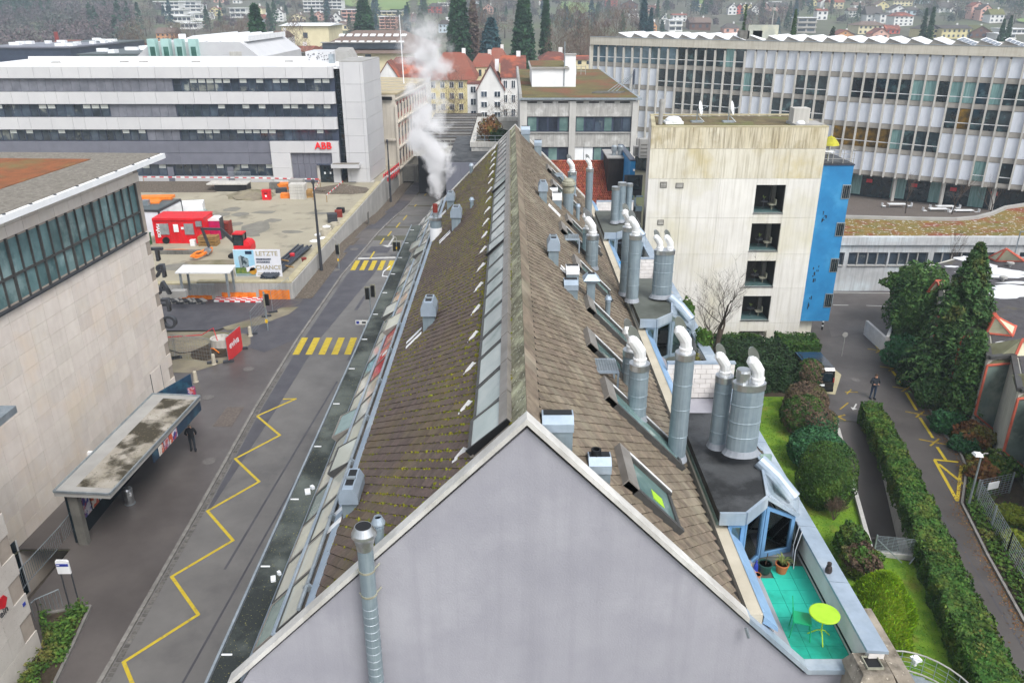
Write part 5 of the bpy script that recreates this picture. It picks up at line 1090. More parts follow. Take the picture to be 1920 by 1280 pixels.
for lb,u,v,r in(('pale concrete ring standing by the wall cap',630,430,.55),('second concrete ring lying nearer the lamp post',612,442,.6)):
 P=gp(u,v,YZ);b=MB();b.lathe([(r*.8,.02),(r,0),(r,.75),(r*.8,.75),(r*.8,.02)],P,18);b.top('concrete_ring',lb,'concrete ring','concrete_ledge',None,'concrete rings')
b=MB()
for u,v,s in((612,425,.5),(600,440,.6),(606,447,.5),(618,436,.4),(590,452,.5)):P=gp(u,v,YZ);heap(b,P,s,s*.8,.2,9,.3)
b.struct('snow_heaps','white_metal',kind='stuff')
M('pipe_black','#3c434d','#2f353d',s=3,rough=.4)
A,B_=gp(512,523,YZ+.1),gp(592,455,YZ+.1);d=(B_-A)
for k in range(14):
 off=Vector((-.0+.20*(k%7)-1.1,-.1*(k%7),.14*(k//7)+.1));e=random.uniform(-.04,.06);b=MB();b.tube([A+off+d*max(0,e),A+off+d*(.85+e)+Vector((random.uniform(-.3,.3),0,0))],.10,8);b.top('plastic_pipe','dark plastic pipe in the bundle behind the retaining wall','pipe','pipe_black',None,'dark pipes bundled behind the wall')
for lb,u,v,m in(('red valve lying on the dark pipes',548,478,'tape_red'),('rust red bucket on the dark pipes',570,486,'clay_red')):P=gp(u,v,YZ+.5);b=MB();b.lathe([(.2,-.3),(.26,.15),(.0001,.15)],P,10);b.top('pipe_fitting',lb,'fitting',m)
for u,v,l in((535,498,1.4),(528,487,1.2)):P=gp(u,v,YZ+.45);b=MB();b.bar(P,P+Vector((l*.7,-l*.6,.1)),.1);b.top('timber_lath','pale timber lath lying across the dark pipes','lath','timber',None,'laths on the pipes')
BY=69.6;xa,xb,z0,z1=yp(443,520,BY).x,yp(530,520,BY).x,yp(487,520,BY).z,yp(487,468,BY).z
M('bb_sky','#8cc6e6','#b9dcec',s=.5,rough=.45);M('bb_white','#e4e6ee','#dcdfe8',s=1,rough=.45);M('bb_gold','#b3a98a','#a89e80',s=2,rough=.5);M('bb_tower','#2a3d47','#8c9ba3',s=3,rough=.5,lo=.5,hi=.54);M('bb_tower_side','#9aa5ad','#828d95',s=3,rough=.5);M('bb_trees','#4a6b3a','#7d8a34',s=3,rough=.6,lo=.45,hi=.6);M('bb_ground','#8fa3a3','#7c9090',s=3,rough=.6);M('bb_orange','#d09a30','#b07f24',s=3,rough=.6);M('bb_navy','#16304e','#122842',s=3,rough=.5)
t=thing('billboard','large billboard reading LETZTE CHANCE with a picture of a dark tower','billboard',((xa+xb)/2,BY,YZ));W_=xb-xa;H_=z1-z0;xm=xa+W_*.44
b=MB();b.box(xa,xb,BY,BY+.08,z0,z1);b.part('panel','bb_white',t)
fy=BY-.012;fz=lambda f:z0+H_*f;fxx=lambda f:xa+W_*f
b=MB();b.box(xa+.03,xm,fy,BY-.002,z0+H_*.1,z1-.03);b.part('picture','bb_sky',t)
b=MB();b.hexa([(fxx(.12),fy-.01,fz(.25)),(fxx(.17),fy-.01,fz(.22)),(fxx(.17),fy,fz(.22)),(fxx(.12),fy,fz(.25))],[(fxx(.10),fy-.01,fz(.74)),(fxx(.155),fy-.01,fz(.80)),(fxx(.155),fy,fz(.80)),(fxx(.10),fy,fz(.74))]);b.part('picture_tower_side','bb_tower_side',t)
b=MB();b.hexa([(fxx(.17),fy-.01,fz(.15)),(fxx(.31),fy-.01,fz(.2)),(fxx(.31),fy,fz(.2)),(fxx(.17),fy,fz(.15))],[(fxx(.155),fy-.01,fz(.80)),(fxx(.31),fy-.01,fz(.68)),(fxx(.31),fy,fz(.68)),(fxx(.155),fy,fz(.80))]);b.part('picture_tower','bb_tower',t)
b=MB();b.box(xa+.05,xm-.02,fy-.018,fy-.011,fz(.14),fz(.36));b.part('picture_trees','bb_trees',t);b=MB();b.box(xa+.05,xm-.02,fy-.026,fy-.019,fz(.06),fz(.15));b.part('picture_street','bb_ground',t)
b=MB();b.hexa([(fxx(.25),fy-.03,fz(.2)),(xm-.03,fy-.03,fz(.28)),(xm-.03,fy-.02,fz(.28)),(fxx(.25),fy-.02,fz(.2))],[(fxx(.24),fy-.03,fz(.36)),(xm-.03,fy-.03,fz(.46)),(xm-.03,fy-.02,fz(.46)),(fxx(.24),fy-.02,fz(.36))]);b.part('picture_pavilion','bb_white',t)
b=MB();b.cyl((fxx(.385),fy-.03,fz(.24)),(fxx(.385),fy-.02,fz(.24)),H_*.13,n=14);b.part('picture_autumn_tree','bb_orange',t)
b=MB();b.box(fxx(.26),fxx(.40),fy-.02,fy-.003,fz(.84),fz(.95));b.part('logo_plate','bb_navy',t)
R3=[(1,0,0),(0,0,1),(0,-1,0)]
text('LETZTE','lettering',t,(fxx(.715),fy-.004,fz(.855)),R3,.60,'bb_gold',.004,.008);text('CHANCE','lettering',t,(fxx(.72),fy-.004,fz(.355)),R3,.57,'bb_gold',.004,.008)
for f,w in((.655,.32),(.555,.29)):b=MB();b.box(fxx(.475),fxx(.475+w),fy,BY-.002,fz(f-.035),fz(f+.035));b.part('text_bar','bb_navy',t)
text('2- und 3½-Zi-Wohnungen','small_lettering',t,(fxx(.635),fy-.004,fz(.655)),R3,.155,'bb_white',.003);text('Bezugsbereit ab sofort','small_lettering',t,(fxx(.62),fy-.004,fz(.555)),R3,.155,'bb_white',.003)
for k in range(3):b=MB();b.box(fxx(.92+.02*k),fxx(.93+.02*k),fy,BY-.002,fz(.1),fz(.125));b.part('print_dot','bb_navy',t)
b=MB();b.box(fxx(.475),fxx(.65),fy,BY-.002,fz(.145),fz(.165));b.box(fxx(.475),fxx(.67),fy,BY-.002,fz(.09),fz(.115));b.part('print_line','bb_gold',t);b=MB();b.box(fxx(.78),fxx(.83),fy,BY-.002,fz(.08),fz(.17));b.part('print_emblem','bb_sky',t)
for f in(.02,.27,.83):b=MB();b.box(fxx(f)-.06,fxx(f)+.06,BY+.08,BY+.2,YZ,z0+.6);b.part('post','timber' if f>.1 else 'galv',t)
c4=[gp(u,v,3.4)for u,v in((328,511),(430,511),(442,497),(343,497))]
t=thing('site_shelter','open shelter with a flat white roof by the retaining wall','shelter',(c4[0].x,c4[0].y,YZ))
b=MB();b.hexa([(p.x,p.y,3.3)for p in c4],[(p.x,p.y,3.42)for p in c4]);b.part('roof','white_metal',t)
for p in c4:b=MB();q=p.lerp(sum(c4,Vector())/4,.15);b.box(q.x-.08,q.x+.08,q.y-.08,q.y+.08,YZ,3.3);b.part('post','galv',t)
m=sum(c4,Vector())/4;b=MB()
for i in range(14):b.box(m.x-1.2+i*.14,m.x-1.18+i*.14,m.y-.6,m.y-.58,YZ,YZ+1.0)
b.box(m.x-1.25,m.x+.75,m.y-.62,m.y-.56,YZ+1,YZ+1.05);b.part('cage','galv',t)
b=MB();b.box(m.x-2.6,m.x-1.4,m.y-1.6,m.y-1.0,YZ+.2,YZ+.75);b.top('white_bench','pale slab bench at the left end of the white roofed shelter','bench','canopy_plain')
fy0=66.55
for u0,u1,h,lb in((336,398,.45,'left low'),(417,481,.72,'middle'),(487,544,.95,'right tall')):
 b=MB();x0,x1=yp(u0,560,fy0).x,yp(u1,560,fy0).x;n=8
 for i in range(n):a,c=x0+(x1-x0)*i/n,x0+(x1-x0)*(i+1)/n;o=.05*(i%2);b.hexa([(a,fy0-o,.1),(c,fy0-.05+o,.1),(c,fy0-.04+o,.1),(a,fy0+.01-o,.1)],[(a,fy0-o+.02,h+.05*random.random()),(c,fy0-.05+o+.02,h+.05*random.random()),(c,fy0-.02+o,h),(a,fy0+.03-o,h)])
 b.top('orange_sheeting',lb+' piece of orange sheeting along the foot of the retaining wall','sheeting','orange_sheet',None,'orange sheets')
P0,P1=gp(402,567),gp(490,569);t=thing('striped_boards','stack of red and white barrier boards on the asphalt','barrier boards',P0)
for k in range(4):
 for i in range(18):f=(i+.5)/18;p=P0.lerp(P1,f);bx('board_stripe',t,(p.x,p.y+k*.22,.15+.03*k),((P1-P0).length/18,.18,.12),'tape_red' if(i//2+k)%2 else 'white_metal')
for lb,u in(('left bundle of grey barrier bases on the asphalt',325),('middle bundle of grey barrier bases on the asphalt',348),('right bundle of grey barrier bases on the asphalt',372)):
 P=gp(u,569);t=thing('barrier_base_bundle',lb,'barrier bases',P,'barrier base bundles')
 for k in range(6):b=MB();b.obox((P.x+(k%3-1)*.4,P.y+.1*(k%2),.11+.13*(k//3)),.36,.9,.12,.3+.1*k);b.part('base_block',('dark_grey','canopy_plain')[k%2],t)
P=gp(346,560);t=thing('traffic_cone','small red and white traffic cone among the barrier bases','cone',P);b=MB();b.lathe([(.2,0),(.2,.04),(.12,.05),(.1,.2)],(P.x,P.y,.45),12);b.lathe([(.075,.35),(.05,.5)],(P.x,P.y,.45),12);b.part('cone','tape_red',t);b=MB();b.lathe([(.1,.2),(.075,.35)],(P.x,P.y,.45),12);b.lathe([(.05,.5),(.02,.62),(.0001,.63)],(P.x,P.y,.45),12);b.part('white_band','white_metal',t)
# ====== concrete block with the blue wing
M('tower_concrete','#e0ded8','#d5d3cd',s=.5,rough=.9,bump=.006,bs=20,streak='#a8a396',sf=.45,ss=1.1,var=.03,blot='#cfcbb8',bls=.22,blt=(.5,.7))
M('tower_stained','#d3ccb8','#c3b99e',s=.45,rough=.9,streak='#6b5f48',sf=.85,ss=1.9,var=.03,blot='#a3946e',bls=.5,blt=(.52,.72));M('tower_midstain','#d8d4c6','#cbc5b2',s=.5,rough=.9,streak='#8f8468',sf=.6,ss=1.4,var=.03,blot='#c6bb98',bls=.35)
M('wing_blue','#2a82b8','#2475aa',s=.8,rough=.6,blot='#3d8fc0',bls=.5)
M('graffiti_black','#1c2c3a','#16222e',s=4,rough=.6)
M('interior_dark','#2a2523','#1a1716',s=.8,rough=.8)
M('floor_teal','#4d6667','#3f5758',s=1,rough=.4)
M('brown_roof','#8a7b58','#6b5f45',s=1.2,rough=.98,k=HK,bump=.03,bs=10,blot='#7c8046',bls=.5,speck='#a59a7a',sps=9,spt=.64)
TY,TX0,TX1,TZ=57.1,9.84,22.2,16.15
tw=thing('concrete_block','stained pale concrete block with four dark loggia openings','building',(16,TY,0))
OX0,OX1=17.62,19.75
ops=[(yp(1417,a,TY).z,yp(1440,c,TY).z)for a,c in((347,399),(419,470),(489,537),(555,600))];ops.append((.86,.36))
TB=63.9;b=MB();b.prism([(TX0+.02,TY+.10),(OX0,TY+.10),(OX0,TB),(TX0+.95,TB)],0,TZ-.2);b.box(OX1,TX1-.02,TY+.10,TB,0,TZ-.2);b.box(OX0,OX1,TY+1.9,TB,0,TZ-.2)
zs=[TZ-.2]+[q for p in ops for q in p]+[0]
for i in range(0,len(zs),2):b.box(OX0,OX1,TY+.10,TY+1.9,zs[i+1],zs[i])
b.part('core','tower_concrete',tw)
lv=[0,1.55,4.35,7.0,9.75,12.6,14.7,TZ]
for z0,z1 in zip(lv,lv[1:]):
 for xa,xb in((TX0,12.3),(12.3,15.0),(15.0,OX0),(OX1,TX1)):
  bx('wall_panel',tw,((xa+xb)/2,TY+.05,(z0+z1)/2),(xb-xa-.012,.12,z1-z0-.014),('tower_stained' if z0>14 else 'tower_midstain' if z0>12 else 'tower_concrete'))
 segs=[];cur=z1
 for zt,zb in ops:
  if zb<z1 and zt>z0:
   if cur>zt:segs.append((zt,cur))
   cur=min(cur,zb)
 if cur>z0:segs.append((z0,cur))
 for za,zb in segs:
  za=max(za,z0)
  if zb-za>.05:bx('wall_panel',tw,((OX0+OX1)/2,TY+.05,(za+zb)/2),(OX1-OX0-.012,.12,zb-za-.012),'tower_stained' if z0>14 else 'tower_midstain' if z0>12 else 'tower_concrete')
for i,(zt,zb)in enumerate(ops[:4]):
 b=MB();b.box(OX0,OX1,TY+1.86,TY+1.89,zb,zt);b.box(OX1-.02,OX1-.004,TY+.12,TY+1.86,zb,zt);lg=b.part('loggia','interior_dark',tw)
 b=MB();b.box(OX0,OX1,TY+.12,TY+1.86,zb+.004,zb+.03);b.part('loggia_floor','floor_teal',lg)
 b=MB();b.box(OX1-.5,OX1-.2,TY+1.4,TY+1.8,zb,zt);b.part('loggia_column','concrete_dark',lg)  # darker concrete puts the dimness of the recess into the column colour
 b=MB();b.box(OX0-.03,OX1+.03,TY-.06,TY+.1,zb-.07,zb-.004);b.part('sill','steel',lg)
 b=MB();x=OX0+.95;b.cyl((x,TY+.9,zb+.03),(x,TY+.9,zb+.62),.03,n=6);b.cyl((x,TY+.9,zb+.62),(x,TY+.9,zb+.66),.3,n=14);b.cyl((x,TY+.9,zb+.66),(x,TY+.9,zb+.8),.07,n=8);b.part('side_table','dark_grey',lg)
 b=MB();rr=random.Random(i)
 for k in range(22):
  a,l=rr.uniform(0,6.28),rr.uniform(.15,.3);p=Vector((x,TY+.9,zb+.8));d=Vector((math.cos(a),math.sin(a),0));e=p+d*l*.7+Vector((0,0,l));s=Vector((-d.y,d.x,0))*.03;b.add([p,p.lerp(e,.6)+s,e,p.lerp(e,.6)-s],[(0,1,2,3)])
 b.part('house_plant','leaf_yucca',lg)
 b=MB();cx=OX1-.55;b.box(cx-.25,cx+.25,TY+.7,TY+1.15,zb+.38,zb+.45);b.box(cx+.18,cx+.26,TY+.7,TY+1.15,zb+.45,zb+.8);b.cyl((cx,TY+.9,zb+.03),(cx,TY+.9,zb+.38),.04,n=6);b.part('armchair','weathered',lg)  # dull armchair tone carries the dimness of the recess in its colour
for u0,v0,u1,v1 in((1238,341,1250,352),(1267,343,1281,353),(1233,412,1244,422)):
 a,c=yp(u0,v0,TY),yp(u1,v1,TY);q=bx('wall_vent',tw,((a.x+c.x)/2,TY-.015,(a.z+c.z)/2),(c.x-a.x,.06,a.z-c.z),'concrete_dark')
 for k in range(3):bx('louvre',tw,((a.x+c.x)/2,TY-.05,c.z+(a.z-c.z)*(.25+.25*k)),((c.x-a.x)*.8,.03,.05),'concrete')
b=MB()
for a,c,d,e in((TX0,TX1,TY,TY+.3),(TX0+.95,TX1,TB-.3,TB),(TX1-.3,TX1,TY+.3,TB-.3)):b.box(a,c,d,e,TZ,TZ+.10)
b.prism([(TX0+.04,TY+.3),(TX0+.34,TY+.3),(TX0+1.25,TB-.3),(TX0+.95,TB-.3)],TZ,TZ+.10)
b.part('parapet_cap','concrete_cap',tw);b=MB();b.prism([(TX0+.3,TY+.3),(TX1-.3,TY+.3),(TX1-.3,TB-.3),(TX0+1.2,TB-.3)],TZ-.2,TZ-.05);b.part('roof_planting','brown_roof',tw)
P=gp(1265,232,TZ);b=MB();b.box(P.x-.65,P.x+.65,P.y,P.y+1.1,TZ-.1,TZ+.12);b.lathe([(.6,.12),(.58,.25),(.4,.4),(.0001,.46)],(P.x,P.y+.55,TZ),14);b.top('skylight_dome','white domed skylight on the concrete block roof','skylight','white_metal')
for lb,u in(('left satellite dish on the concrete block roof',1312),('right satellite dish on the concrete block roof',1371)):
 P=gp(u-6,228,TZ);t=thing('satellite_dish',lb,'dish',P,'satellite dishes');zt=TZ
 b=MB();b.tube([(P.x,P.y,zt-.05),(P.x,P.y,zt+.9)],.035,6);b.box(P.x-.4,P.x+.4,P.y-.3,P.y+.3,zt-.05,zt+.05);b.tube([(P.x+.5,P.y-.3,zt),(P.x,P.y,zt+.5)],.02,5);b.part('mast','galv',t)
 b=MB();ax=Vector((1,-.5,.25)).normalized();c=Vector((P.x+.1,P.y,zt+.95));b.hexa(b.ring(c,ax,.12,16),b.ring(c+ax*.14,ax,.5,16));b.part('dish','white_metal',t)
 b=MB();b.tube([c+Vector((0,0,-.35)),c+ax*.6+Vector((0,0,.05))],.02,5);b.sphere(c+ax*.6,.06,6);b.part('receiver_arm','galv',t)
P=gp(1238,232,TZ);b=MB();b.lathe([(.16,-.1),(.16,1.7)],(P.x,P.y,TZ),12);b.lathe([(.2,1.45),(.2,1.55)],(P.x,P.y,TZ),12);b.top('roof_flue','pale roof flue at the left end of the concrete block roof','flue','canopy_plain')
A,C_=gp(1492,237,TZ),gp(1540,237,TZ);b=MB();b.box(A.x,C_.x+.3,A.y,A.y+2.2,TZ-.1,TZ+.12);b.top('roof_hatch_base','low pale kerb around the roof hatch','kerb','canopy_plain');b=MB();b.box(A.x+.1,A.x+1.25,A.y+1.0,A.y+2.0,TZ+.12,TZ+1.1);b.top('roof_box','light grey equipment box on the concrete block roof','box','concrete');b=MB();b.lathe([(.3,.12),(.3,.2),(.15,.32),(.0001,.34)],(A.x+.5,A.y+.5,TZ),12);b.top('small_dome','small white dome before the equipment box','dome','white_metal')
BX0,BX1,BY_=22.22,24.55,57.5
t=thing('blue_wing','bright blue wing with four small windows beside the concrete block','building',(23.4,BY_,1.6));ZB,ZT=1.55,13.45
b=MB();b.box(BX0,BX1,BY_,TB,ZB,ZT);b.part('wall','wing_blue',t);b=MB();b.box(BX0,BX1+.05,BY_-.05,TB,ZT,ZT+.10);b.part('roof_rim','office_navy',t);b=MB();b.box(BX0,BX1,BY_+.02,TB,ZT+.1,ZT+.13);b.part('roof_deck','felt_roof',t)
for v0,v1 in((346,373),(417,443),(484,510),(550,576)):
 z1,z0=yp(1580,v0,BY_).z,yp(1580,v1,BY_).z;q=bx('window',t,(BX1-.27,BY_-.01,(z0+z1)/2),(.62,.06,z1-z0),'galv');bx('pane',t,(BX1-.27,BY_-.05,(z0+z1)/2),(.5,.03,z1-z0-.14),'dark_glass')
 for k in range(3):bx('window_bar',t,(BX1-.43+.16*k,BY_-.07,(z0+z1)/2),(.02,.02,z1-z0-.14),'frame_grey')
rr=random.Random(12)
for zc,x0,n in((9.6,23.0,7),(5.4,22.9,9),(2.9,22.9,6)):
 for k in range(n):bx('paint_splash',t,(x0+rr.uniform(-.15,.25),BY_-.008,zc+rr.uniform(-.6,.6)),(rr.uniform(.04,.12),.012,rr.uniform(.06,.3)),'graffiti_black',0)
bx('base_wall',t,(22.9,BY_+3,.75),(1.2,5,1.55),'tower_concrete')
b=MB()
for z in(.35,.7,1.0):b.bar((BX0,BY_+.1,ZT+.1+z),(BX1,BY_+.1,ZT+.1+z),.03)
for x in np.linspace(BX0+.05,BX1-.05,4):b.box(x-.02,x+.02,BY_+.08,BY_+.12,ZT+.1,ZT+1.1)
b.top('roof_railing','thin pale railing round the blue wing roof terrace','railing','canopy_plain')
b=MB();M('umbrella_yellow','#b8b42a','#8f8c26',s=2,rough=.6,var=.1);c=(BX0+1.0,BY_+1.6,ZT+.1);b.lathe([(.03,0),(.03,1.5),(.0001,1.9),],c,8);b.lathe([(.7,1.1),(.62,1.25),(.3,1.6),(.0001,1.75)],c,8);b.top('yellow_parasol','yellow half folded parasol on the blue wing roof terrace','parasol','umbrella_yellow')
b=MB();b.cyl((BX0+.8,BY_+1.0,ZT+.13),(BX0+.8,BY_+1.0,ZT+.8),.03,n=6);b.cyl((BX0+.8,BY_+1.0,ZT+.8),(BX0+.8,BY_+1.0,ZT+.84),.4,n=14);b.top('roof_table','small pale table under the yellow parasol','table','white_metal')
t=thing('blue_annex','blue wall with a dark door left of the concrete block','building',(9.0,66,0));xa,xb=yp(1181,330,66).x,TX0+.4;zt=yp(1200,302,66).z
b=MB();b.box(xa,xb,66,74,0,zt);b.part('wall','wing_blue',t);b=MB();b.box(xa-.05,xb,65.95,74,zt,zt+.1);b.part('roof_rim','office_navy',t)
zd1,zd0=yp(1200,328,66).z,yp(1200,366,66).z;bx('door',t,((xa+xb)/2+.1,65.97,(zd0+zd1)/2),(1.5,.08,zd1-zd0),'dark_grey');bx('door_pane',t,((xa+xb)/2+.1,65.92,(zd0+zd1)/2+.2),(1.0,.03,(zd1-zd0)*.7),'dark_glass');bx('wall_lamp',t,((xa+xb)/2+.1,65.93,zd1+.4),(.15,.1,.15),'white_metal')
b=MB();y=58.6;x0,x1=yp(1188,400,y).x,TX0-.05;z1,z0=yp(1195,367,y).z,yp(1195,396,y).z;b.box(x0,x1,y,y+.15,z0,z0+.35);b.box(x0,x1,y,y+.12,z1-.12,z1);b.box(x0,x0+.12,y,y+.12,z0,z1);b.top('grey_balustrade','grey metal balustrade beside the concrete block','balustrade','grey_frame')
b=MB();b.box(x0,x1,y+.2,65.9,-2,z0-.1);b.top('passage_block','dark passage block under the grey balustrade','building','concrete_dark')
b=MB()
for k in range(5):b.bar((x0+.2,y-.4,z0-.4-k*.35),(x1-.05,y-.7,z0-1.0-k*.35),.04)
b.top('stair_rail','slanting pale handrails in the dark passage','handrail','canopy_plain')
for k,(u,v,w,h)in enumerate(((1208,300,1.0,1.5),(1196,300,.8,.8),(1206,268,1.1,1.3))):
 P=yp(u,v,67+k*.8);b=MB();b.obox((P.x,67+k*.8,zt+.12),w,.6,h);q=b.top('air_unit',('tall beige air unit left of the concrete block','low beige air unit on the blue annex','rear beige air unit on the blue annex')[k],'air conditioner','canopy_plain',None,'air units on the blue annex')
 for j in range(4):bx('grille',q,(P.x,66.68+k*.8,zt+.3+j*h*.2),(w*.8,.03,.05),'concrete_dark')
M('red_tile','#a2563f','#7f4130',s=6,rough=.8,var=.32,hvar=.012,k=.85,speck='#c98f72',sps=6,spt=.7)
t=thing('red_tiled_roof','steep red clay tiled roof behind the grey flues','roof',(7,70,0));RYa,RYb=62.0,74.0
xl,xr,zrd=yp(1030,303,RYb).x,yp(1142,303,RYb).x,yp(1090,304,RYb).z;zlo=zrd-5.6
b=MB();b.prism([(xl,RYa+.3),(xr+2,RYa+.3),(xr+2,RYb+4),(xl,RYb+4)],-2,zlo+.3);b.part('wall','tower_concrete',t)
b=MB();b.hexa([(xl-1,RYa,zlo-.2),(xr+1.6,RYa,zlo-.2),(xr+1.6,RYb,zlo-.2),(xl-1,RYb,zlo-.2)],[(xl-1,RYa,zlo),(xr+1.6,RYa,zlo),(xr+1.6,RYb,zrd),(xl-1,RYb,zrd)]);b.part('roof_underlay','clay_red',t)
b=MB();nr,nc=34,46
for r in range(nr):
 for c in range(nc):
  f0,f1=r/nr,(r+1.25)/nr;x=xl-1+(xr+2.6-xl)*(c+.5*(r%2)+.25)/nc;w=(xr+2.6-xl)/nc*.46;y0_,y1_=RYa+(RYb-RYa)*f0,RYa+(RYb-RYa)*min(1,f1);z0_,z1_=zlo+(zrd-zlo)*f0,zlo+(zrd-zlo)*min(1,f1)
  b.add([(x-w,y0_,z0_+.05),(x,y0_-.04,z0_+.12),(x+w,y0_,z0_+.05),(x-w,y1_,z1_+.01),(x,y1_,z1_+.05),(x+w,y1_,z1_+.01),(x-w,y0_,z0_-.02),(x+w,y0_,z0_-.02)],[(0,1,4,3),(1,2,5,4),(6,7,2,1,0)])
b.part('clay_tiles','red_tile',t,kind='stuff')
for c in range(22):x=xl-1+(xr+2.6-xl)*(c+.5)/22;b=MB();b.tube([(x-.22,RYb,zrd+.05),(x+.22,RYb,zrd+.07)],.14,6);b.part('ridge_tile','red_tile',t)
P=yp(1158,330,70);b=MB();zt_,zb_=yp(1158,297,70).z,yp(1158,331,70).z;x0,x1=yp(1141,310,70).x,yp(1175,310,70).x;b.box(x0,x1,70,74,zb_-3,zt_);q=b.top('timber_dormer','dark brown boarded dormer on the red tiled roof','dormer','interior_dark')
for k in range(5):bx('board',q,(x0+(x1-x0)*(k+.5)/5,69.97,(zt_+zb_)/2),((x1-x0)/5*.9,.05,zt_-zb_),'interior_dark')
bx('dormer_roof',q,((x0+x1)/2,72,zt_+.05),(x1-x0+.3,4.3,.10),'canopy_plain')
for k in(0,1):b=MB();b.lathe([(.18,0),(.18,.35),(.26,.4),(.26,.75),(.16,.85)],(x0+.55+k*.55,71,zt_+.1),12);b.top('chimney_pot',('left','right')[k]+' grey turning cap on the boarded dormer','chimney pot','galv',None,'caps on the dormer')
M('grey_plaster','#b3b2ae','#9b9a96',s=2.2,rough=.9,stretch=(1.6,1,.35),streak='#80807d',sf=.55,ss=1.6,blot='#c5c5c2',bls=1.0)
M('grey_plain','#c2c1bd','#b4b3af',s=.6,rough=.85,streak='#989792',sf=.35)
M('moss_roof','#857c48','#6a6344',s=.45,rough=.98,k=HK,bump=.04,bs=7,blot='#8f6144',bls=.22,blt=(.48,.62),speck='#a8a25a',sps=6,spt=.64)
GY=88.0;gx0,gx1,gz=yp(975,183,GY).x,yp(1197,183,GY).x,14.9
g=thing('grey_office','grey rendered office with two window rows and a mossy green roof','building',((gx0+gx1)/2,GY,-1))
b=MB();b.box(gx0+.1,gx1-.1,GY+.5,128,-2,gz-.3);b.part('core','grey_plain',g)
def gxz(u,v,Y=GY):p=yp(u,v,Y);return p.x,p.z
rowz=[(gxz(1030,219)[1],gxz(1030,248)[1]),(gxz(1030,276)[1],gxz(1030,303)[1])]
cols=[(gxz(975,190)[0],gxz(988,235)[0]),(gxz(1067,235)[0],gxz(1079,235)[0]),(gxz(1184,235)[0],gx1)]
for xa,xb in cols:bx('pilaster',g,((xa+xb)/2,GY+.05,(gz-2)/2),(xb-xa,.3,gz+1.5),'grey_plain')
bays=[(cols[0][1],cols[1][0]),(cols[1][1],cols[2][0])]
bands=[(gz-.2,rowz[0][0]),(rowz[0][1],rowz[1][0]),(rowz[1][1],-1)]
for xa,xb in bays:
 for z1,z0 in bands:bx('spandrel',g,((xa+xb)/2,GY+.14,(z0+z1)/2),(xb-xa-.02,.2,z1-z0-.02),'grey_plaster')
 for ri,(z1,z0)in enumerate(rowz):
  n=4 if xa==bays[0][0]else 6;w=(xb-xa)/n;bx('window_frame',g,((xa+xb)/2,GY+.3,(z0+z1)/2),(xb-xa-.02,.1,z1-z0-.01),'office_navy')
  for k in range(n):
   if ri==1 and xa>bays[0][0]and k<2:bx('white_shutter',g,(xa+(k+.5)*w,GY+.22,(z0+z1)/2),(w-.06,.08,z1-z0-.06),'white_metal');continue
   bx('pane',g,(xa+(k+.5)*w,GY+.24,(z0+z1)/2),(w-.22,.04,z1-z0-.2),'pane_teal' if(k+ri)%3==0 else 'office_pane')
  bx('window_sill',g,((xa+xb)/2,GY+.0,z0-.05),(xb-xa,.22,.08),'canopy_plain')
for k in range(7):bx('wall_slot',g,(gx0+1.3+k*(gx1-gx0-2.2)/6.3,GY+.035,gxz(1000,192)[1]),(1.05,.06,.16),'black')
b=MB();b.box(gx0-.15,gx1+.35,GY-.35,129,gz-.12,gz+.06);b.part('roof_edge','galv',g);b=MB();b.box(gx0+.25,gx1-.05,GY+.1,128.6,gz+.06,gz+.12);b.part('roof_moss','moss_roof',g)
b=MB();b.box(gx0-.1,gx0+.2,GY-.3,128.8,gz+.06,gz+.5);b.part('side_parapet','canopy_plain',g)
A,C_=gp(997,165,gz),gp(1080,166,gz);zt=yp(1040,129,A.y).z
t=thing('penthouse','white rooftop penthouse with a reddish mossy lid on the grey office','penthouse',((A.x+C_.x)/2,A.y,gz));b=MB();b.box(A.x,C_.x,A.y,A.y+11,gz,zt);b.part('wall','white_metal',t);b=MB();b.box(A.x-.25,C_.x-.8,A.y-.25,A.y+11.2,zt,zt+.2);b.part('roof_edge','canopy_plain',t);b=MB();b.box(A.x-.05,C_.x-1.0,A.y-.05,A.y+11,zt+.2,zt+.26);b.part('roof_moss','moss_roof',t)
b=MB();b.box(C_.x-1.3,C_.x-.05,A.y+.2,A.y+1.6,zt,zt+1.5);b.part('chimney','white_metal',t);b=MB();b.box(C_.x-1.4,C_.x+.05,A.y+.1,A.y+1.7,zt+1.5,zt+1.62);b.part('chimney_lid','canopy_plain',t);b=MB();b.tube([(C_.x-1.4,A.y-.08,gz+.2),(C_.x-1.4,A.y-.08,zt+3)],.06,6);b.part('antenna_pipe','galv',t)
P=gp(1172,176,gz);t=thing('antenna_rack','metal frame rack with dark panels at the roof corner of the grey office','rack',P)
for k in range(3):b=MB();b.bar((P.x-2.2+k*.5,P.y-.2,gz+.1),(P.x+.6+k*.35,P.y+.4+k*.8,gz+2.0),.06);b.bar((P.x+.6+k*.35,P.y+.4+k*.8,gz+.1),(P.x+.6+k*.35,P.y+.4+k*.8,gz+2.4),.06);b.part('strut','galv',t)
for k in range(4):bx('dark_panel',t,(P.x+.9+k*.12,P.y+.3+k*.7,gz+1.7),(.12,.4,1.5),'office_navy');bx('sleeper',t,(P.x-2.2+k*.2,P.y-.9+k*.35,gz+.2),(3.2,.18,.14),'concrete_dark')
b=MB();fy=GY+30
for z in(.6,1.2):b.bar((gx0+5,fy,gz+z),(gx1-3,fy,gz+z),.06)
for x in np.linspace(gx0+5,gx1-3,8):b.box(x-.04,x+.04,fy-.04,fy+.04,gz,gz+1.3)
b.top('roof_rail','pale railing at the back of the mossy office roof','railing','canopy_plain')
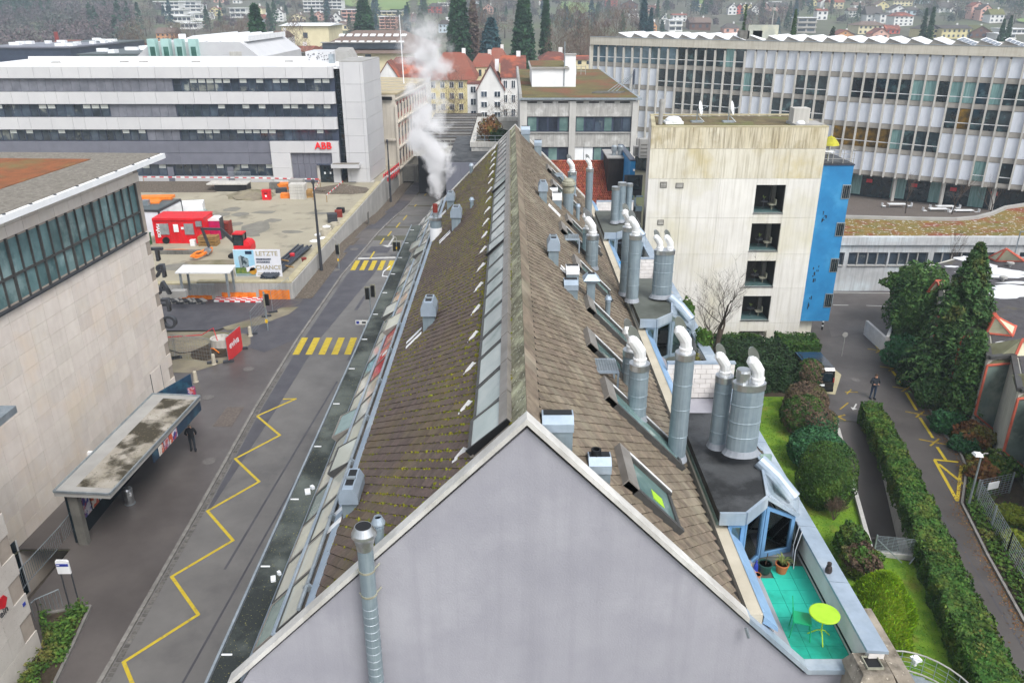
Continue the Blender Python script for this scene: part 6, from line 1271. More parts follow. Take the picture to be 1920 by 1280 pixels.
# ====== curved finned office on the right
M('fin_grey','#c9c7c0','#b9b7b0',s=1.2,rough=.85,streak='#8b8880',sf=.35,var=.04)
M('office_concrete','#cfcabd','#c0bbad',s=.8,rough=.9,streak='#a59d8a',sf=.5,ss=.8,stretch=(.4,.4,2))
M('spandrel_grey','#a7a39c','#98948d',s=1,rough=.9,streak='#8f8a80',sf=.3,var=.04)
M('ribbed_panel','#dde2ea','#d0d6e0',s=3,rough=.55,stretch=(1,1,.25),var=.03)
M('curtain_teal','#86a8a6','#5f8482',s=2.2,rough=.25,stretch=(2,2,.2),var=.12,spec=.7);M('win_dark','#33444a','#1d282d',s=1.0,rough=.06,spec=.8,var=.4,k=.9,blot='#5c7a7c',bls=.7,blt=(.55,.7));M('win_yellow','#8a6a22','#3d3420',s=1.2,rough=.15,var=.3);M('win_reflect','#6c8492','#46595f',s=.6,rough=.05,spec=.9,var=.2)
PW=[Vector((13.4,141)),Vector((37.5,124)),Vector((51,115)),Vector((64,106.6)),Vector((80,97))]
OZ1,OZ0=19.2,1.5
fo=thing('finned_office','long curved office facade of pale vertical fins with white panels and windows','building',(45,120,-2))
cum=[0]
for a,c in zip(PW,PW[1:]):cum.append(cum[-1]+(c-a).length)
def along(s):
 for i in range(4):
  if s<=cum[i+1]or i==3:
   t_=(s-cum[i])/(cum[i+1]-cum[i]);d=(PW[i+1]-PW[i]).normalized();return PW[i].lerp(PW[i+1],t_),d
BAY=1.55;NB=int((cum[-1]-.4)/BAY)
def facade_u(s,z):
 p,d=along(s);q=Vector((p.x,p.y,z))-CP;dd=q.dot(FW);return 960+FPX*q.dot(RT)/dd
patt=[[(1113,1405)],[(1229,1452),(1487,1552),(1590,1960)],[(1269,1397),(1448,1546),(1770,1896)],[(1440,1546),(1558,1758)],[(1832,1843),(1872,1895)]]
off=3.0
b=MB();pl_=[along(s)[0]for s in np.linspace(0,cum[-1],24)]
b.prism([(p.x+.25,p.y+.25)for p in pl_]+[(p.x+14,p.y+20)for p in pl_[::-1]],OZ0,OZ1-.3);b.part('core','spandrel_grey',fo)
for i in range(NB+1):
 s=i*BAY;p,d=along(s);n=Vector((d.y,-d.x));ang=math.atan2(d.y,d.x)
 bx('fin',fo,(p.x+n.x*.12,p.y+n.y*.12,(OZ0+18.0)/2-.15),(.21,.60,18.0-OZ0-.3),'fin_grey',ang)
for i in range(NB):
 s=(i+.5)*BAY;p,d=along(s);n=Vector((d.y,-d.x));ang=math.atan2(d.y,d.x)
 for r in range(5):
  zt=18.0-3.3*r;zb=zt-2.62;u=facade_u(s,(zt+zb)/2);win=any(a<=u<=c for a,c in patt[r]);q=lambda o:(p.x+n.x*o,p.y+n.y*o)
  rb=random.random()
  if win:
   m='win_reflect' if r==0 and u<1270 else('win_yellow' if(r==3 and 1560<u<1660 and rb<.8)or(r==2 and u>1770 and rb<.5)else('curtain_teal' if rb<(.5 if r==1 and u>1600 else .25)else 'win_dark'))
   x,y=q(-.06);bx('window',fo,(x,y,(zt+zb)/2),(BAY-.24,.06,zt-zb-.05),m,ang)
   x,y=q(-.01);bx('window_rail',fo,(x,y,zb+(zt-zb)*.30),(BAY-.24,.05,.10),'white_metal',ang)
  else:x,y=q(-.04);bx('ribbed_panel',fo,(x,y,(zt+zb)/2),(BAY-.24,.08,zt-zb-.05),'ribbed_panel',ang)
  x,y=q(-.0);bx('spandrel',fo,(x,y,zb-.34),(BAY-.22,.14,.62),'spandrel_grey',ang)
for a,c in zip(pl_,pl_[1:]):
 m=(a+c)/2;d=(c-a);ang=math.atan2(d.y,d.x);n=Vector((d.y,-d.x)).normalized()
 bx('parapet',fo,(m.x+n.x*.2,m.y+n.y*.2,18.6),(d.length+.01,.5,1.2),'office_concrete',ang);bx('parapet_cap',fo,(m.x+n.x*.2,m.y+n.y*.2,19.23),(d.length+.01,.62,.06),'galv',ang)
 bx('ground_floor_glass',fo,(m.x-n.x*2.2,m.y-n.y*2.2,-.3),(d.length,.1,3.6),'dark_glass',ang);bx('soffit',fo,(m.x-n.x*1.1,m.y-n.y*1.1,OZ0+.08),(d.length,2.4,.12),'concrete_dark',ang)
b=MB();b.box(PW[0].x-.15,PW[0].x+.35,PW[0].y-.3,PW[0].y+.5,OZ0,19.2);b.part('end_pier','office_concrete',fo)
for i in range(0,NB,4):s=i*BAY;p,d=along(s);n=Vector((d.y,-d.x));bx('ground_column',fo,(p.x-n.x*.8,p.y-n.y*.8,-.3),(.4,.4,3.6),'concrete',0)
for k,s in enumerate((40,44,50,55,60)):
 p,d=along(s);n=Vector((d.y,-d.x));ang=math.atan2(d.y,d.x);bx('patterned_screen',fo,(p.x-n.x*2.1,p.y-n.y*2.1,-.2),(1.9,.06,3.0),'curtain_teal',ang);bx('red_notice',fo,(p.x-n.x*2.05+d.x*2,p.y-n.y*2.05+d.y*2,.4),(.8,.05,.5),'tape_red',ang)
M('solar','#3b4a66','#2e3b54',s=2,rough=.2);NS=27
for i in range(NS):
 s=4+i*(cum[-1]-6)/NS;p,d=along(s);n=Vector((-d.y,d.x));w=(cum[-1]-6)/NS*.93;A=Vector((p.x,p.y,19.1))+Vector((n.x,n.y,0))*.8;D=Vector((d.x,d.y,0));N_=Vector((n.x,n.y,0));Z=Vector((0,0,1))
 b=MB();b.hexa([A,A+D*w,A+D*w*.25+Z*.72],[A+N_*9,A+D*w+N_*9,A+D*w*.25+N_*9+Z*.72]);o=b.part('roof_shed','spandrel_grey',fo)
 b=MB();e=Z*.06;P0,P1=A+D*w*.22+Z*.77-N_*.15,A+D*w*1.06+Z*.02-N_*.15;b.hexa([P0,P1,P1+N_*9.3,P0+N_*9.3],[P0+e,P1+e,P1+N_*9.3+e,P0+N_*9.3+e]);b.part('shed_cover','white_metal',o)
 if i>NS-10:
  for j in range(4):b=MB();f0,f1=.08+j*.23,.27+j*.23;q0,q1=P0.lerp(P1,f0)+e,P0.lerp(P1,f1)+e;b.hexa([q0,q1,q1+N_*7,q0+N_*7],[q0+Z*.03,q1+Z*.03,q1+N_*7+Z*.03,q0+N_*7+Z*.03]);b.part('solar_panel','solar',o)
for lb,u,v,w,h in(('left grey vent box on the finned office roof',1393,70,1.4,1.2),('right grey vent box on the finned office roof',1417,70,1.4,1.2),('wide pale green plant box on the finned office roof',1428,62,4.5,2.0)):
 Y=128;P=yp(u,v,Y);b=MB();b.obox((P.x,Y,19.0),w,1.5,h+.3);q=b.top('roof_plant_box',lb,'plant box','concrete_dark' if w<2 else 'pane_pale',None,'boxes on the finned office roof')
P=yp(1446,60,128);b=MB();b.tube([(P.x,128,19),(P.x,128,yp(1448,20,128).z)],.09,6);b.lathe([(.1,4.2),(.3,4.3),(.3,4.6),(.1,4.7)],(P.x,128,19),8);b.top('roof_mast','thin pale mast on the finned office roof','mast','canopy_plain')
b=MB();ribbon(b,[(x,y)for x,y in((24.6,77),(24.6,84),(24.6,92),(24.6,100),(24.6,108),(24.6,116),(24.6,130))],[(92,y)for y in(77,84,92,100,108,116,130)],.03);b.struct('plaza_paving','paver')
for k,(u,v)in enumerate(((1680,392),(1757,401),(1805,404),(1770,396))):
 P=gp(u,v,-2.0);t=thing('cafe_table','white cafe table with chairs before the dark ground floor, '+('leftmost','middle','rightmost','rear')[k],'table',P,'cafe tables');b=MB();b.box(P.x-1.2,P.x+1.2,P.y-.4,P.y+.4,-1.3,-1.24);b.part('table_top','white_metal',t)
 for sx in(-1,1):b=MB();b.box(P.x+sx*1.0-.04,P.x+sx*1.0+.04,P.y-.04,P.y+.04,-2,-1.3);b.part('leg','galv',t)
 for c in(-1.8,1.8):
  q=thing('cafe_chair','white cafe chair %s of the %s cafe table'%('left' if c<0 else 'right',('leftmost','middle','rightmost','rear')[k]),'chair',(P.x+c,P.y,-2),'cafe chairs');b=MB();b.box(P.x+c-.25,P.x+c+.25,P.y-.25,P.y+.25,-1.57,-1.52);b.part('seat','white_metal',q);b=MB();b.box(P.x+c*1.13-.03,P.x+c*1.13+.03,P.y-.25,P.y+.25,-1.52,-1.1);b.part('backrest','white_metal',q);b=MB();b.box(P.x+c-.2,P.x+c-.16,P.y-.2,P.y+.2,-2,-1.57);b.box(P.x+c+.16,P.x+c+.2,P.y-.2,P.y+.2,-2,-1.57);b.part('legs','galv',q)
M('sedum_snow','#a0803c','#7e7a3a',s=.9,rough=.98,k=HK,bump=.03,bs=8,blot='#9a4f34',bls=.5,blt=(.5,.64),speck='#f4f4f2',sps=2.6,spt=.60)
LY=69.0;lw=thing('low_concrete_building','low grey concrete building with a snow flecked planted roof','building',(40,LY,0));LZ=4.95
M('low_wall','#bcbebf','#abadae',s=1.2,rough=.9,streak='#85878a',sf=.55,ss=1.4,blot='#c9d2d6',bls=.3)
wz1,wz0=3.62,2.46;xs_=[24.6,26.8,30.25,33.8,37.45,37.95,41.5,42.0,45.5,46,70]
b=MB();b.box(24.6,70,LY+.25,76,-.5,LZ-.6);b.part('core','low_wall',lw)
for xa,xb in((24.6,35),(35,45),(45,56),(56,70)):bx('wall_base',lw,((xa+xb)/2,LY+.1,wz0/2),(xb-xa-.02,.3,wz0-.01),'low_wall');bx('wall_top',lw,((xa+xb)/2,LY+.1,(wz1+LZ-.6)/2),(xb-xa-.02,.3,LZ-.6-wz1-.01),'low_wall');bx('fascia',lw,((xa+xb)/2,LY-.05,LZ-.22),(xb-xa-.015,.5,.72),'low_wall')
wins=[(26.6,29.9),(30.28,33.8),(33.95,37.4),(37.9,41.3),(41.7,45.2),(45.6,49)]
edge=24.6
for xa,xb in wins:
 bx('pier',lw,((edge+xa)/2,LY+.1,(wz0+wz1)/2),(max(.05,xa-edge-.01),.3,wz1-wz0),'low_wall');edge=xb
 for k in range(4):w=(xb-xa)/4;bx('window',lw,(xa+(k+.5)*w,LY+.2,(wz0+wz1)/2),(w-.12,.06,wz1-wz0-.04),'office_pane');bx('mullion',lw,(xa+k*w,LY+.14,(wz0+wz1)/2),(.10,.2,wz1-wz0),'canopy_plain')
 bx('sill',lw,((xa+xb)/2,LY-.08,wz0-.04),(xb-xa,.2,.08),'canopy_plain')
bx('pier',lw,(60,LY+.1,(wz0+wz1)/2),(22,.3,wz1-wz0),'low_wall')
bp=[gp(u,v,LZ)for u,v in((1560,409),(1640,411),(1720,413),(1790,414),(1830,411),(1860,403),(1885,392),(1925,386))]
b=MB();pl2=[(24.6,LY-.28)]+[(70,LY-.28),(70,bp[-1].y+1)]+[(p.x,p.y)for p in bp[::-1]];b.prism(pl2,LZ-.4,LZ+.02);b.part('planted_roof','sedum_snow',lw)
for a,c in zip(bp,bp[1:]):m=(a+c)/2;d=c-a;bx('roof_kerb',lw,(m.x,m.y,LZ+.1),(d.length,.35,.4),'canopy_plain',math.atan2(d.y,d.x))
# ====== ribbed hall with glazed bays and tent skylights, far right
M('ribbed_wall','#c6c5bb','#b7b6ad',s=1,rough=.7,var=.05,streak='#8f8e84',sf=.4)
M('hall_roof','#5c5a5e','#4a484b',s=1.2,rough=.9,k=.72,bump=.02,bs=14,speck='#7d7a78',sps=9,spt=.66,blot='#666045',bls=.35,blt=(.58,.7))
M('red_frame','#cf6b56','#bb5b48',s=2,rough=.5);M('skylight_cream','#cfcdb2','#c0bea2',s=1,rough=.5,blot='#b5b394',bls=.8);M('mossy_glass','#7d7f66','#6b6a50',s=1.2,rough=.5,blot='#5d5a3c',bls=.8,k=.8);M('bay_glass','#7a8a84','#56645f',s=.6,rough=.12,spec=.7,blot='#939d92',bls=.5);M('snow','#f4f6f8','#e8ecf0',s=2,rough=.8,k=.72)
JZ=5.0;P_=lambda u,v,z=JZ:gp(u,v,z)
WLL=[(32.6,60.4)]
for k in(3,2,1,0,-1,-2):WLL+=[(27.9+.72*k,42.6+4.3*k),(29.5+.72*k,42.9+4.3*k)]
WLL.append((25.8,30.0))
jh=thing('ribbed_hall','ribbed pale metal hall with red framed glass bays and tent shaped skylights','building',(31,45,0))
back=[(34,20),(60,20),(60,63),(36.8,63.2)]
b=MB();b.prism(WLL+back,.0,JZ-.05);b.part('core','ribbed_wall',jh)
ins_=[(x+.35,y)for x,y in WLL];b=MB();b.prism(ins_+[(34.3,20),(60,20),(60,62.6),(36.9,62.8)],JZ-.05,JZ+.01);b.part('roof','hall_roof',jh)
for a,c in zip(WLL+[(34,20)],WLL[1:]+[(34,20)]):
 a,c=Vector(a),Vector(c);d=c-a
 if d.length<.1:continue
 n=Vector((d.y,-d.x)).normalized();n=-n if n.x>0 else n;m=(a+c)/2;bx('roof_coping',jh,(m.x,m.y,JZ+.08),(d.length,.3,.2),'frame_dark',math.atan2(d.y,d.x))
 k=max(2,int(d.length/.28))
 if d.length>1.5:
  for i in range(k):p=a+d*(i+.5)/k;bx('wall_rib',jh,(p.x+n.x*.04,p.y+n.y*.04,JZ/2),(d.length/k*.55,.09,JZ-.1),'ribbed_wall',math.atan2(d.y,d.x))
for kk in(-2,-1,0,1,2):
 h0,h1=Vector((27.88+.72*kk,42.52+4.3*kk,4.62)),Vector((29.5+.72*kk,42.82+4.3*kk,4.62));f0,f1=Vector((h0.x,h0.y,1.4)),Vector((h1.x,h1.y,.15));ap,bk=h1+Vector((.6,.5,1.35)),h0+Vector((.7,2.0,.45))
 b=MB();inn=Vector((0,.06,0));b.hexa([f0,f1,f1+inn,f0+inn],[h0,h1,h1+inn,h0+inn]);q=b.part('glazed_bay','bay_glass',jh)
 b=MB()
 for a,c in((h0,h1),(h0,f0),(f0,f1),(f1,h1)):b.bar(a+Vector((-.03,-.03,0)),c+Vector((-.03,-.03,0)),.10,.10)
 b.part('bay_frame','red_frame',q)
 b=MB();b.add([h0,h1,ap,bk],[(0,1,2),(0,2,3)]);b.add([v+Vector((.1,.05,-.12))for v in(h0,h1,ap,bk)],[(0,1,2),(0,2,3)]);b.part('bay_roof','mossy_glass',q)
 h2=h1+Vector((1.7,.15,.1));b=MB();b.add([h1,h2,ap],[(0,1,2)]);b.part('bay_gable','skylight_cream',q)
 b=MB();
 for a,c in((h1,ap),(h1,h2),(h2,ap)):b.bar(a+Vector((-.02,-.05,.02)),c+Vector((-.02,-.05,.02)),.12,.12)
 b.part('bay_gable_frame','red_frame',q)
def tent(lab,base,apex,hz):
 B4=[gp(u,v,JZ+.05)for u,v in base];A=gp(*apex,JZ+hz);t=thing('tent_skylight',lab,'skylight',tuple(B4[0]),'tent skylights');b=MB();n=len(B4)
 for i in range(n):b.add([B4[i],B4[(i+1)%n],A],[(0,1,2)])
 b.part('glazing','skylight_cream',t);b=MB()
 for i in range(n):b.bar(B4[i]+Vector((0,0,.04)),B4[(i+1)%n]+Vector((0,0,.04)),.12,.10);b.bar(B4[i],A,.11,.11)
 b.part('edge_trim','red_frame',t)
tent('tent skylight farthest back beside the snow patch',((1852,483),(1867,490),(1921,490),(1905,478)),(1887,466),1.4)
tent('tent skylight right of the narrow fir',((1849,625),(1899,630),(1905,612),(1866,606)),(1866,592),1.4)
tent('tent skylight half hidden between the firs',((1810,570),(1842,580),(1848,562),(1822,552)),(1826,553),1.3)
tent('tent skylight left behind the tall spruce',((1738,548),(1762,540),(1772,525),(1750,530)),(1756,526),1.3)
b=MB();hr2=random.Random(3)
for u,v,w,h in((1815,485,1.1,.8),(1835,498,1.4,1.0),(1850,508,2.6,.9),(1875,512,2.6,.6),(1895,518,2.4,.5),(1898,540,1.9,1.0),(1885,548,1.6,.8),(1910,552,1.8,.9),(1878,556,1.3,.5),(1905,530,1.5,.4),(1785,500,.7,.3),(1890,645,.8,.4),(1905,662,.6,.3)):
 P=gp(u,v,JZ+.02);n=13;b.poly([(P.x+math.cos(2*math.pi*i/n)*w*hr2.uniform(.55,1.15),P.y+math.sin(2*math.pi*i/n)*h*hr2.uniform(.55,1.15),JZ+.02+.002*len(b.f))for i in range(n)])
b.part('snow_patch','snow',jh,kind='stuff')
for k,(u,v)in enumerate(((1880,527),(1893,500))):P=gp(u,v,JZ);b=MB();b.lathe([(.1,0),(.1,.2),(.28,.25),(.28,.36),(.0001,.42)],P,12);b.top('roof_ventilator',('pale round vent cap on the dark hall roof','small vent cap near the farthest tent skylight')[k],'vent','canopy_plain')
b=MB();b.box(27.9,28.1,54.5,58.5,0,1.2);b.hexa([(27.9,54.4,0),(30.3,58.6,0),(30.3,58.8,0),(27.7,54.5,0)],[(27.9,54.4,1.5),(30.3,58.6,1.5),(30.3,58.8,1.5),(27.7,54.5,1.5)]);b.top('low_white_wall','low white wall at the bend of the lane by the dark yew','wall','white_brick')
# ====== old factory, underpass, terrace house at the street end
M('cream_plaster','#d6cfc2','#c8c1b4',s=.6,rough=.9,streak='#a39b8c',sf=.4,ss=.7);M('cream_roof','#d8c9a6','#c9ba97',s=.7,rough=.85,k=.66);M('win_red','#a8584c','#8c463c',s=1,rough=.4,var=.2)
fz_=yp(740,175,124).z;A=yp(740,175,124);Bp=gp(798,147,fz_);A2=Vector((A.x,A.y));B2=Vector((Bp.x,Bp.y));d=(B2-A2).normalized();n=Vector((d.y,-d.x));Lf=(B2-A2).length;ang=math.atan2(d.y,d.x)
of=thing('old_factory','cream old factory with tall red framed windows along the sunken road','building',(A.x,A.y,-3))
b=MB();bl=Vector((-27,126));b.prism([tuple(A2),tuple(B2),tuple(B2+Vector((-12,4))),tuple(bl)],-4,fz_-.25);b.part('wall','cream_plaster',of);b=MB();b.prism([tuple(A2+n*.3),tuple(B2+n*.3),tuple(B2+Vector((-12,4))),tuple(bl+Vector((0,-.3)))],fz_-.25,fz_);b.part('roof','cream_roof',of)
for k in range(5):p=A2.lerp(B2,.1+.2*k);bx('roof_joint',of,(p.x-3.5,p.y+1.0,fz_+.02),(8,.12,.10),'canopy_plain',.25)
bx('attic_louvre',of,(A.x-1.7,A.y+.05,fz_-.75),(2.6,.1,.5),'black',math.atan2((A2-bl).y,(A2-bl).x));bx('front_band',of,(A.x-2.3,A.y+.15,5.2),(4.4,.2,.3),'cream_plaster',math.atan2((A2-bl).y,(A2-bl).x))
for(z0,z1)in((8.2,10.6),(4.2,7.2),(1.2,3.6)):
 for k in range(11):
  s=Lf*(k+.6)/11.2;p=A2+d*s
  if k in(3,7)and z0>8:pass
  q=bx('window',of,(p.x+n.x*.03,p.y+n.y*.03,(z0+z1)/2),(Lf/11*.42,.12,z1-z0),'win_red',ang);bx('pane',of,(p.x+n.x*.1,p.y+n.y*.1,(z0+z1)/2+.3),(Lf/11*.3,.04,(z1-z0)*.55),'office_pane',ang)
for k in range(12):p=A2+d*Lf*k/11.2;bx('pilaster',of,(p.x+n.x*.1,p.y+n.y*.1,5.6),(Lf/11*.22,.3,9.2),'cream_plaster',ang)
for z in(11.1,7.7,3.9,.8):p=A2.lerp(B2,.5);bx('cornice',of,(p.x+n.x*.15,p.y+n.y*.15,z),(Lf,.4,.22),'cream_plaster',ang)
bx('tank',of,(A.x+.8,A.y+3,-.4),(1.6,4,2.4),'concrete_dark',ang)
P=yp(757,150,140);b=MB();b.tube([(P.x,140,fz_-.5),(P.x-.2,140,yp(755,28,140).z)],[.11,.06],6);b.top('factory_mast','tall thin white mast rising from the old factory roof','mast','white_metal')
b=MB();gz_=yp(860,305,92).z
g2=thing('grey_clad_wall','plain grey clad building at the end of the street','building',(-4,92,-2));x0=yp(836,330,92).x
for k in range(8):bx('cladding_panel',g2,(x0+(k+.5)*1.7,92,gz_/2-1),(1.68,.2,gz_+2),'office_grey')
b=MB();b.box(x0+.05,x0+13.5,92.1,112,-2,gz_-.05);b.part('core','felt_roof',g2)
th=thing('terrace_house','grey rendered building with a planted roof terrace at the street end','building',(0,100,6));tx0=yp(884,290,100).x;tzp=yp(900,268,100).z;tx1=4.0
b=MB();b.box(tx0,tx1,100,124,gz_-1,tzp-.5);b.part('wall','grey_plaster',th)
for xa,xb,ya,yb in((tx0-.15,tx1,99.9,100.3),(tx0-.15,tx0+.5,100.3,124),(tx0+.5,tx1,123.5,124)):bx('parapet',th,((xa+xb)/2,(ya+yb)/2,tzp-.2),(xb-xa,yb-ya,.6),'concrete')
a,c=yp(886,296,100),yp(912,306,100);bx('window',th,((a.x+c.x)/2,99.97,(a.z+c.z)/2),(c.x-a.x,.1,a.z-c.z),'pane_teal')
b=MB();b.box(tx0+.5,tx1,100.3,123.5,tzp-.5,tzp-.44);b.part('terrace_deck','patch_grey',th)
b=MB()
for z in(.35,.8):b.bar((tx0+.3,100.4,tzp+z),(tx1,100.4,tzp+z),.05);b.bar((tx0+2,123.6,tzp+z),(tx1+4,123.6,tzp+z),.06)
for k in range(7):b.box(tx0+.3+k*1.3,tx0+.36+k*1.3,100.38,100.44,tzp,tzp+.8)
b.part('terrace_railing','galv',th);b=MB();b.obox((1.6,103,tzp-.44),2.2,1.4,1.1);b.top('terrace_shed','pale box on the planted roof terrace','box','canopy_plain')
M('deck_dark','#5e5853','#4a4541',s=1,rough=.9,k=.7)
dk=thing('rail_deck','railway deck with parallel tracks over the dark underpass','bridge',(-12,115,5));b=MB();b.box(-13.6,tx0-.2,113,150,4.6,5.9);b.part('deck','concrete',dk);b=MB();b.box(-13.6,tx0-.2,113.6,149.8,5.9,5.94);b.part('ballast','deck_dark',dk)
for k in range(11):bx('rail',dk,(-9.7,115+k*3.1,6.05),(7.6,.18,.16),'canopy_plain' if k%2 else 'steel')
b=MB()
for z in(.5,1.0):b.bar((-13.6,113.2,5.9+z),(tx0-.2,113.2,5.9+z),.05)
for k in range(10):b.box(-13.6+k*.88,-13.54+k*.88,113.17,113.23,5.9,6.9)
b.part('deck_railing','canopy_plain',dk);b=MB();b.box(-13.6,tx0-.2,119,119.3,-3,4.6);b.part('underpass_shade_sheet','black',dk)  # black sheet stands in for the shade inside the underpass
# ====== lane, lawn, ramp
LANE=[(18.4,10),(19.2,23.2),(20.7,31),(22.7,43.9),(20.2,44.5),(20.3,48),(21.6,51.5),(22.3,57),(22.3,69),(75,69),(75,61.5),(34,61.5),(30.2,58.2),(28.58,53.07),(27.17,46.71),(26.28,42.48),(26.11,40.29),(25.57,38.55),(23.54,35.17),(22.55,30.99),(21.65,26.48),(20.2,10)]
def sheet(name,pts,z,mat):
 t=tessellate_polygon([[Vector((x,y,0))for x,y in pts]]);b=MB();b.add([(x,y,z)for x,y in pts],[f for f in t])
 for i,f in enumerate(b.f):
  p=[Vector(b.v[k])for k in f]
  if(p[1]-p[0]).cross(p[2]-p[0]).z<0:b.f[i]=f[::-1]
 return b.struct(name,mat)
sheet('lane',LANE,.012,'lane')
sheet('lane_patch',[(25.2,58),(31,60),(36,68),(29.5,68.8),(26.5,63)],.017,'pavement');sheet('lane_seam',[(20.6,24),(20.66,24),(22.9,40.5),(22.84,40.5)],.018,'asphalt_new')
sheet('lawn',[(7.75,8),(19.0,8),(19.0,30.4),(17.1,31.0),(20.2,44.3),(19.6,47.6),(13,47.6),(7.75,44)],.010,'grass')
sheet('grass_verge',[(7.75,44),(13,47.6),(19.3,47.6),(19.8,52),(22,57),(7.75,57)],.008,'earth')
sheet('driveway',[(20.35,48.2),(21.7,47.9),(23.3,51.0),(23.0,53.4),(21.8,53.5),(20.6,50)],.020,'concrete_cap')
b=MB();a0,a1,a2,a3=[Vector((x,y,0))for x,y in RAMP];zf=-2.6
fl=[a0+Vector((0,.02,-.02)),a1+Vector((0,.02,-.02)),Vector((a2.x,a2.y,zf)),Vector((a3.x,a3.y,zf))];b.poly(fl[::-1]);b.struct('ramp','lane')
rp=thing('ramp_wall','stained concrete side walls of the sunken ramp','wall',(19,37,-2.6))
for nm,p,q,o in(('wall_panel',a1,a2,.18),('wall_panel',a3,a0,.18),('wall_panel',a2,a3,.18)):
 d=(q-p);L=d.length;n=max(1,int(L/3.2));nn=Vector((d.y,-d.x,0)).normalized();
 if nn.dot((a0+a1+a2+a3)/4-p)>0:nn=-nn
 for k in range(n):m=p+d*(k+.5)/n+nn*.10;bx('wall_panel',rp,(m.x,m.y,-1.2),(L/n-.015,.2,2.9),'wall_concrete',math.atan2(d.y,d.x))
P=gp(1708,650);bx('drain_line',rp,(19.0,34.6,-1.72),(2.0,.12,.05),'iron',.15)
bx('drain_line',rp,(18.6,32.4,-2.2),(2.0,.12,.05),'iron',.15)
Z4=lambda x,y:gp(1440+x/4,640+y/4)
for a,c in(((770,-22),(828,55)),((848,92),(912,182)),((933,225),(962,262)),((966,272),(1006,330)),((1035,385),(1112,514)),((1140,575),(1235,722)),((1270,795),(1330,886))):line(MB(),[Z4(*a),Z4(*c)],.17,.022).struct('lane_dash','yellow_paint')
for x,y in((838,70),(935,204),(1035,357),(1140,547),(1250,757)):
 P=Z4(x,y);b=MB();line(b,[P+Vector((-.75,.35,0)),P+Vector((.75,-.35,0))],.12,.022);line(b,[P+Vector((-.45,-.40,0)),P+Vector((.45,.40,0))],.12,.0245);b.struct('lane_cross','old_yellow_paint')
b=MB()
for i,(a,c)in enumerate((((1250,893),(1418,1195)),((1450,935),(1420,1185)),((1282,922),(1512,1108)),((1250,888),(1420,906)))):line(b,[Z4(*a),Z4(*c)],.17,.022+.003*i)
b.struct('lane_triangle','yellow_paint')
b=MB();line(b,[Z4(488,545),Z4(578,592)],.13,.022);line(b,[Z4(490,575),Z4(575,552)],.13,.025);b.struct('lane_cross','old_yellow_paint')
b=MB();line(b,[Z4(580,380),Z4(672,382)],.09,.022);line(b,[Z4(540,510),Z4(600,462)],.09,.025);line(b,[Z4(590,395),Z4(625,360)],.09,.028);b.struct('faded_marking','old_yellow_paint')
for a,c in(((662,470),(645,500)),((705,524),(722,492))):b=MB();p,q=Z4(*a),Z4(*c);line(b,[p,q],.10,.022);e=(q-p).normalized();n=Vector((-e.y,e.x,0));b.poly([(v.x,v.y,.026)for v in(q+n*.22,q-n*.22,q+e*.35)]);b.struct('lane_arrow','white_paint')
for a,c in(((1563,572),(1590,572.5)),((1625,573),(1700,576)),((1560,548.5),(1705,550))):line(MB(),[gp(*a),gp(*c)],.14,.022).struct('white_line','white_paint')
disc(gp(1620,612),.5,z=.02);disc(gp(1604,712),.3,z=.02)
b=MB();b.box(22.55,22.68,57.3,63,0,.12);b.top('lane_kerb','short kerb beside the blue wing base','kerb','kerb_stone')
KR=[(30.2,58.2),(28.58,53.07),(27.17,46.71),(26.28,42.48),(26.11,40.29),(25.57,38.55),(23.54,35.17),(22.55,30.99),(21.65,26.48),(20.2,12)]
b=MB()
for a,c in zip(KR,KR[1:]):b.bar((*a,.05),(*c,.05),.12,.14)
b.top('lane_edging','low kerb along the shrubs on the right of the lane','kerb','kerb_stone')
sheet('shrub_bed',KR+[(26.6,12),(26.6,32),(28.6,41),(30.2,50),(31.6,60)],.011,'earth')
b=MB()
for a,c in zip(((19.05,30.2),(18.4,26),(17.6,20)),((18.4,26),(17.6,20),(16.8,12))):b.bar((*a,.08),(*c,.08),.16,.2)
b.top('lawn_edging','stone edging between lawn and the long hedge','edging','old_concrete')
# ====== foliage
def foliage(name,c,c2,blot=None,k=.85,s=1.2,**kw):M(name,c,c2,s=s,rough=.75,spec=.25,var=.38,hvar=.022,k=k,blot=blot,**kw)
foliage('leaf_hedge','#4a6e2a','#34521f','#62702c',k=.8,bls=.9);foliage('leaf_laurel','#3a6a42','#2a5232',None,k=.85);foliage('leaf_box','#3b5a22','#2c4719','#4e6a26',k=.85,bls=.8)
foliage('leaf_brown','#6b5a48','#55463a','#5d6b2c',k=.85,bls=.7,blt=(.56,.68));foliage('leaf_dark','#26401f','#1c3018',None,k=.9);foliage('leaf_thuja','#8cae22','#70941a','#8c7a2c',k=1.0,bls=1.5,blt=(.64,.74))
foliage('leaf_spruce','#476636','#334e2a','#66602e',k=1.0,bls=.5,blt=(.56,.7));foliage('leaf_yew','#4a6a34','#36522a',None,k=1.0);foliage('leaf_ivy','#567a2e','#3c5c24','#6e6a34',k=.8,bls=.8)
foliage('leaf_russet','#8a6038','#6e4c2e','#7a7a38',k=.8,bls=.8);foliage('leaf_moss','#8f9c34','#6e7c2a',None,k=.75)
M('bark_tree','#4a4036','#332c26',s=6,rough=.95,k=.9,stretch=(1,1,.3));M('twig','#6b5a4c','#54463b',s=4,rough=.95,k=.9)
def leaves(name,mat,parent,P,N,size,jit=.55,asp=.6,kind=None):
 V,F=leafmesh(P,N,size,jit,asp);return np_part(name,V,F,mat,parent,kind)
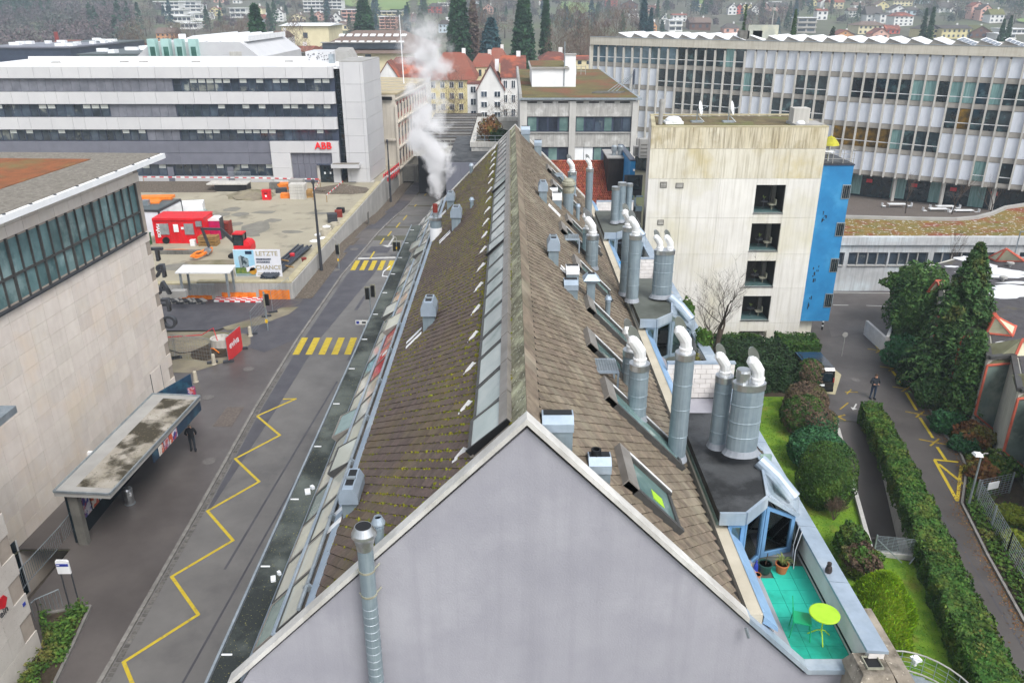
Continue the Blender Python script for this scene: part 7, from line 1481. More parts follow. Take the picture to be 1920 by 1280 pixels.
def ell_pts(c,r,n,rs,noise=.10,shell=.12,zmin=-.9,pw=2.0):
 v=rs.normal(0,1,(n*2,3));v/=np.linalg.norm(v,axis=1)[:,None];v=v[v[:,2]>zmin][:n]
 if pw!=2:v=v/((np.abs(v)**pw).sum(1)**(1/pw))[:,None]
 ph=rs.uniform(0,6,6);bump=1+noise*(np.sin(v[:,0]*5+ph[0])+np.sin(v[:,1]*5+ph[1])+np.sin(v[:,2]*6+ph[2])+np.sin(v[:,0]*11+v[:,2]*9+ph[3]))/2
 f=(1-shell*rs.rand(len(v))**2)*bump;nn=v/np.array(r);nn/=np.linalg.norm(nn,axis=1)[:,None];return np.array(c)+v*np.array(r)*f[:,None],nn
def shrub(name,label,cat,c,r,mat,n,size,group=None,mats2=None,pw=2.0,noise=.08,jit=.5,core=.86):
 t=thing(name,label,cat,(c[0],c[1],c[2]-r[2]*.9),group);rs=np.random.RandomState(int(abs(c[0]*131+c[1]*17))%9999)
 if core:
  m=MB();P,N=ell_pts((0,0,0),(1,1,1),1,rs);m.sphere(c,1,14,0,(r[0]*core,r[1]*core,r[2]*core));m.part('inner_mass',mat,t)
 P,N=ell_pts(c,r,n,rs,noise,pw=pw);leaves('foliage',mat,t,P,N,size,jit)
 if mats2:
  mm,f,zc=mats2;P,N=ell_pts(c,tuple(q*1.01 for q in r),int(n*2.0),rs,noise,pw=pw);k=(P[:,2]-c[2])/r[2]+rs.normal(0,.12,len(P))>zc;P,N=P[k],N[k];leaves('winter_foliage',mm,t,P,N,size*.9,jit)
 return t
def hedge(label,pts,w0,w1,h,mat,dens,size,group=None,extra=None):
 t=thing('hedge',label,'hedge',(*pts[0],0),group);rs=np.random.RandomState(len(pts)*7+int(h*10));P,N=[],[];core=MB()
 for(i,(a,c))in enumerate(zip(pts,pts[1:])):
  a,c=Vector((*a,0)),Vector((*c,0));d=c-a;L=d.length;e=d/L;q=Vector((-e.y,e.x,0));wa=w0+(w1-w0)*i/(len(pts)-1);wb=w0+(w1-w0)*(i+1)/(len(pts)-1)
  core.hexa([a-q*wa*.42,c-q*wb*.42,c+q*wb*.42,a+q*wa*.42],[v+Vector((0,0,h*.9))for v in(a-q*wa*.4,c-q*wb*.4,c+q*wb*.4,a+q*wa*.4)])
  for(side,area)in((0,L*w0),(1,L*h),(-1,L*h),(2,w0*h),(3,w0*h)):
   n=int(area*dens)
   for _ in range(n):
    s,y=rs.rand(),rs.rand();w=wa+(wb-wa)*s;wob=.07*math.sin(s*L*2.1+y*3)+.05*math.sin(s*L*5.3+side)
    if side==0:p=a+d*s+q*((y-.5)*w);z=h*(1-.10*abs(2*y-1)**3)+wob;nn=(0,0,1)
    elif abs(side)==1:p=a+d*s+q*side*(w/2+wob-.03*y);z=h*y;nn=(q.x*side,q.y*side,.35)
    else:
     if(side==2 and i>0)or(side==3 and i<len(pts)-2):continue
     p=(a if side==2 else c)+q*((s-.5)*w);z=h*y;nn=(-e.x,-e.y,.3)if side==2 else(e.x,e.y,.3)
    P.append((p.x,p.y,z+rs.normal(0,.02)));N.append(nn)
 core.part('inner_mass',mat,t);leaves('foliage',mat,t,np.array(P),np.array(N),size,.6)
 if extra:k=np.array([math.sin(p[1]*1.1)+math.sin(p[1]*.43+p[0]*3)+rs.normal(0,.5)>1.0 for p in P]);leaves('bright_foliage',extra,t,np.array(P)[k]+rs.normal(0,.03,(k.sum(),3)),np.array(N)[k],size,.7)
 return t
hedge('long clipped ivy hedge between the sunken ramp and the lane',[(22.45,44.4),(21.5,39),(20.25,33),(19.1,28),(18.3,24),(17.7,20),(16.9,14)],1.2,2.0,1.25,'leaf_hedge',240,.075,extra='leaf_ivy')
hedge('tall square dark hedge beside the concrete block',[(13.0,50.6),(19.2,50.6)],5.0,5.0,2.1,'leaf_dark',110,.10,extra=None);hedge('lower yew hedge behind the parked black van',[(19.8,54.6),(22.6,54.4)],2.4,2.2,1.4,'leaf_box',150,.09)
hedge('narrow hedge strip at the foot of the concrete block',[(12.0,56.2),(19.0,56.2)],1.0,1.0,.9,'leaf_box',120,.10)
def topiary(lab,u,vt,vb,w,mat,n,m2=None,pw=2.3,size=.07,zb=None):
 B0=gp(u,vb);r=w/2/pxm(B0);Y=B0.y+r*.75;zt=yp(u,vt,Y+r*.2).z;X=yp(u,(vt+vb)/2,Y).x;h=max(.8,zt)
 return shrub('topiary',lab,'clipped shrub',(X,Y,h*.46),(r,r,h*.54),mat,n,size,'clipped shrubs along the lawn',m2,pw,.05,.55)
topiary('tall rounded brownish shrub nearest the black van',1518,672,742,50,'leaf_box',3000,('leaf_brown',1,.0))
topiary('wide brown clipped mound behind the mossy green one',1512,718,790,80,'leaf_brown',4200)
topiary('mossy green clipped mound with brown patches',1508,744,822,84,'leaf_brown',4500,('leaf_box',1,-.35))
topiary('grey brown clipped mound touching the laurel',1533,764,832,70,'leaf_laurel',3000,('leaf_brown',1,.15))
topiary('blue green laurel mound right behind the big green egg',1532,806,890,108,'leaf_laurel',6000,size=.085)
topiary('largest dark green egg shaped shrub in the row',1549,826,966,110,'leaf_box',9000,pw=2.1,size=.055)
def bush(lab,u,v,w,h,mat,n,size=.08,m2=None,zb=0.0,**k):
 B0=gp(u,v);r=w/2/pxm(B0);return shrub('shrub',lab,'shrub',(B0.x,B0.y+r*.6,h*.45),(r,r,h*.55),mat,n,size,None,m2,noise=.16,jit=.8,**k)
bush('dark glossy shrub left of the ramp fence, farther one',1600,1050,62,1.5,'leaf_hedge',2600,.09);bush('brown topped shrub left of the ramp fence, nearer one',1620,1090,72,1.4,'leaf_hedge',3000,.08,('leaf_brown',1,.2))
B0=gp(1655,1215);t=thing('thuja','bright yellow green thuja cone on the lawn','thuja',(B0.x,B0.y+.8,0));rs=np.random.RandomState(5);n=15000;zz=rs.rand(n)**1.25;a=rs.uniform(0,2*np.pi,n);rad=1.45*(1-zz**2.2)**.75*(1+.08*np.sin(a*5+zz*7))*(1-.1*rs.rand(n));H_=3.0
P=np.stack([B0.x+np.cos(a)*rad,B0.y+.8+np.sin(a)*rad,.1+zz*H_],1);N=np.stack([np.cos(a),np.sin(a),.3+0*a],1);m=MB();m.lathe([(1.15,.05),(1.2,.6),(1.0,1.4),(.6,2.4),(.0001,2.8)],(B0.x,B0.y+.8,0),14);m.part('inner_mass','leaf_thuja',t)
rs2=rs;up_=np.array([0,0,1.0]);tdir=N*.35+up_+rs.normal(0,.25,(n,3));tdir/=np.linalg.norm(tdir,axis=1)[:,None];bdir=np.cross(N,tdir)+rs.normal(0,.4,(n,3));bdir/=np.linalg.norm(bdir,axis=1)[:,None];sz=rs.uniform(.05,.12,n)[:,None]
V=np.stack([P-bdir*sz*.3,P+tdir*sz*1.2+N*.02,P+bdir*sz*.3,P-tdir*sz*.4],1).reshape(-1,3);np_part('foliage',V,np.arange(4*n).reshape(-1,4),'leaf_thuja',t)
def bare(name,label,cat,base,h,spread,seed,levels=4,r0=None,mat='bark_tree',tmat='twig',kids=(3,4),group=None,lean=0,n0=1,up=.55,parent_only=False,sides=5,first=.32):
 rr=random.Random(seed);t=thing(name,label,cat,tuple(base),group)if not parent_only else None;big,small=MB(),MB();base=Vector(base);r0=r0 or h*.018
 def grow(p,d,L,r,lv):
  pts,q,dd=[p],p,d;seg=3
  for i in range(seg):
   dd=(dd+Vector((rr.uniform(-.22,.22),rr.uniform(-.22,.22),rr.uniform(-.02,.20)))).normalized();q=q+dd*(L/seg);pts.append(q)
  tip=r*.55 if lv<levels else r*.25
  (big if lv<=1 else small).tube(pts,[r+(tip-r)*i/seg for i in range(seg+1)],sides if lv<=1 else(4 if lv<3 else 3))
  if lv>=levels:return
  k=rr.randint(*kids)
  for i in range(k):
   f=rr.uniform(.35,1.0)if i<k-1 else 1.0;j=min(seg,max(1,int(f*seg+.5)));a=rr.uniform(0,6.28);side=Vector((math.cos(a),math.sin(a),0));nd=(dd*rr.uniform(.6,1.0)+side*spread*rr.uniform(.55,1.1)+Vector((0,0,up*rr.uniform(.1,.8)))).normalized()
   grow(pts[j],nd,L*rr.uniform(.55,.8),max(.006,tip*rr.uniform(.6,.85)),lv+1)
 for k in range(n0):
  a=rr.uniform(0,6.28);d=Vector((lean+(.5*math.cos(a)if n0>1 else 0),(.5*math.sin(a)if n0>1 else 0),1)).normalized();grow(base,d,h*first,r0,0)
 if parent_only:return big,small
 big.part('trunk',mat,t);small.part('branches',tmat,t);return t
B0=gp(1563,975);bare('bare_shrub','leafless tangled brown shrub before the big green egg shrub','shrub',(B0.x,B0.y,0),1.9,1.1,4,4,.022,'twig','twig',(3,5),n0=6,up=.5)
B0=Vector((13.9,50.0,0));bare('bare_tree','leafless dark tree in front of the concrete block','tree',B0,15.5,.9,11,5,.26,'bark_tree','bark_tree',(3,5),up=.30,sides=8,first=.24,lean=.1)
def conifer(name,label,base,h,r,seed,mat,nb=520,leaf=.13,droop=.35,bare_to=.12,group=None,gap=0.0,pts_only=False,sides=8,per=13,pw=.85):
 rs=np.random.RandomState(seed);base=np.array(base,float);P,N=[],[];t=None if pts_only else thing(name,label,'tree',tuple(base),group);tr=MB()
 tr.tube([base+np.array([0,0,0]),base+np.array([.05*h*rs.uniform(-.3,.3),0,h*.5]),base+np.array([0,0,h*.99])],[h*.016,h*.011,h*.002],sides)
 for i in range(nb):
  f=rs.rand()**.85;z=h*(bare_to+(1-bare_to)*f);L=r*((1-f)**pw)*(rs.uniform(.72,1.12))+.12;a=rs.uniform(0,2*np.pi)
  if gap and math.sin(a*3+z*1.7+seed)>1-gap:L*=.55
  d=np.array([math.cos(a),math.sin(a),0]);q=np.array([-d[1],d[0],0]);s=np.sqrt(rs.rand(per))*.95+.05
  lift=.22*L*(1-f*.3);zz=z+lift*s*.6-droop*L*s*s;wid=.22*L*(1-s)+.10
  pp_=base+d*(s*L)[:,None]+q*(rs.uniform(-1,1,per)*wid)[:,None]+np.array([0,0,1])*(zz-rs.rand(per)*.10)[:,None];P.append(pp_);nn=np.tile(np.array([d[0]*.5,d[1]*.5,.8]),(per,1));N.append(nn)
  if i%4==0 and not pts_only and L>.5:tr.tube([base+np.array([0,0,z]),base+d*L*.75+np.array([0,0,z+lift*.45-droop*L*.55])],[.03,.008],4)
 P,N=np.concatenate(P),np.concatenate(N);P[:,2]=np.maximum(P[:,2],base[2]+.05)
 if pts_only:return P,N,tr
 tr.part('trunk','bark_tree',t);leaves('crown',mat,t,P,N,leaf,.75,.42);return t
conifer('spruce','tall dark spruce with a pointed top beside the ribbed hall',(29.3,48.2,0),10.4,3.3,21,'leaf_spruce',1500,.16,.45,.16,gap=.2,per=16)
conifer('young_fir','narrow fir right of the tall spruce, close to the ribbed hall',(27.75,43.6,0),6.4,1.15,22,'leaf_yew',650,.13,.3,.05,per=12,pw=.55)
P1,N1=ell_pts((30.2,55.6,3.3),(2.1,2.1,3.6),6500,np.random.RandomState(31),.16,.35,pw=1.8);t=thing('yew','bushy dark yew left of the tall spruce','tree',(30.2,55.6,0));leaves('crown','leaf_yew',t,P1,N1,.16,.9,.4);m=MB();m.tube([(30.2,55.6,0),(30.2,55.6,5)],[.22,.08],8);m.sphere((30.2,55.6,3.1),1,12,0,(1.6,1.6,3.0));m.part('inner_mass','leaf_yew',t)
shrub('shrub','light green vine mass behind the yew against the low building','shrub',(32.2,60.5,3.6),(2.6,1.2,1.3),'leaf_hedge',3500,.13,noise=.2,jit=.8)
US=[('dark glossy laurel mass at the foot of the yew',1712,700,100,2.2,'leaf_laurel',3800),('dark undergrowth left of the spruce trunk',1742,735,95,2.3,'leaf_dark',3200),('undergrowth below the tall spruce',1768,770,85,1.8,'leaf_spruce',2800),('blue green laurel under the narrow fir',1782,815,60,1.2,'leaf_laurel',2200),('reddish brown shrub against the ribbed wall',1812,795,55,1.5,'leaf_russet',2000),('russet and olive shrub before the first glass bay',1835,845,70,1.4,'leaf_russet',2400),('dark laurel clump by the lane at the yellow triangle',1815,850,50,.9,'leaf_laurel',1500),('sparse olive shrub behind the wire fence',1880,900,70,1.3,'leaf_ivy',1300),('brown scrub beside the lamp post',1848,905,60,1.0,'leaf_russet',1200),('mossy green clump behind the wire fence',1905,985,60,.7,'leaf_moss',1500),('bright moss green ground shrub at the right edge',1912,1030,50,.6,'leaf_moss',1300)]
for lb,u,v,w,h,mt,n in US:bush(lb,u,v,w,h,mt,n,.11,core=.7)
rs=np.random.RandomState(8);n=9000;tt=rs.rand(n);KA=np.array(KR);y=rs.uniform(13,57,n);xk=np.interp(y,KA[::-1,1],KA[::-1,0]);P=np.stack([xk+.15+np.abs(rs.normal(0,.9,n)),y,rs.uniform(.03,.30,n)],1);V,F=leafmesh(P,np.tile([0,0,1.0],(n,1)),.10,.7,.6);me=np_obj('ground_ivy',V,F,'leaf_ivy');o=bpy.data.objects.new('ground_ivy',me);COL.objects.link(o);o['kind']='stuff'
n=3000;y=rs.uniform(14,56,n);xk=np.interp(y,KA[::-1,1],KA[::-1,0]);P=np.stack([xk-np.abs(rs.normal(0,.3,n)),y,0*y+.03],1);V,F=leafmesh(P,np.tile([0,0,1.0],(n,1)),.045,.25,.6);foliage('leaf_fallen','#8a6a42','#6a4c2c');me=np_obj('fallen_leaves',V,F,'leaf_fallen');o=bpy.data.objects.new('fallen_leaves',me);COL.objects.link(o);o['kind']='stuff'
def inpoly(x,y,poly):
 c=False;j=len(poly)-1
 for i in range(len(poly)):
  if(poly[i][1]>y)!=(poly[j][1]>y)and x<(poly[j][0]-poly[i][0])*(y-poly[i][1])/(poly[j][1]-poly[i][1])+poly[i][0]:c=not c
  j=i
 return c
pp2=[]
while len(pp2)<5200:
 x,y=rs.uniform(-20,-17),rs.uniform(17,27.3)
 if inpoly(x,y,PLN)and math.sin(x*4)+math.sin(y*2.3+x)+rs.normal(0,.4)>-.7:pp2.append((x,y,.15+abs(rs.normal(0,.22))))
V,F=leafmesh(np.array(pp2),np.tile([.2,0,1.0],(len(pp2),1)),.085,.6,.5);me=np_obj('bed_ground_cover',V,F,'leaf_ivy');o=bpy.data.objects.new('bed_ground_cover',me);COL.objects.link(o);o['kind']='stuff'
pp2=[]
LW=[(7.75,8),(19.0,8),(19.0,30.4),(17.1,31.0),(20.0,43.8),(19.6,47.6),(13,47.6),(7.75,44)]
while len(pp2)<26000:
 x,y=rs.uniform(7.8,20),rs.uniform(16,47.5)
 if inpoly(x,y,LW):pp2.append((x,y,.03))
pp2=np.array(pp2);nn=rs.normal(0,1,(len(pp2),3));nn[:,2]*=.25;foliage('leaf_grass','#7fa62a','#5c8a1e','#86923a',k=.72);V,F=leafmesh(pp2,nn,.06,.2,.25);me=np_obj('grass_tufts',V,F,'leaf_grass');o=bpy.data.objects.new('grass_tufts',me);COL.objects.link(o);o['kind']='stuff'
shrub('shrub','green trailing plant on the parapet behind the middle oval duct','plant',(7.62,32.2,12.0),(.22,.8,.35),'leaf_hedge',700,.06,noise=.2);shrub('shrub','green climber beside the sloped duct of the middle bay','plant',(7.66,29.3,11.6),(.3,.6,.7),'leaf_ivy',900,.06,noise=.2);shrub('shrub','reddish brown plant in the middle terrace corner','plant',(7.1,28.0,11.25),(.3,.5,.4),'leaf_russet',500,.06,noise=.2)
shrub('shrub','reddish brown bush on the planted roof terrace','plant',(-2.6,106,9.2),(1.4,2.2,1.6),'leaf_russet',1400,.16,noise=.2,core=.6);shrub('shrub','dark green bush on the planted roof terrace','plant',(-1.4,104,8.6),(1.3,1.2,.9),'leaf_dark',900,.15,noise=.2)
b=MB();b.tube([(10.9,9.5,0),(10.9,9.5,1)],.02)
def wire(label,pts,h,nh,post=2.0,mat='galv',name='wire_fence',tilt=0):
 t=thing(name,label,'fence',pts[0]);w=MB();f=MB();P=[Vector(p)for p in pts]
 for a,c in zip(P,P[1:]):
  for k in range(nh):z=.08+(h-.1)*k/(nh-1);w.bar(a+Vector((0,0,z)),c+Vector((0,0,z)),.016)
  n=max(1,int((c-a).length/.25))
  for k in range(n+1):p=a.lerp(c,k/n);w.box(p.x-.006,p.x+.006,p.y-.006,p.y+.006,p.z+.06,p.z+h)
  m=max(1,int((c-a).length/post))
  for k in range(m+1):p=a.lerp(c,k/m);f.box(p.x-.03,p.x+.03,p.y-.03,p.y+.03,p.z,p.z+h+.05)
 w.part('mesh_wires',mat,t,kind='stuff');f.part('posts',mat,t);return t
wire('wire mesh fence across the lower end of the ramp',[(17.15,30.95,0),(19.4,30.55,0)],1.15,14,1.2)
b=MB();b.bar((17.2,30.9,.95),(18.2,30.3,.1),.04);b.bar((19.3,30.6,.95),(18.5,30.2,.1),.04);b.top('fence_stay','slanting stays of the wire mesh fence at the ramp','stay','galv')
wire('long wire fence running down the right side of the lane',[(24.4,35.3,0),(23.5,31,0),(22.6,26.4,0),(21.8,21,0)],1.25,9);q=wire('wire fence panel across the shrubs with a white sign',[(24.4,35.5,0),(26.6,36.2,0)],1.25,9)
bx('sign_plate',q,(25.1,35.4,1.0),(.7,.04,.42),'white_metal',.3)
P=gp(1815,950);t=thing('lane_lamp','thin grey lamp post with a square white head beside the lane','street lamp',P);zt=yp(1829,853,P.y).z;b=MB();b.tube([P,(P.x+.0,P.y,zt)],[.06,.045],8);b.part('pole','galv',t);b=MB();b.hexa([(P.x-.42,P.y-.2,zt+.02),(P.x+.0,P.y-.2,zt-.02),(P.x+.0,P.y+.2,zt-.02),(P.x-.42,P.y+.2,zt+.02)],[(P.x-.36,P.y-.14,zt+.14),(P.x-.02,P.y-.14,zt+.1),(P.x-.02,P.y+.14,zt+.1),(P.x-.36,P.y+.14,zt+.14)]);b.part('lamp_head','white_metal',t);b=MB();b.tube([(P.x,P.y,zt),(P.x+.15,P.y,zt+.12),(P.x+.3,P.y,zt+.1)],.03,6);b.part('sensor_arm','canopy_plain',t)
sx,sy=10.6,13.6;t=thing('spiral_stair','grey spiral stair with a curved railing at the bottom right edge','stair',(14.2,20.6,0));sx,sy=14.3,20.4
zl=1.0;arc=[(sx+2.0*math.cos(a),sy+2.0*math.sin(a))for a in np.linspace(2.2,-1.2,18)]
for k in range(16):
 a0_,a1_=2.2-3.4*k/16,2.2-3.4*(k+1)/16;b=MB();z=1.6-.14*k*.5;b.hexa([(sx+.25*math.cos(a0_),sy+.25*math.sin(a0_),z),(sx+1.95*math.cos(a0_),sy+1.95*math.sin(a0_),z),(sx+1.95*math.cos(a1_),sy+1.95*math.sin(a1_),z),(sx+.25*math.cos(a1_),sy+.25*math.sin(a1_),z)],[(sx+.25*math.cos(a0_),sy+.25*math.sin(a0_),z+.05),(sx+1.95*math.cos(a0_),sy+1.95*math.sin(a0_),z+.05),(sx+1.95*math.cos(a1_),sy+1.95*math.sin(a1_),z+.05),(sx+.25*math.cos(a1_),sy+.25*math.sin(a1_),z+.05)]);b.part('step','galv',t)
for off_ in(.95,.1):b=MB();b.tube([(x,y,1.65-.14*8*i/17+off_)for i,(x,y)in enumerate(arc)],.03,6);b.part('hand_rail','canopy_plain',t)
b=MB()
for i,(x,y)in enumerate(arc):b.tube([(x,y,1.7-.066*i),(x,y,2.58-.066*i)],.012,5)
for o_ in(.3,.5,.7):b.tube([(x,y,1.65-.066*i+o_)for i,(x,y)in enumerate(arc)],.008,4)
b.part('railing_bars','galv',t,kind='stuff');b=MB();b.tube([(sx,sy,0),(sx,sy,2.6)],.12,10);b.part('newel_post','leaf_hedge' if False else 'concrete_dark',t)
P=gp(1720,1225,2.0);b=MB();b.obox((P.x,P.y,1.7),.30,.30,.10,.3);b.obox((P.x,P.y,1.45),.1,.1,.25,.3);b.top('white_lamp_box','small white box lamp beside the spiral stair','lamp','white_metal')
t=thing('parked_van','black van parked behind the clipped shrubs','van',(20.75,49.6,0));vx,vy=20.55,47.75;M('van_black','#16171a','#101114',s=2,rough=.18,spec=.7,coat=.6);M('tail_red','#8c1a1e','#741418',s=3,rough=.3)
prof=[(0,.35),(0,1.0),(.12,1.75),(.3,1.92),(2.9,1.92),(3.7,1.25),(4.5,1.05),(4.6,.35)]
b=MB();b.hexa([(vx-.88,vy+a,z)for a,z in prof],[(vx+.88,vy+a,z)for a,z in prof]);b.part('body','van_black',t)
bx('rear_window',t,(vx,vy+.02,1.38),(1.35,.10,.55),'dark_glass');bx('rear_bumper',t,(vx,vy-.03,.45),(1.7,.16,.22),'black');bx('side_window',t,(vx+.88,vy+1.6,1.5),(.03,2.2,.45),'dark_glass');bx('roof_panel',t,(vx,vy+1.6,1.93),(1.4,2.2,.03),'van_black')
for s in(-1,1):bx('tail_light',t,(vx+s*.82,vy-.0,1.15),(.08,.08,.3),'tail_red')
bx('number_plate',t,(vx,vy-.03,.8),(.5,.05,.12),'white_metal')
for sx_ in(-1,1):
 for yy in(.9,3.7):b=MB();b.cyl((vx+sx_*.68,vy+yy,.33),(vx+sx_*.90,vy+yy,.33),.33,n=16);w=b.part('wheel','black',t);b=MB();b.cyl((vx+sx_*.90,vy+yy,.33),(vx+sx_*.915,vy+yy,.33),.2,n=12);b.part('rim','steel',w)
P=gp(1578,668);b=MB();b.tube([(P.x,P.y,0),(P.x,P.y,1.7)],.025,6);b.cyl((P.x-.02,P.y-.03,1.75),(P.x-.02,P.y,1.75),.2,n=14);b.top('lane_sign','small round sign on a thin post by the yew hedge','sign','canopy_plain')
P=gp(1541,618);b=MB();b.lathe([(.07,0),(.07,.9),(.0001,.95)],P,10);q=b.top('striped_bollard','black and white bollard in front of the blue wing','bollard','black');
for z in(.3,.65):b=MB();b.lathe([(.072,z),(.072,z+.12)],P,10);b.part('white_band','white_metal',q)
# ====== street furniture and people
def lamp(lb,u,v,ut,vt):
 P=gt(u,v);T=yp(ut,vt,P.y);t=thing('street_lamp',lb,'street lamp',P,'dark street lamp posts');b=MB();h=T.z-P.z;b.lathe([(.16,0),(.15,h*.42),(.12,h*.43),(.11,h*.72),(.09,h*.73),(.08,h)],P,12);b.part('pole','dark_grey',t)
 b=MB();b.lathe([(.09,h),(.16,h+.05),(.16,h+.35),(.10,h+.45),(.0001,h+.46)],P,12);b.part('lamp_head','dark_grey',t);b=MB();b.lathe([(.18,0),(.18,.12)],P,12);b.part('base_collar','galv',t)
lamp('dark street lamp post beside the retaining wall, nearer one',603,509,588,345);lamp('dark street lamp post farther down the sunken road',733,382,727,268)
def signal(lb,u,v,vt,nh,face=1,tram=True):
 P=gt(u,v);z=yp(u-4,vt,P.y).z;t=thing('traffic_light',lb,'traffic light',P,'traffic lights');b=MB();b.tube([P,(P.x,P.y,z)],.055,8);b.part('post','galv',t)
 for k in range(nh):
  x=P.x+(k-(nh-1)/2)*.42;b=MB();b.box(x-.15,x+.15,P.y-.22,P.y-.02,z-1.0,z-.1);hd=b.part('signal_head','black',t)
  b=MB();b.box(x-.22,x+.22,P.y-.02,P.y+.02,z-1.1,z+.0);b.part('back_board','weathered',t)
  for j in range(3):b=MB();b.cyl((x,P.y+.03,z-.25-.28*j),(x,P.y+.16,z-.25-.28*j),.11,n=10);b.part('lens_hood','black',hd)
 bx('push_button',t,(P.x,P.y-.08,P.z+1.0),(.14,.12,.22),'yellow_sign')
 if tram:b=MB();b.tube([(P.x,P.y,z),(P.x,P.y,z+.35),(P.x-.3,P.y,z+.5)],.03,6);b.sphere((P.x-.3,P.y,z+.48),.09,6);b.part('detector','canopy_plain',t)
signal('traffic light on the far pavement left of the far zebra crossing',636,505,457,1);signal('traffic light with twin heads right of the far zebra crossing',745,482,452,2);
P=Vector((-11.3,60.6,0));t=thing('traffic_light','traffic light half hidden by the ledge near the near zebra crossing','traffic light',P,'traffic lights');b=MB();b.tube([P,P+Vector((0,0,3.2))],.055,8);b.part('post','galv',t)
for k in range(2):b=MB();b.box(P.x-.3+k*.45,P.x-.02+k*.45,P.y-.2,P.y+.0,2.3+.2*k,3.2+.2*k);b.part('signal_head','black',t);b=MB();b.box(P.x-.36+k*.45,P.x+.04+k*.45,P.y,P.y+.03,2.2+.2*k,3.3+.2*k);b.part('back_board','weathered',t)
P=gp(503,622);t=thing('traffic_light','traffic light on a yellow marked post at the yard entrance','traffic light',P,'traffic lights');b=MB();b.tube([P,P+Vector((0,0,3.4))],.07,8);b.part('post','galv',t);bx('push_button',t,(P.x,P.y-.1,.95),(.16,.12,.28),'yellow_sign')
b=MB();b.box(P.x+.12,P.x+.4,P.y-.2,P.y+.0,2.3,3.2);b.part('signal_head','black',t);b=MB();b.box(P.x+.02,P.x+.10,P.y-.26,P.y+.1,2.2,3.25);b.part('back_board','weathered',t)
P=gp(682,628);t=thing('direction_sign','white arrow shaped direction sign with blue symbols on a thin post','sign',P);z=yp(680,604,P.y).z;b=MB();b.tube([P,(P.x,P.y,z+.25)],.03,6);b.part('post','galv',t);b=MB();s_=[(-.55,-.18),(.45,-.18),(.62,0),(.45,.18),(-.55,.18)];b.hexa([(P.x+a,P.y-.05,z+c)for a,c in s_],[(P.x+a,P.y-.02,z+c)for a,c in s_]);b.part('board','white_metal',t);bx('symbol',t,(P.x-.38,P.y-.06,z),(.22,.02,.22),'blue_sign');bx('symbol',t,(P.x+.1,P.y-.06,z),(.3,.02,.16),'dark_grey')
b=MB();b.tube([(-11.55,73.0,.05),(-12.3,73.2,.05),(-12.4,74.6,.05),(-12.0,76.4,.05)],.05,6);b.top('white_hose','white curved cable lying beside the far zebra crossing','cable','white_metal')
def fence_panel(lb,p,q,h,banner=None):
 p,q=Vector(p),Vector(q);t=thing('site_fence',lb,'fence',p,'mobile site fence panels');b=MB();b.tube([p,p+Vector((0,0,h)),q+Vector((0,0,h)),q,],.022,6);b.part('frame','galv',t);w=MB();n=int((q-p).length/.22)
 for k in range(n):a=p.lerp(q,(k+.5)/n);w.tube([a,a+Vector((0,0,h))],.005,3)
 for k in range(7):z=h*(k+.5)/7;w.bar(p+Vector((0,0,z)),q+Vector((0,0,z)),.008)
 w.part('mesh_wires','galv',t,kind='stuff')
 for a in(p,q):f=MB();f.obox((a.x,a.y,.10),.75,.26,.16,.4);f.part('foot','dark_grey',t)
 return t
A,B_=gp(429,681),gp(455,657);t=fence_panel('site fence panel covered by a red banner',A,B_,2.0);d=(B_-A).normalized();n=Vector((d.y,-d.x,0));b=MB();b.hexa([A+n*.03+Vector((0,0,.12)),B_+n*.03+Vector((0,0,.12)),B_+n*.05+Vector((0,0,.12)),A+n*.05+Vector((0,0,.12))],[A+n*.03+Vector((0,0,1.98)),B_+n*.03+Vector((0,0,1.98)),B_+n*.05+Vector((0,0,1.98)),A+n*.05+Vector((0,0,1.98))]);M('banner_red','#d83a3c','#c83034',s=1,rough=.6);b.part('banner','banner_red',t)
m=A.lerp(B_,.48)+n*.06+Vector((0,0,1.2));text('eviva','lettering',t,m,[tuple(d),(0,0,1),tuple(n)],.78,'white_metal',.006,.008)
fence_panel('bare site fence panel nearest the stone hall',(-27.2,54.2,.0),(-24.6,53.7,0),2.0);fence_panel('bare site fence panel between hall and red banner',(-24.5,53.7,0),(-21.6,52.9,0),2.0)
for lb,a,c in(('site fence panel lying open by the traffic light',(474,629),(500,596)),('site fence panel leading to the retaining wall corner',(512,588),(545,560))):fence_panel(lb,gp(*a),gp(*c),2.0)
sheet('site_dirt',[(-29,51.5),(-22.6,51.2),(-20.6,53.2),(-19.9,56.4),(-20.5,58.4),(-23.5,59.0),(-29,58.7)],.112,'dirt');sheet('site_dirt_strip',[(-22.6,59.2),(-20.4,60.3),(-18.6,62.8),(-18.2,64.6),(-19.6,64.4),(-21.2,61.9),(-23.2,59.9)],.116,'dirt')
b=MB();hr2=random.Random(4);heap(b,(-22.2,55.0,.1),1.5,1.6,.18,12,.3);b.struct('rubble_heap','earth',kind='stuff')
P=gp(415,652);t=thing('concrete_trough','round concrete trough with cables behind the red banner','trough',P);b=MB();b.lathe([(.6,0),(.72,.05),(.72,.75),(.6,.75),(.58,.55),(.0001,.5)],(P.x,P.y,.1),18);b.part('ring','concrete',t);b=MB();b.tube([(P.x-.2,P.y,.6),(P.x-.5,P.y+.3,1.5),(P.x-1.5,P.y+.4,.9),(P.x-5,P.y+.8,.5)],.035,5);b.part('cable','tape_red',t);b=MB();b.tube([(P.x-.5,P.y-.8,.3),(P.x-.1,P.y-1.2,.45),(P.x+.4,P.y-1.6,.3)],.05,5);b.part('orange_tube','orange_sheet',t)
b=MB();b.tube([(-27,56,.15),(-24.6,54.6,.15),(-23,55.1,.15),(-21.4,56.8,.15)],.03,5);b.top('black_hose','thin black hose on the dirt beside the stone hall','hose','black')
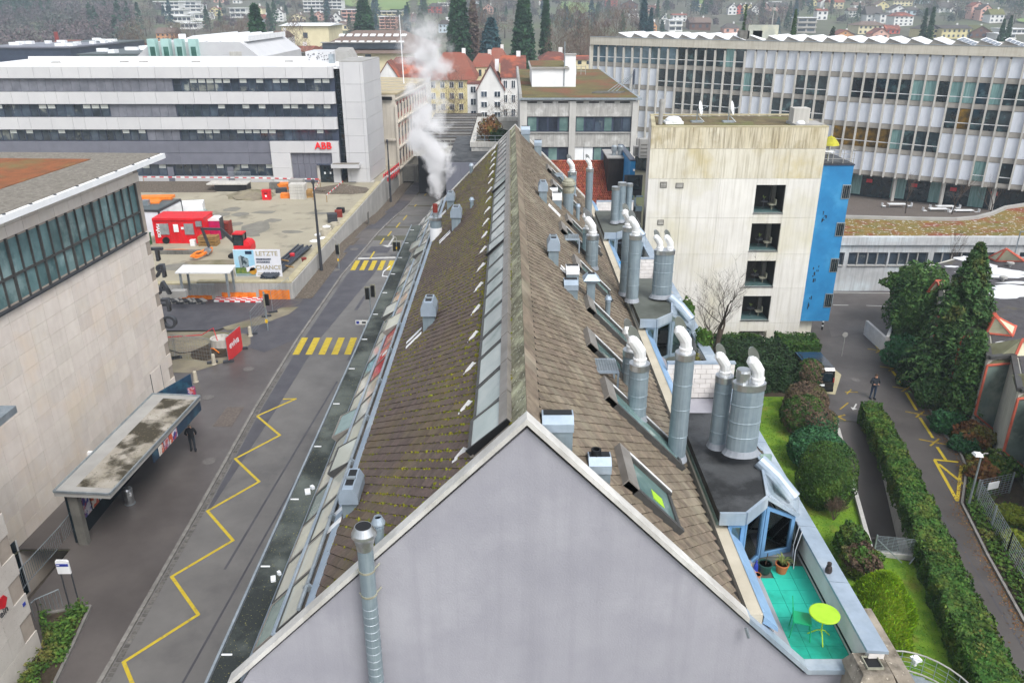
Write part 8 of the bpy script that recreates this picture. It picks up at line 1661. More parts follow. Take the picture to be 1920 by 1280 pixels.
t=thing('red_barrier_rail','red and white barrier railing on the far end of the retaining wall','barrier',(-17.5,112,.6));A,B_=yp(720,340,113),yp(748,318,122)
for k in range(9):
 p=A.lerp(B_,k/8);bx('rail_post',t,(p.x,p.y,p.z+.2),(.12,.12,1.7),'tape_red')
for z in(0,.5,1.0):b=MB();b.bar(A+Vector((0,0,z-.2)),B_+Vector((0,0,z-.2)),.12,.2);b.part('rail','tape_red' if z!=.5 else 'white_metal',t)
M('skin','#c99a80','#b98a70',s=9,rough=.6);M('cloth_black','#1d1f24','#15171b',s=6,rough=.9);M('cloth_navy','#2a3038','#20252c',s=6,rough=.85);M('jeans','#34435a','#293649',s=6,rough=.9);M('hair_grey','#9a948c','#7d776f',s=20,rough=.9);M('hair_brown','#4a3a2c','#3a2c20',s=20,rough=.9)
def person(label,P,face,arms,top,legs_m,hair,H_=1.76,stride=.06,tilt=0):
 t=thing('person',label,'person',P);P=Vector(P);R=Matrix.Rotation(face,3,'Z');s=H_/1.76
 J=dict(pel=(0,0,.95),bel=(0,-.01,1.10),che=(0,.0,1.32),nek=(0,.0,1.49),hd0=(0,-.02-tilt*.5,1.57),hd1=(0,-.03-tilt,1.72))
 for sd,q in((-1,'l'),(1,'r')):
  J.update({q+'hip':(.10*sd,0,.90),q+'kne':(.11*sd,-.02-stride*sd,.49),q+'ank':(.12*sd,.03-stride*sd*1.5,.08),q+'toe':(.14*sd,-.14-stride*sd*1.5,.045),q+'sho':(.19*sd,0,1.43)});J.update({q+'elb':(arms[0]*sd,arms[1],arms[2]),q+'wri':(arms[3]*sd,arms[4],arms[5]),q+'han':(arms[6]*sd,arms[7],arms[8])})
 rad=dict(pel=(.155,.115),bel=(.155,.115),che=(.175,.12),nek=(.06,.06),hd0=(.075,.085),hd1=(.085,.10),hip=(.10,.10),kne=(.068,.068),ank=(.052,.052),toe=(.048,.035),sho=(.085,.08),elb=(.058,.058),wri=(.042,.042),han=(.045,.03))
 names=list(J);me=bpy.data.meshes.new('body');ed=[('pel','bel'),('bel','che'),('che','nek'),('nek','hd0'),('hd0','hd1')]
 for q in 'lr':ed+=[('pel',q+'hip'),(q+'hip',q+'kne'),(q+'kne',q+'ank'),(q+'ank',q+'toe'),('che',q+'sho'),(q+'sho',q+'elb'),(q+'elb',q+'wri'),(q+'wri',q+'han')]
 me.from_pydata([tuple(R@(Vector(J[n])*s))for n in names],[(names.index(a),names.index(c))for a,c in ed],[]);o=bpy.data.objects.new('body',me);COL.objects.link(o);md=o.modifiers.new('s','SKIN');sk_=me.skin_vertices[0].data
 for i,n in enumerate(names):r=rad.get(n)or rad[n[1:]];sk_[i].radius=(r[0]*s,r[1]*s);sk_[i].use_root=n=='pel'
 sub=o.modifiers.new('u','SUBSURF');sub.levels=sub.render_levels=2;bpy.context.view_layer.update();ev=o.evaluated_get(bpy.context.evaluated_depsgraph_get());nm=bpy.data.meshes.new_from_object(ev);o.modifiers.clear();o.data=nm;nm.materials.clear()
 for m_ in('skin',top,legs_m,'cloth_black'):nm.materials.append(MATS[m_])
 hz=arms[8]*s;inv=R.inverted()
 for p in nm.polygons:
  c=inv@p.center;z=c.z/s;k=1 if z>.93 else 2
  if z>1.505:k=0
  if z<.09:k=3
  if abs((inv@p.center).x)>0 and(Vector((abs(c.x)/s,c.y/s,z))-Vector((abs(arms[6]),arms[7],arms[8]))).length<.085:k=0
  p.material_index=k;p.use_smooth=True
 o.parent=t;ORG[o]=ORG[t]
 h=MB();hc=R@(Vector((0,.015-tilt*.9,1.70))*s)+P;h.sphere(hc,1,12,0,(.098*s,.108*s,.098*s));h.part('hair',hair,t,smooth=True)
 f=MB()
 for sd in(-1,1):e=R@(Vector((.035*sd,-.125-tilt,1.665))*s)+P;f.sphere(e,.012,6)
 e=R@(Vector((0,-.135-tilt,1.63))*s)+P;f.sphere(e,.018,6);f.part('face_features','skin',t)
 for sd in(-1,1):
  g=MB();hp=Vector((arms[6]*sd,arms[7],arms[8]));dr=(hp-Vector((arms[3]*sd,arms[4],arms[5]))).normalized();sdv=dr.cross(Vector((0,1,0))).normalized()
  for k in range(4):a=hp+sdv*(.014*(k-1.5));pts=[a,a+dr*(.055,.065,.062,.048)[k]*.6,a+dr*(.075,.09,.085,.065)[k]+Vector((0,-.02,0))];g.tube([R@(q*s)+P for q in pts],[.010*s,.009*s,.007*s],5)
  a=hp-dr*.02;g.tube([R@(q*s)+P for q in(a,a+Vector((-.03*sd,-.025,0)),a+dr*.03+Vector((-.04*sd,-.045,0)))],[.012*s,.010*s,.008*s],5);g.part('fingers','skin',t)
 for sd in(-1,1):w=MB();a=R@(Vector((.13*sd,-.05-stride*sd*1.5,.0))*s)+P;w.obox((a.x,a.y,a.z+.002),.10*s,.28*s,.06*s,face);w.part('shoe','cloth_black',t)
 return t
P=gp(363,845,.1);person('man in black seen from behind with grey hair on the pavement',(P.x,P.y,.11),math.pi+.25,(.30,.02,1.17,.24,-.10,1.02,.20,-.15,1.0),'cloth_black','cloth_navy','hair_grey',1.76,.05)
P=gp(1635,747);t=person('man in dark jacket holding a controller in both hands on the lane',(P.x,P.y,.014),-.05,(.30,-.03,1.16,.17,-.24,1.14,.10,-.29,1.15),'cloth_navy','jeans','hair_brown',1.76,.02,.05)
b=MB();b.obox((P.x,P.y-.36,1.13),.17,.11,.05);b.top('remote_controller','small dark controller held by the man on the lane','controller','dark_grey')
# ====== houses between the yard and the hill
M('roof_redbrown','#75493f','#5f3b34',s=3,rough=.85,var=.12,stretch=(1,1,3),blot='#a55a40',bls=.3);M('roof_orange','#935a47','#784a3d',s=3,rough=.85,var=.12,blot='#8a4c3c',bls=.3);M('roof_brown','#75645a','#63544c',s=3,rough=.9,var=.1,stretch=(1,1,3));M('roof_dark','#55504d','#46423f',s=3,rough=.9,var=.15);M('roof_green','#7a7a4a','#66663e',s=2,rough=.95,k=.8)
M('wall_white','#e2e2e0','#d6d6d4',s=.5,rough=.85,streak='#bdbdba',sf=.2);M('wall_cream','#ddd3b0','#d0c6a2',s=.5,rough=.85);M('wall_yellow','#d6cb9c','#c9bd8c',s=.5,rough=.85);M('wall_pink','#d9aea0','#cca092',s=.5,rough=.85);M('wall_red','#bf5a50','#ad4e45',s=.5,rough=.85);M('wall_orange','#cf9a6c','#c08c60',s=.5,rough=.85);M('wall_brown','#6a4a3c','#5a3e32',s=1,rough=.9);M('wall_bluish','#c3d2da','#b6c6cf',s=.5,rough=.85);M('wall_grey','#b0aca6','#a29e98',s=.5,rough=.85);M('far_window','#46505a','#343c44',s=.4,rough=.2,spec=.6,var=.3)
WM=dict(w='wall_white',c='wall_cream',y='wall_yellow',p='wall_pink',r='wall_red',o='wall_orange',b='wall_brown',l='wall_bluish',g='wall_grey');RM=dict(r='roof_redbrown',o='roof_orange',b='roof_brown',d='roof_dark',g='roof_green',w='white_metal')
def hut(label,u0,u1,vt,ve,vb,kind,wall,roof,Y=None,D=None,floors=2,cols=3,sep=False,group=None,dz=0,name='house',chim=True,cat='house'):
 uc=(u0+u1)/2;B0=hit(uc,vb)if Y is None else yp(uc,vb,Y);Yf=B0.y;px=pxm(yp(uc,ve,Yf));w=(u1-u0)/px;D=D or w*1.0;xa=yp(uc,ve,Yf).x-w/2;xb=xa+w;zb=min(B0.z,tz(B0.x,Yf))-1.5;ze=yp(uc,ve,Yf).z
 t=thing(name,label,cat,((xa+xb)/2,Yf,zb),group);b=MB();ov=w*.05;fl=kind=='f'
 if kind=='g':zr=yp(uc,vt,Yf).z;b.hexa([(xa,Yf,zb),(xb,Yf,zb),(xb,Yf,ze),((xa+xb)/2,Yf,zr),(xa,Yf,ze)],[(xa,Yf+D,zb),(xb,Yf+D,zb),(xb,Yf+D,ze),((xa+xb)/2,Yf+D,zr),(xa,Yf+D,ze)])
 else:zr=yp(uc,vt,Yf+D/2).z if not fl else ze;b.box(xa,xb,Yf,Yf+D,zb,ze)
 b.part('wall',WM[wall],t);b=MB();xm=(xa+xb)/2;th=.25
 if kind=='g':
  k=(zr-ze)/(xm-xa)
  for sx in(xa-ov,xb+ov):
   zz=ze-k*ov;b.hexa([(sx,Yf-ov,zz+.05),(xm,Yf-ov,zr+.05),(xm,Yf+D+ov,zr+.05),(sx,Yf+D+ov,zz+.05)],[(sx,Yf-ov,zz+th),(xm,Yf-ov,zr+th),(xm,Yf+D+ov,zr+th),(sx,Yf+D+ov,zz+th)])
 elif kind in 'rh':
  i=0 if kind=='r' else min(w*.32,(D)*.5);ym=Yf+D/2
  q=[(xa-ov,Yf-ov,ze),(xb+ov,Yf-ov,ze),(xb+ov,Yf+D+ov,ze),(xa-ov,Yf+D+ov,ze)];r0,r1=(xa-ov+i,ym,zr),(xb+ov-i,ym,zr);b.add(q+[r0,r1],[(0,1,5,4),(2,3,4,5),(1,2,5),(3,0,4),(3,2,1,0)])
 else:b.box(xa-ov,xb+ov,Yf-ov*2,Yf+D,ze,ze+.35)
 b.part('roof',RM[roof],t)
 win=MB();H_=ze-B0.z;fh=H_/floors
 for f in range(floors):
  for c in range(cols):
   x=xa+w*(c+.5)/cols;z=B0.z+fh*(f+.55);ww,wh=min(w/cols*.42,1.5),min(fh*.5,1.7)
   if fl:ww=w/cols*.8
   if sep:
    fr=bx('window',t,(x,Yf-.02,z),(ww+.16,.12,wh+.16),'white_metal');bx('pane',t,(x,Yf-.09,z),(ww,.03,wh),'office_pane');bx('mullion',t,(x,Yf-.11,z),(.07,.03,wh),'white_metal')
   else:win.box(x-ww/2,x+ww/2,Yf-.08,Yf+.02,z-wh/2,z+wh/2)
   if fl and not sep:pass
 if kind=='g' and not sep:win.box(xm-.5,xm+.5,Yf-.08,Yf+.02,ze+(zr-ze)*.2,ze+(zr-ze)*.5)
 if not sep and win.v:win.part('windows','far_window',t,kind='stuff')
 if fl:
  for f in range(floors):bx('balcony',t,(xm,Yf-.5,B0.z+fh*f+fh*.12),(w*1.02,.9,fh*.28),WM[wall])
 if chim and kind!='f':bx('chimney',t,(xm+w*.22,Yf+D*.5,max(ze,zr)-.3),(.8,.8,2.2),'wall_white' if not sep else 'white_metal')
 return t
H1=hut('white house with a dark red hipped roof behind the factory',712,800,107,146,200,'h','w','r',Y=168,D=15,floors=3,cols=5,sep=True);hut('white front gable with an oval window beside the office tower',708,748,117,147,200,'g','w','r',Y=164,D=6,floors=3,cols=3,sep=True,chim=False)
hut('large yellow house with a broad orange brown hipped roof',803,890,98,150,212,'h','y','o',Y=176,D=20,floors=3,cols=5,sep=True);hut('white house with a tall steep gable facing the street',895,945,124,168,226,'g','w','r',Y=158,D=14,floors=3,cols=2,sep=True);hut('white wing with a wide dark red roof right of the steep gable',940,985,104,146,226,'r','w','r',Y=160,D=13,floors=3,cols=3,sep=True);hut('small white side wing left of the steep gable house',876,898,152,158,226,'r','w','r',Y=160.5,D=8,floors=3,cols=1,sep=True,chim=False)
hut('orange roofed house behind the steep gable',882,930,100,126,150,'h','c','o',Y=190,D=16,floors=1,cols=4);hut('tall orange red hipped roof behind the white houses',912,952,90,118,140,'h','c','o',Y=205,D=18,floors=1,cols=3);hut('dark red hipped pavilion roof left of the finned office',1015,1070,97,116,128,'h','c','r',Y=165,D=15,floors=1,cols=2);hut('long low red roof before the finned office',1062,1112,104,112,124,'r','c','r',Y=170,D=10,floors=1,cols=3,chim=False)
hall2=hut('big brown hipped hall roof with two rows of skylights',584,796,57,100,112,'h','c','b',Y=215,D=42,floors=1,cols=1,chim=False,name='brown_hall',cat='hall')
q0,q1=yp(600,99,215),yp(780,99,215);zr0,zr1=q0.z,yp(690,57,236).z
def roofpt(f,g):return Vector((q0.x+(q1.x-q0.x)*f,215+21*g,zr0+(zr1-zr0)*g))
for k in range(9):
 for g,ww in((.72,2.0),(.40,2.0)):p=roofpt(.12+.078*k*1.1,g);w=bx('roof_window',hall2,p+Vector((0,-.15,.25)),(ww*.7,2.2,.15),'white_metal');w.rotation_euler=(math.atan2(zr1-zr0,21),0,0)
for k in range(11):p=roofpt(.06+.076*k,.13);bx('dormer',hall2,p+Vector((0,-.6,.9)),(2.0,1.8,1.4),'far_window');bx('dormer_lid',hall2,p+Vector((0,-.6,1.7)),(2.7,2.4,.2),'canopy_plain')
hut('tall plain beige hall with a low gabled roof',527,615,43,49,88,'r','c','w',Y=285,D=24,floors=1,cols=1,chim=False,name='beige_hall',cat='hall');hut('orange tiled roof left of the beige hall',512,577,86,97,112,'r','w','o',Y=190,D=14,floors=1,cols=4);hut('low white cube before the orange roofs',505,530,98,99,112,'f','w','w',Y=172,D=8,floors=1,cols=2,chim=False);hut('brown roofed house left behind the beige hall',506,530,58,72,90,'r','w','b',Y=250,D=14)
sh=thing('sawtooth_hall','white hall with slanted green glazed shed gables behind the banded office','hall',(-58,142,0));M('mint_panel','#a9cbc6','#9bbeb9',s=1,rough=.5);M('green_glass','#3f6b60','#2f564c',s=1,rough=.15,var=.2)
ys0=141
def sx_(u,v):return yp(u,v,ys0)
a=sx_(255,108);bq=sx_(488,108);zt_=sx_(360,79).z;z0_=a.z-2;L0,L1,R0,R1=sx_(255,108).x,sx_(285,78).x,sx_(450,80).x,sx_(488,108).x
b=MB();b.hexa([(L0,ys0,-1),(R1,ys0,-1),(R1,ys0,z0_+2),(R0,ys0,zt_),(L1,ys0,zt_),(L0,ys0,z0_+2)],[(L0,ys0+28,-1),(R1,ys0+28,-1),(R1,ys0+28,z0_+2),(R0,ys0+28,zt_),(L1,ys0+28,zt_),(L0,ys0+28,z0_+2)]);b.part('wall','office_white',sh)
for k,u in enumerate((291,316,341,367)):x=sx_(u,92).x;w=.95;bx('shed_gable',sh,(x,ys0-.6,(z0_+2+zt_)/2+.3),(1.3,1.4,zt_-z0_-1.6),'mint_panel');bx('green_window',sh,(x+.1,ys0-1.34,(z0_+zt_)/2+.2),(.8,.1,(zt_-z0_)*.6),'green_glass')
for k in range(5):x0=R0-11+k*2.3;b=MB();b.hexa([(x0,ys0+2,zt_),(x0+2.6,ys0+2,zt_),(x0+2.6,ys0+2,zt_+.9)],[(x0,ys0+26,zt_),(x0+2.6,ys0+26,zt_),(x0+2.6,ys0+26,zt_+.9)]);b.part('roof_shed','white_metal',sh)
bx('wall_grille',sh,(sx_(442,103).x,ys0-.05,sx_(442,103).z),(2.0,.1,1.0),'concrete');bx('roof_vent',sh,(sx_(325,75).x,ys0+4,zt_+.5),(.9,.9,1.2),'white_metal')
def slabhall(lb,u0,u1,vt,vb,Y,D,m1,m2,snow=0):
 p0,p1=yp(u0,vt,Y),yp(u1,vt,Y);t=thing('flat_hall',lb,'hall',((p0.x+p1.x)/2,Y,-1));b=MB();b.box(p0.x,p1.x,Y,Y+D,-2,p0.z-.3);b.part('wall',m1,t);b=MB();b.box(p0.x-.3,p1.x+.3,Y-.3,Y+D,p0.z-.3,p0.z);b.part('roof',m2,t)
 rr=random.Random(u0)
 for k in range(snow):x=rr.uniform(p0.x+1,p1.x-1);y=Y+rr.uniform(.05,.9)*D;bx('roof_hump',t,(x,y,p0.z+.3),(rr.uniform(.8,2.4),rr.uniform(.8,2),.6),'white_metal')
 return t
slabhall('mint edged flat hall roof left behind the banded office',148,256,101,110,152,20,'mint_panel','cabin_roof',8);slabhall('dark flat hall roof at the left edge with pale humps',-40,130,88,104,175,22,'office_navy','office_grey',12);slabhall('dark long hall left of the red shed',95,207,81,92,215,20,'office_navy','cabin_roof',6);hut('low red shed behind the dark halls',205,240,82,85,92,'r','r','r',Y=240,D=12,chim=False);hut('red roofed works house under the far smoking chimney',96,134,75,81,86,'r','r','r',Y=300,D=14,chim=False)
P=yp(107,75,306);b=MB();b.lathe([(1.0,0),(.7,yp(107,60,306).z-tz(P.x,306))],(P.x,306,tz(P.x,306)),10);b.top('works_chimney','tall reddish works chimney far left with white smoke','chimney','clay_red');FARCH=Vector((P.x,306,yp(107,60,306).z))
# ====== hillside houses
HILL=[(290,334,2,4,18,'f','w','w',2,5,'white terraced flats, topmost step at the wood edge'),(308,344,18,19,30,'f','w','w',1,4,'white terraced flats, second step down'),(324,357,31,31,42,'f','w','w',1,4,'white terraced flats, third step down'),(338,369,43,44,56,'f','w','w',1,4,'white terraced flats, lowest step'),(337,366,2,3,14,'f','w','w',1,3,'right hand white terraced block, upper step'),(346,376,9,10,24,'f','w','w',2,3,'right hand white terraced block, middle step'),(356,389,24,25,40,'f','w','w',1,4,'right hand white terraced block, lowest step'),(393,411,13,18,31,'g','y','r',2,2,'small yellow gabled house right of the terraced flats'),(430,460,15,16,34,'f','w','w',2,3,'white flat roofed villa left of the tall green conifer'),(467,491,10,16,30,'g','c','b',2,2,'cream house half behind the tall green conifer'),(486,503,27,36,52,'r','l','r',2,2,'pale blue house with a red roof'),(292,326,52,63,78,'r','o','b',2,4,'brick hall with a brown roof below the terraced flats'),(512,531,16,24,40,'g','w','d',3,2,'tall white gabled house above the beige hall'),(568,606,-4,-3,24,'f','w','w',4,5,'large white balconied apartment block'),(604,640,-2,-1,18,'f','w','w',3,4,'second balconied block right of the large one'),(546,568,26,31,40,'g','c','b',1,3,'low cream house under the apartment blocks'),(588,604,23,29,40,'g','p','r',2,2,'pink gabled house under the apartment blocks'),(619,641,24,36,45,'g','w','d',1,2,'white A shaped gable house'),(640,669,17,19,40,'f','p','w',3,3,'pink terraced flats left of the round conifer'),(632,652,40,47,58,'h','c','b',1,2,'small cream house behind the brown hall'),(706,754,21,22,29,'f','c','w',1,5,'long pale row with arches on the meadow slope'),(711,742,31,32,56,'f','p','w',4,3,'pink stepped flats right of the round conifer'),(761,779,26,32,42,'r','r','r',1,2,'red roofed house behind the steam'),(802,828,6,13,26,'h','r','d',2,3,'red house with a dark hipped roof on the slope'),(825,846,5,6,12,'f','w','w',1,3,'white flat house left of the tall sequoia'),(822,844,37,46,62,'h','l','d',2,3,'pale blue house with a grey roof left of the sequoia'),(905,926,8,16,28,'g','p','d',2,2,'pink gabled house between the sequoias'),(836,846,33,34,44,'f','w','w',2,1,'narrow white house beside the sequoia'),(1011,1025,-1,2,12,'r','w','r',2,2,'white house between the two tall conifers'),(1136,1158,-3,2,14,'r','r','r',2,2,'bright red house above the bare trees'),(1166,1196,1,9,18,'g','b','d',1,3,'dark timber chalet above the bare trees'),(1180,1198,20,26,34,'r','w','d',1,2,'small chalet below the dark one'),(1213,1238,11,14,25,'r','p','r',2,3,'pale pink house right of the blue green conifer'),(1216,1232,40,49,60,'g','o','o',2,2,'small orange gabled house just above the office roof'),(1239,1254,28,36,46,'g','w','d',2,2,'white half timbered gable'),(1255,1280,38,39,60,'f','w','w',2,2,'white cubic house above the office roof'),(1262,1288,26,29,42,'r','w','o',2,3,'white house with an orange wall behind the cubic one'),(1294,1333,33,43,58,'r','b','b',1,3,'big dark chalet with a white base'),(1358,1386,44,53,64,'h','p','d',1,2,'low mauve roofed house behind the small antenna tree'),(1366,1382,8,15,29,'g','w','d',2,2,'white townhouse, first of the colourful row'),(1380,1394,9,16,27,'g','r','d',2,2,'red townhouse in the colourful row'),(1390,1402,8,15,28,'g','y','d',2,2,'yellow townhouse in the colourful row'),(1401,1412,8,15,27,'g','y','d',2,1,'second yellow townhouse in the colourful row'),(1410,1424,10,17,28,'g','w','d',2,2,'last white townhouse in the colourful row'),(1427,1444,7,17,28,'g','p','r',2,2,'pink gabled house right of the colourful row'),(1444,1478,5,13,22,'r','p','d',2,3,'long mauve roofed house on the upper slope'),(1497,1532,33,34,62,'f','g','w',3,2,'grey concrete terraced house above the office roof'),(1533,1553,17,21,40,'r','w','r',2,2,'white flat block behind the concrete house'),(1519,1533,-1,5,12,'g','y','d',1,2,'small yellow gable at the top edge'),(1539,1558,-4,4,16,'g','w','r',2,1,'white gable with a tall red roof at the top edge'),(1556,1583,-4,5,18,'r','c','o',2,3,'cream house with a long orange roof at the top edge'),(1592,1613,15,21,34,'r','w','b',2,3,'white house with a brown roof near the centre right slope'),(1602,1622,5,10,20,'r','w','b',1,2,'white shop like house with brown roof'),(1626,1655,12,28,43,'r','w','d',2,3,'large white house with a steep dark roof'),(1652,1682,24,27,45,'r','w','d',2,3,'white house with a red balcony'),(1644,1668,2,10,20,'g','y','b',2,2,'yellow gabled house high on the slope'),(1611,1664,40,48,66,'h','c','b',2,6,'long cream apartment house above the office roof'),(1568,1602,57,66,76,'g','o','r',1,2,'red brown gable just over the office roof'),(1637,1668,54,64,76,'g','p','r',1,2,'broad red gable just over the office roof'),(1662,1688,47,56,66,'r','r','r',1,3,'dark red roofed house right of the broad gable'),(1678,1714,23,31,50,'h','w','r',3,4,'white apartment house with red balconies'),(1676,1712,-2,2,12,'r','c','b',2,5,'cream block at the top edge'),(1673,1700,10,18,26,'g','w','d',1,2,'broad white gable below the cream block'),(1700,1730,14,20,30,'h','l','d',1,3,'bluish house between the dark conifers'),(1762,1790,4,15,24,'r','w','d',1,3,'white house with a dark mansard roof'),(1782,1802,10,17,25,'g','w','d',1,2,'white gables right of the mansard roof'),(1727,1772,45,55,73,'h','y','d',2,4,'long yellow apartment house, left half'),(1768,1822,47,54,73,'r','y','d',2,6,'long yellow apartment house, right half'),(1816,1862,49,62,73,'g','b','g',1,4,'dark timber chalet with a mossy roof'),(1823,1848,5,13,36,'g','p','r',4,2,'tall pink gabled house near the wood'),(1840,1862,9,18,40,'g','p','d',3,2,'second tall pink house near the wood'),(1858,1884,17,28,44,'r','w','g',2,3,'white and brown house with a mossy roof'),(1882,1925,54,55,66,'f','w','w',1,5,'white flat villa at the right edge, upper floor'),(1870,1905,63,64,76,'f','w','w',1,4,'white flat villa at the right edge, lower floor'),(400,420,-3,0,6,'r','p','b',1,2,'house peeping out at the top edge, left'),(436,450,-3,1,8,'r','w','b',1,2,'pale house at the top edge, left of the conifer'),(880,900,-1,2,8,'r','l','d',1,3,'bluish house at the top edge beside the sequoia'),(1448,1466,2,4,9,'f','w','w',1,3,'white flat house above the mauve roof'),(1726,1750,-4,0,7,'r','l','d',2,3,'pale bluish house at the top edge'),(1300,1314,8,9,14,'f','y','w',1,1,'small yellowish house far up the slope')]
for(u0,u1,vt,ve,vb,kd,wl,rf,fl,cl,lb)in HILL:hut(lb,u0,u1,vt,ve,vb,kd,wl,rf,floors=fl,cols=cl,group='houses on the hillside',D=None if kd!='f' else 12)
M('meadow','#86a05a','#75904c',s=.03,rough=.95,k=.72,blot='#8c9a58',bls=.012)
b=MB()
def field(pts):
 P=[hit(u,v)for u,v in pts];c=sum(P,Vector())/len(P)
 N_=14;xs2=np.linspace(min(p.x for p in P),max(p.x for p in P),N_);ys2=np.linspace(min(p.y for p in P),max(p.y for p in P),N_);pl=[(p.x,p.y)for p in P]
 for i in range(N_-1):
  for j in range(N_-1):
   if inpoly((xs2[i]+xs2[i+1])/2,(ys2[j]+ys2[j+1])/2,pl):b.poly([(x,y,tz(x,y)+.9)for x,y in((xs2[i],ys2[j]),(xs2[i+1],ys2[j]),(xs2[i+1],ys2[j+1]),(xs2[i],ys2[j+1]))])
for f in([(640,2),(705,0),(716,22),(690,20),(650,14)],[(690,0),(770,0),(765,20),(718,22)],[(785,0),(838,0),(836,8),(800,20),(782,14)],[(1052,6),(1118,8),(1112,24),(1080,30),(1050,16)],[(1296,0),(1322,0),(1318,10),(1300,9)],[(1905,40),(1925,38),(1925,46),(1908,45)]):field(f)
b.struct('meadow','meadow')
# ====== trees beyond the street
foliage('far_conifer','#2f5538','#24442c','#3e6440',k=.9,s=.4);foliage('far_blue_conifer','#3c5f66','#2e4c52',None,k=.9,s=.4);foliage('far_bare','#7d6a60','#655750','#6d6a54',k=.9,s=.4);foliage('far_wood','#6c5f60','#534c50','#4f5a50',k=.9,s=.02,bls=.02,blt=(.5,.62));foliage('far_wood_green','#3d5a48','#2f4a3b',None,k=.9)
def tall_conifer(lb,u,vt,vb,w,Y,mat,seed,pw=.7,n=900,name='tall_conifer',leaf=None,bare_to=.02):
 B0=yp(u,vb,Y);zb=tz(B0.x,Y);zt=yp(u,vt,Y).z;r=w/2/pxm(B0);return conifer(name,lb,(B0.x,Y,zb),zt-zb,r,seed,mat,n,leaf or r*.16,.25,bare_to,per=14,pw=pw)
tall_conifer('tall dark sequoia behind the orange roofs, left one',861,-22,95,60,235,'far_conifer',41,.45,1300);tall_conifer('tall dark sequoia behind the white gable, right one',981,-18,108,62,230,'far_conifer',42,.55,1300);tall_conifer('slim dark conifer right of the right sequoia',1022,-12,110,34,240,'far_conifer',43,.6,900);tall_conifer('round topped dark conifer behind the brown hall',684,-6,58,58,290,'far_conifer',44,.5,1000);tall_conifer('bushy green conifer left of the beige hall',488,12,112,84,205,'far_conifer',45,.75,1300);tall_conifer('blue green cedar between the sequoias',921,36,100,66,225,'far_blue_conifer',46,.5,900);tall_conifer('blue green conifer above the bare trees',1206,-8,60,34,300,'far_blue_conifer',47,.7,700);tall_conifer('second blue green conifer close to the first',1219,16,60,28,305,'far_blue_conifer',48,.7,500);tall_conifer('open crowned conifer right of the tall sequoia',888,0,100,34,238,'far_bare',49,.4,600);tall_conifer('dark fir pair above the office roof, left fir',1729,16,68,22,330,'far_conifer',50,.7,500);tall_conifer('dark fir pair above the office roof, right fir',1742,14,70,24,325,'far_conifer',51,.7,500);tall_conifer('slender spruce left of the concrete terraced house',1487,18,66,26,210,'leaf_yew',52,.8,500);tall_conifer('thin antenna like spruce above the office roof',1394,6,64,22,220,'leaf_yew',53,1.0,350);tall_conifer('dark fir beside the mossy roofed house',1876,36,72,22,320,'far_conifer',54,.7,500);tall_conifer('dark fir right of the mossy roofed house',1888,30,72,22,330,'far_conifer',55,.7,500);tall_conifer('small round dark tree at the office roof edge',1560,50,70,18,260,'leaf_dark',56,.35,350);tall_conifer('dark green conifer behind the steam',790,28,70,60,300,'far_conifer',57,.7,800)
def far_bare(lb,u,vt,vb,w,Y,seed,twm='far_bare',n=2600,levels=4):
 B0=yp(u,vb,Y);zb=tz(B0.x,Y);h=yp(u,vt,Y).z-zb;r=w/2/pxm(B0);t=bare('bare_tree',lb,'tree',(B0.x,Y,zb),h,.75,seed,levels,h*.018,'bark_tree','twig',(3,4),up=.5,first=.3,sides=5);rs=np.random.RandomState(seed);P,N=ell_pts((B0.x,Y,zb+h*.62),(r,r,h*.42),n,rs,.12,.75)
 d=rs.normal(0,1,(n,3));d[:,2]=np.abs(d[:,2])+.6;d/=np.linalg.norm(d,axis=1)[:,None];q=np.cross(d,rs.normal(0,1,(n,3)));q/=np.linalg.norm(q,axis=1)[:,None];L=h*.05*rs.uniform(.5,1.2,n)[:,None];wd=.035*(Y/200)
 V=np.stack([P-d*L-q*wd,P-d*L+q*wd,P+d*L],1).reshape(-1,3);np_part('fine_twigs',V,np.arange(3*n).reshape(-1,3),twm,t,kind='stuff');return t
far_bare('big spreading bare tree left of the finned office',1068,12,112,92,190,61,n=3600,levels=5);far_bare('wide bare tree behind the left end of the finned office',1150,20,100,110,215,62,n=3600);far_bare('third bare tree between the two large ones',1112,30,105,70,205,63);far_bare('bare tree rising before the beige hall',553,38,100,62,180,64,n=1500,levels=5);far_bare('bare tree standing before the yellow house',850,128,205,56,150,65,n=900,levels=5);far_bare('brown bare tree left of the bushy conifer',425,40,85,60,250,66);far_bare('bare tree under the terraced flats',335,46,84,56,260,67);far_bare('bare tree left of the brick hall',252,46,92,58,240,68);far_bare('bare tree beside the bushy conifer',462,36,84,48,245,69);far_bare('brown bare tree right of the left sequoia',905,24,100,44,245,70,n=1500);far_bare('bare tree behind the round conifer',735,30,60,50,300,71,n=1500);far_bare('bare tree before the twin white house fronts',960,178,224,60,140,72,n=900);far_bare('low bare thicket beside the white house',930,190,228,40,138,73,n=600)
for k,(u,v,vt)in enumerate(((1696,408,322),(1783,410,318),(1855,408,326))):
 P=gp(u,v,-2.0);h=yp(u,vt,P.y).z+2;bare('plaza_tree',('left','middle','right')[k]+' leafless tree on the plaza before the dark ground floor','tree',P,h*1.15,.6,80+k,4,.11,'bark_tree','twig',(3,4),group='plaza trees',up=.8,first=.33)
P=gp(1815,545);bare('young_tree','thin leafless young tree before the low concrete building','tree',(38.6,66.5,0),7.5,.4,90,4,.07,'bark_tree','twig',(3,4),up=.9,first=.36)
P=Vector((44.0,67.2,0));b=MB();b.tube([P,P+Vector((0,0,6.0))],[.07,.05],8);b.bar(P+Vector((0,0,6.0)),P+Vector((.5,-.2,6.05)),.14,.08);b.top('yard_lamp','thin grey lamp post before the snow flecked roof','street lamp','galv')
P=Vector((41.0,66,0))
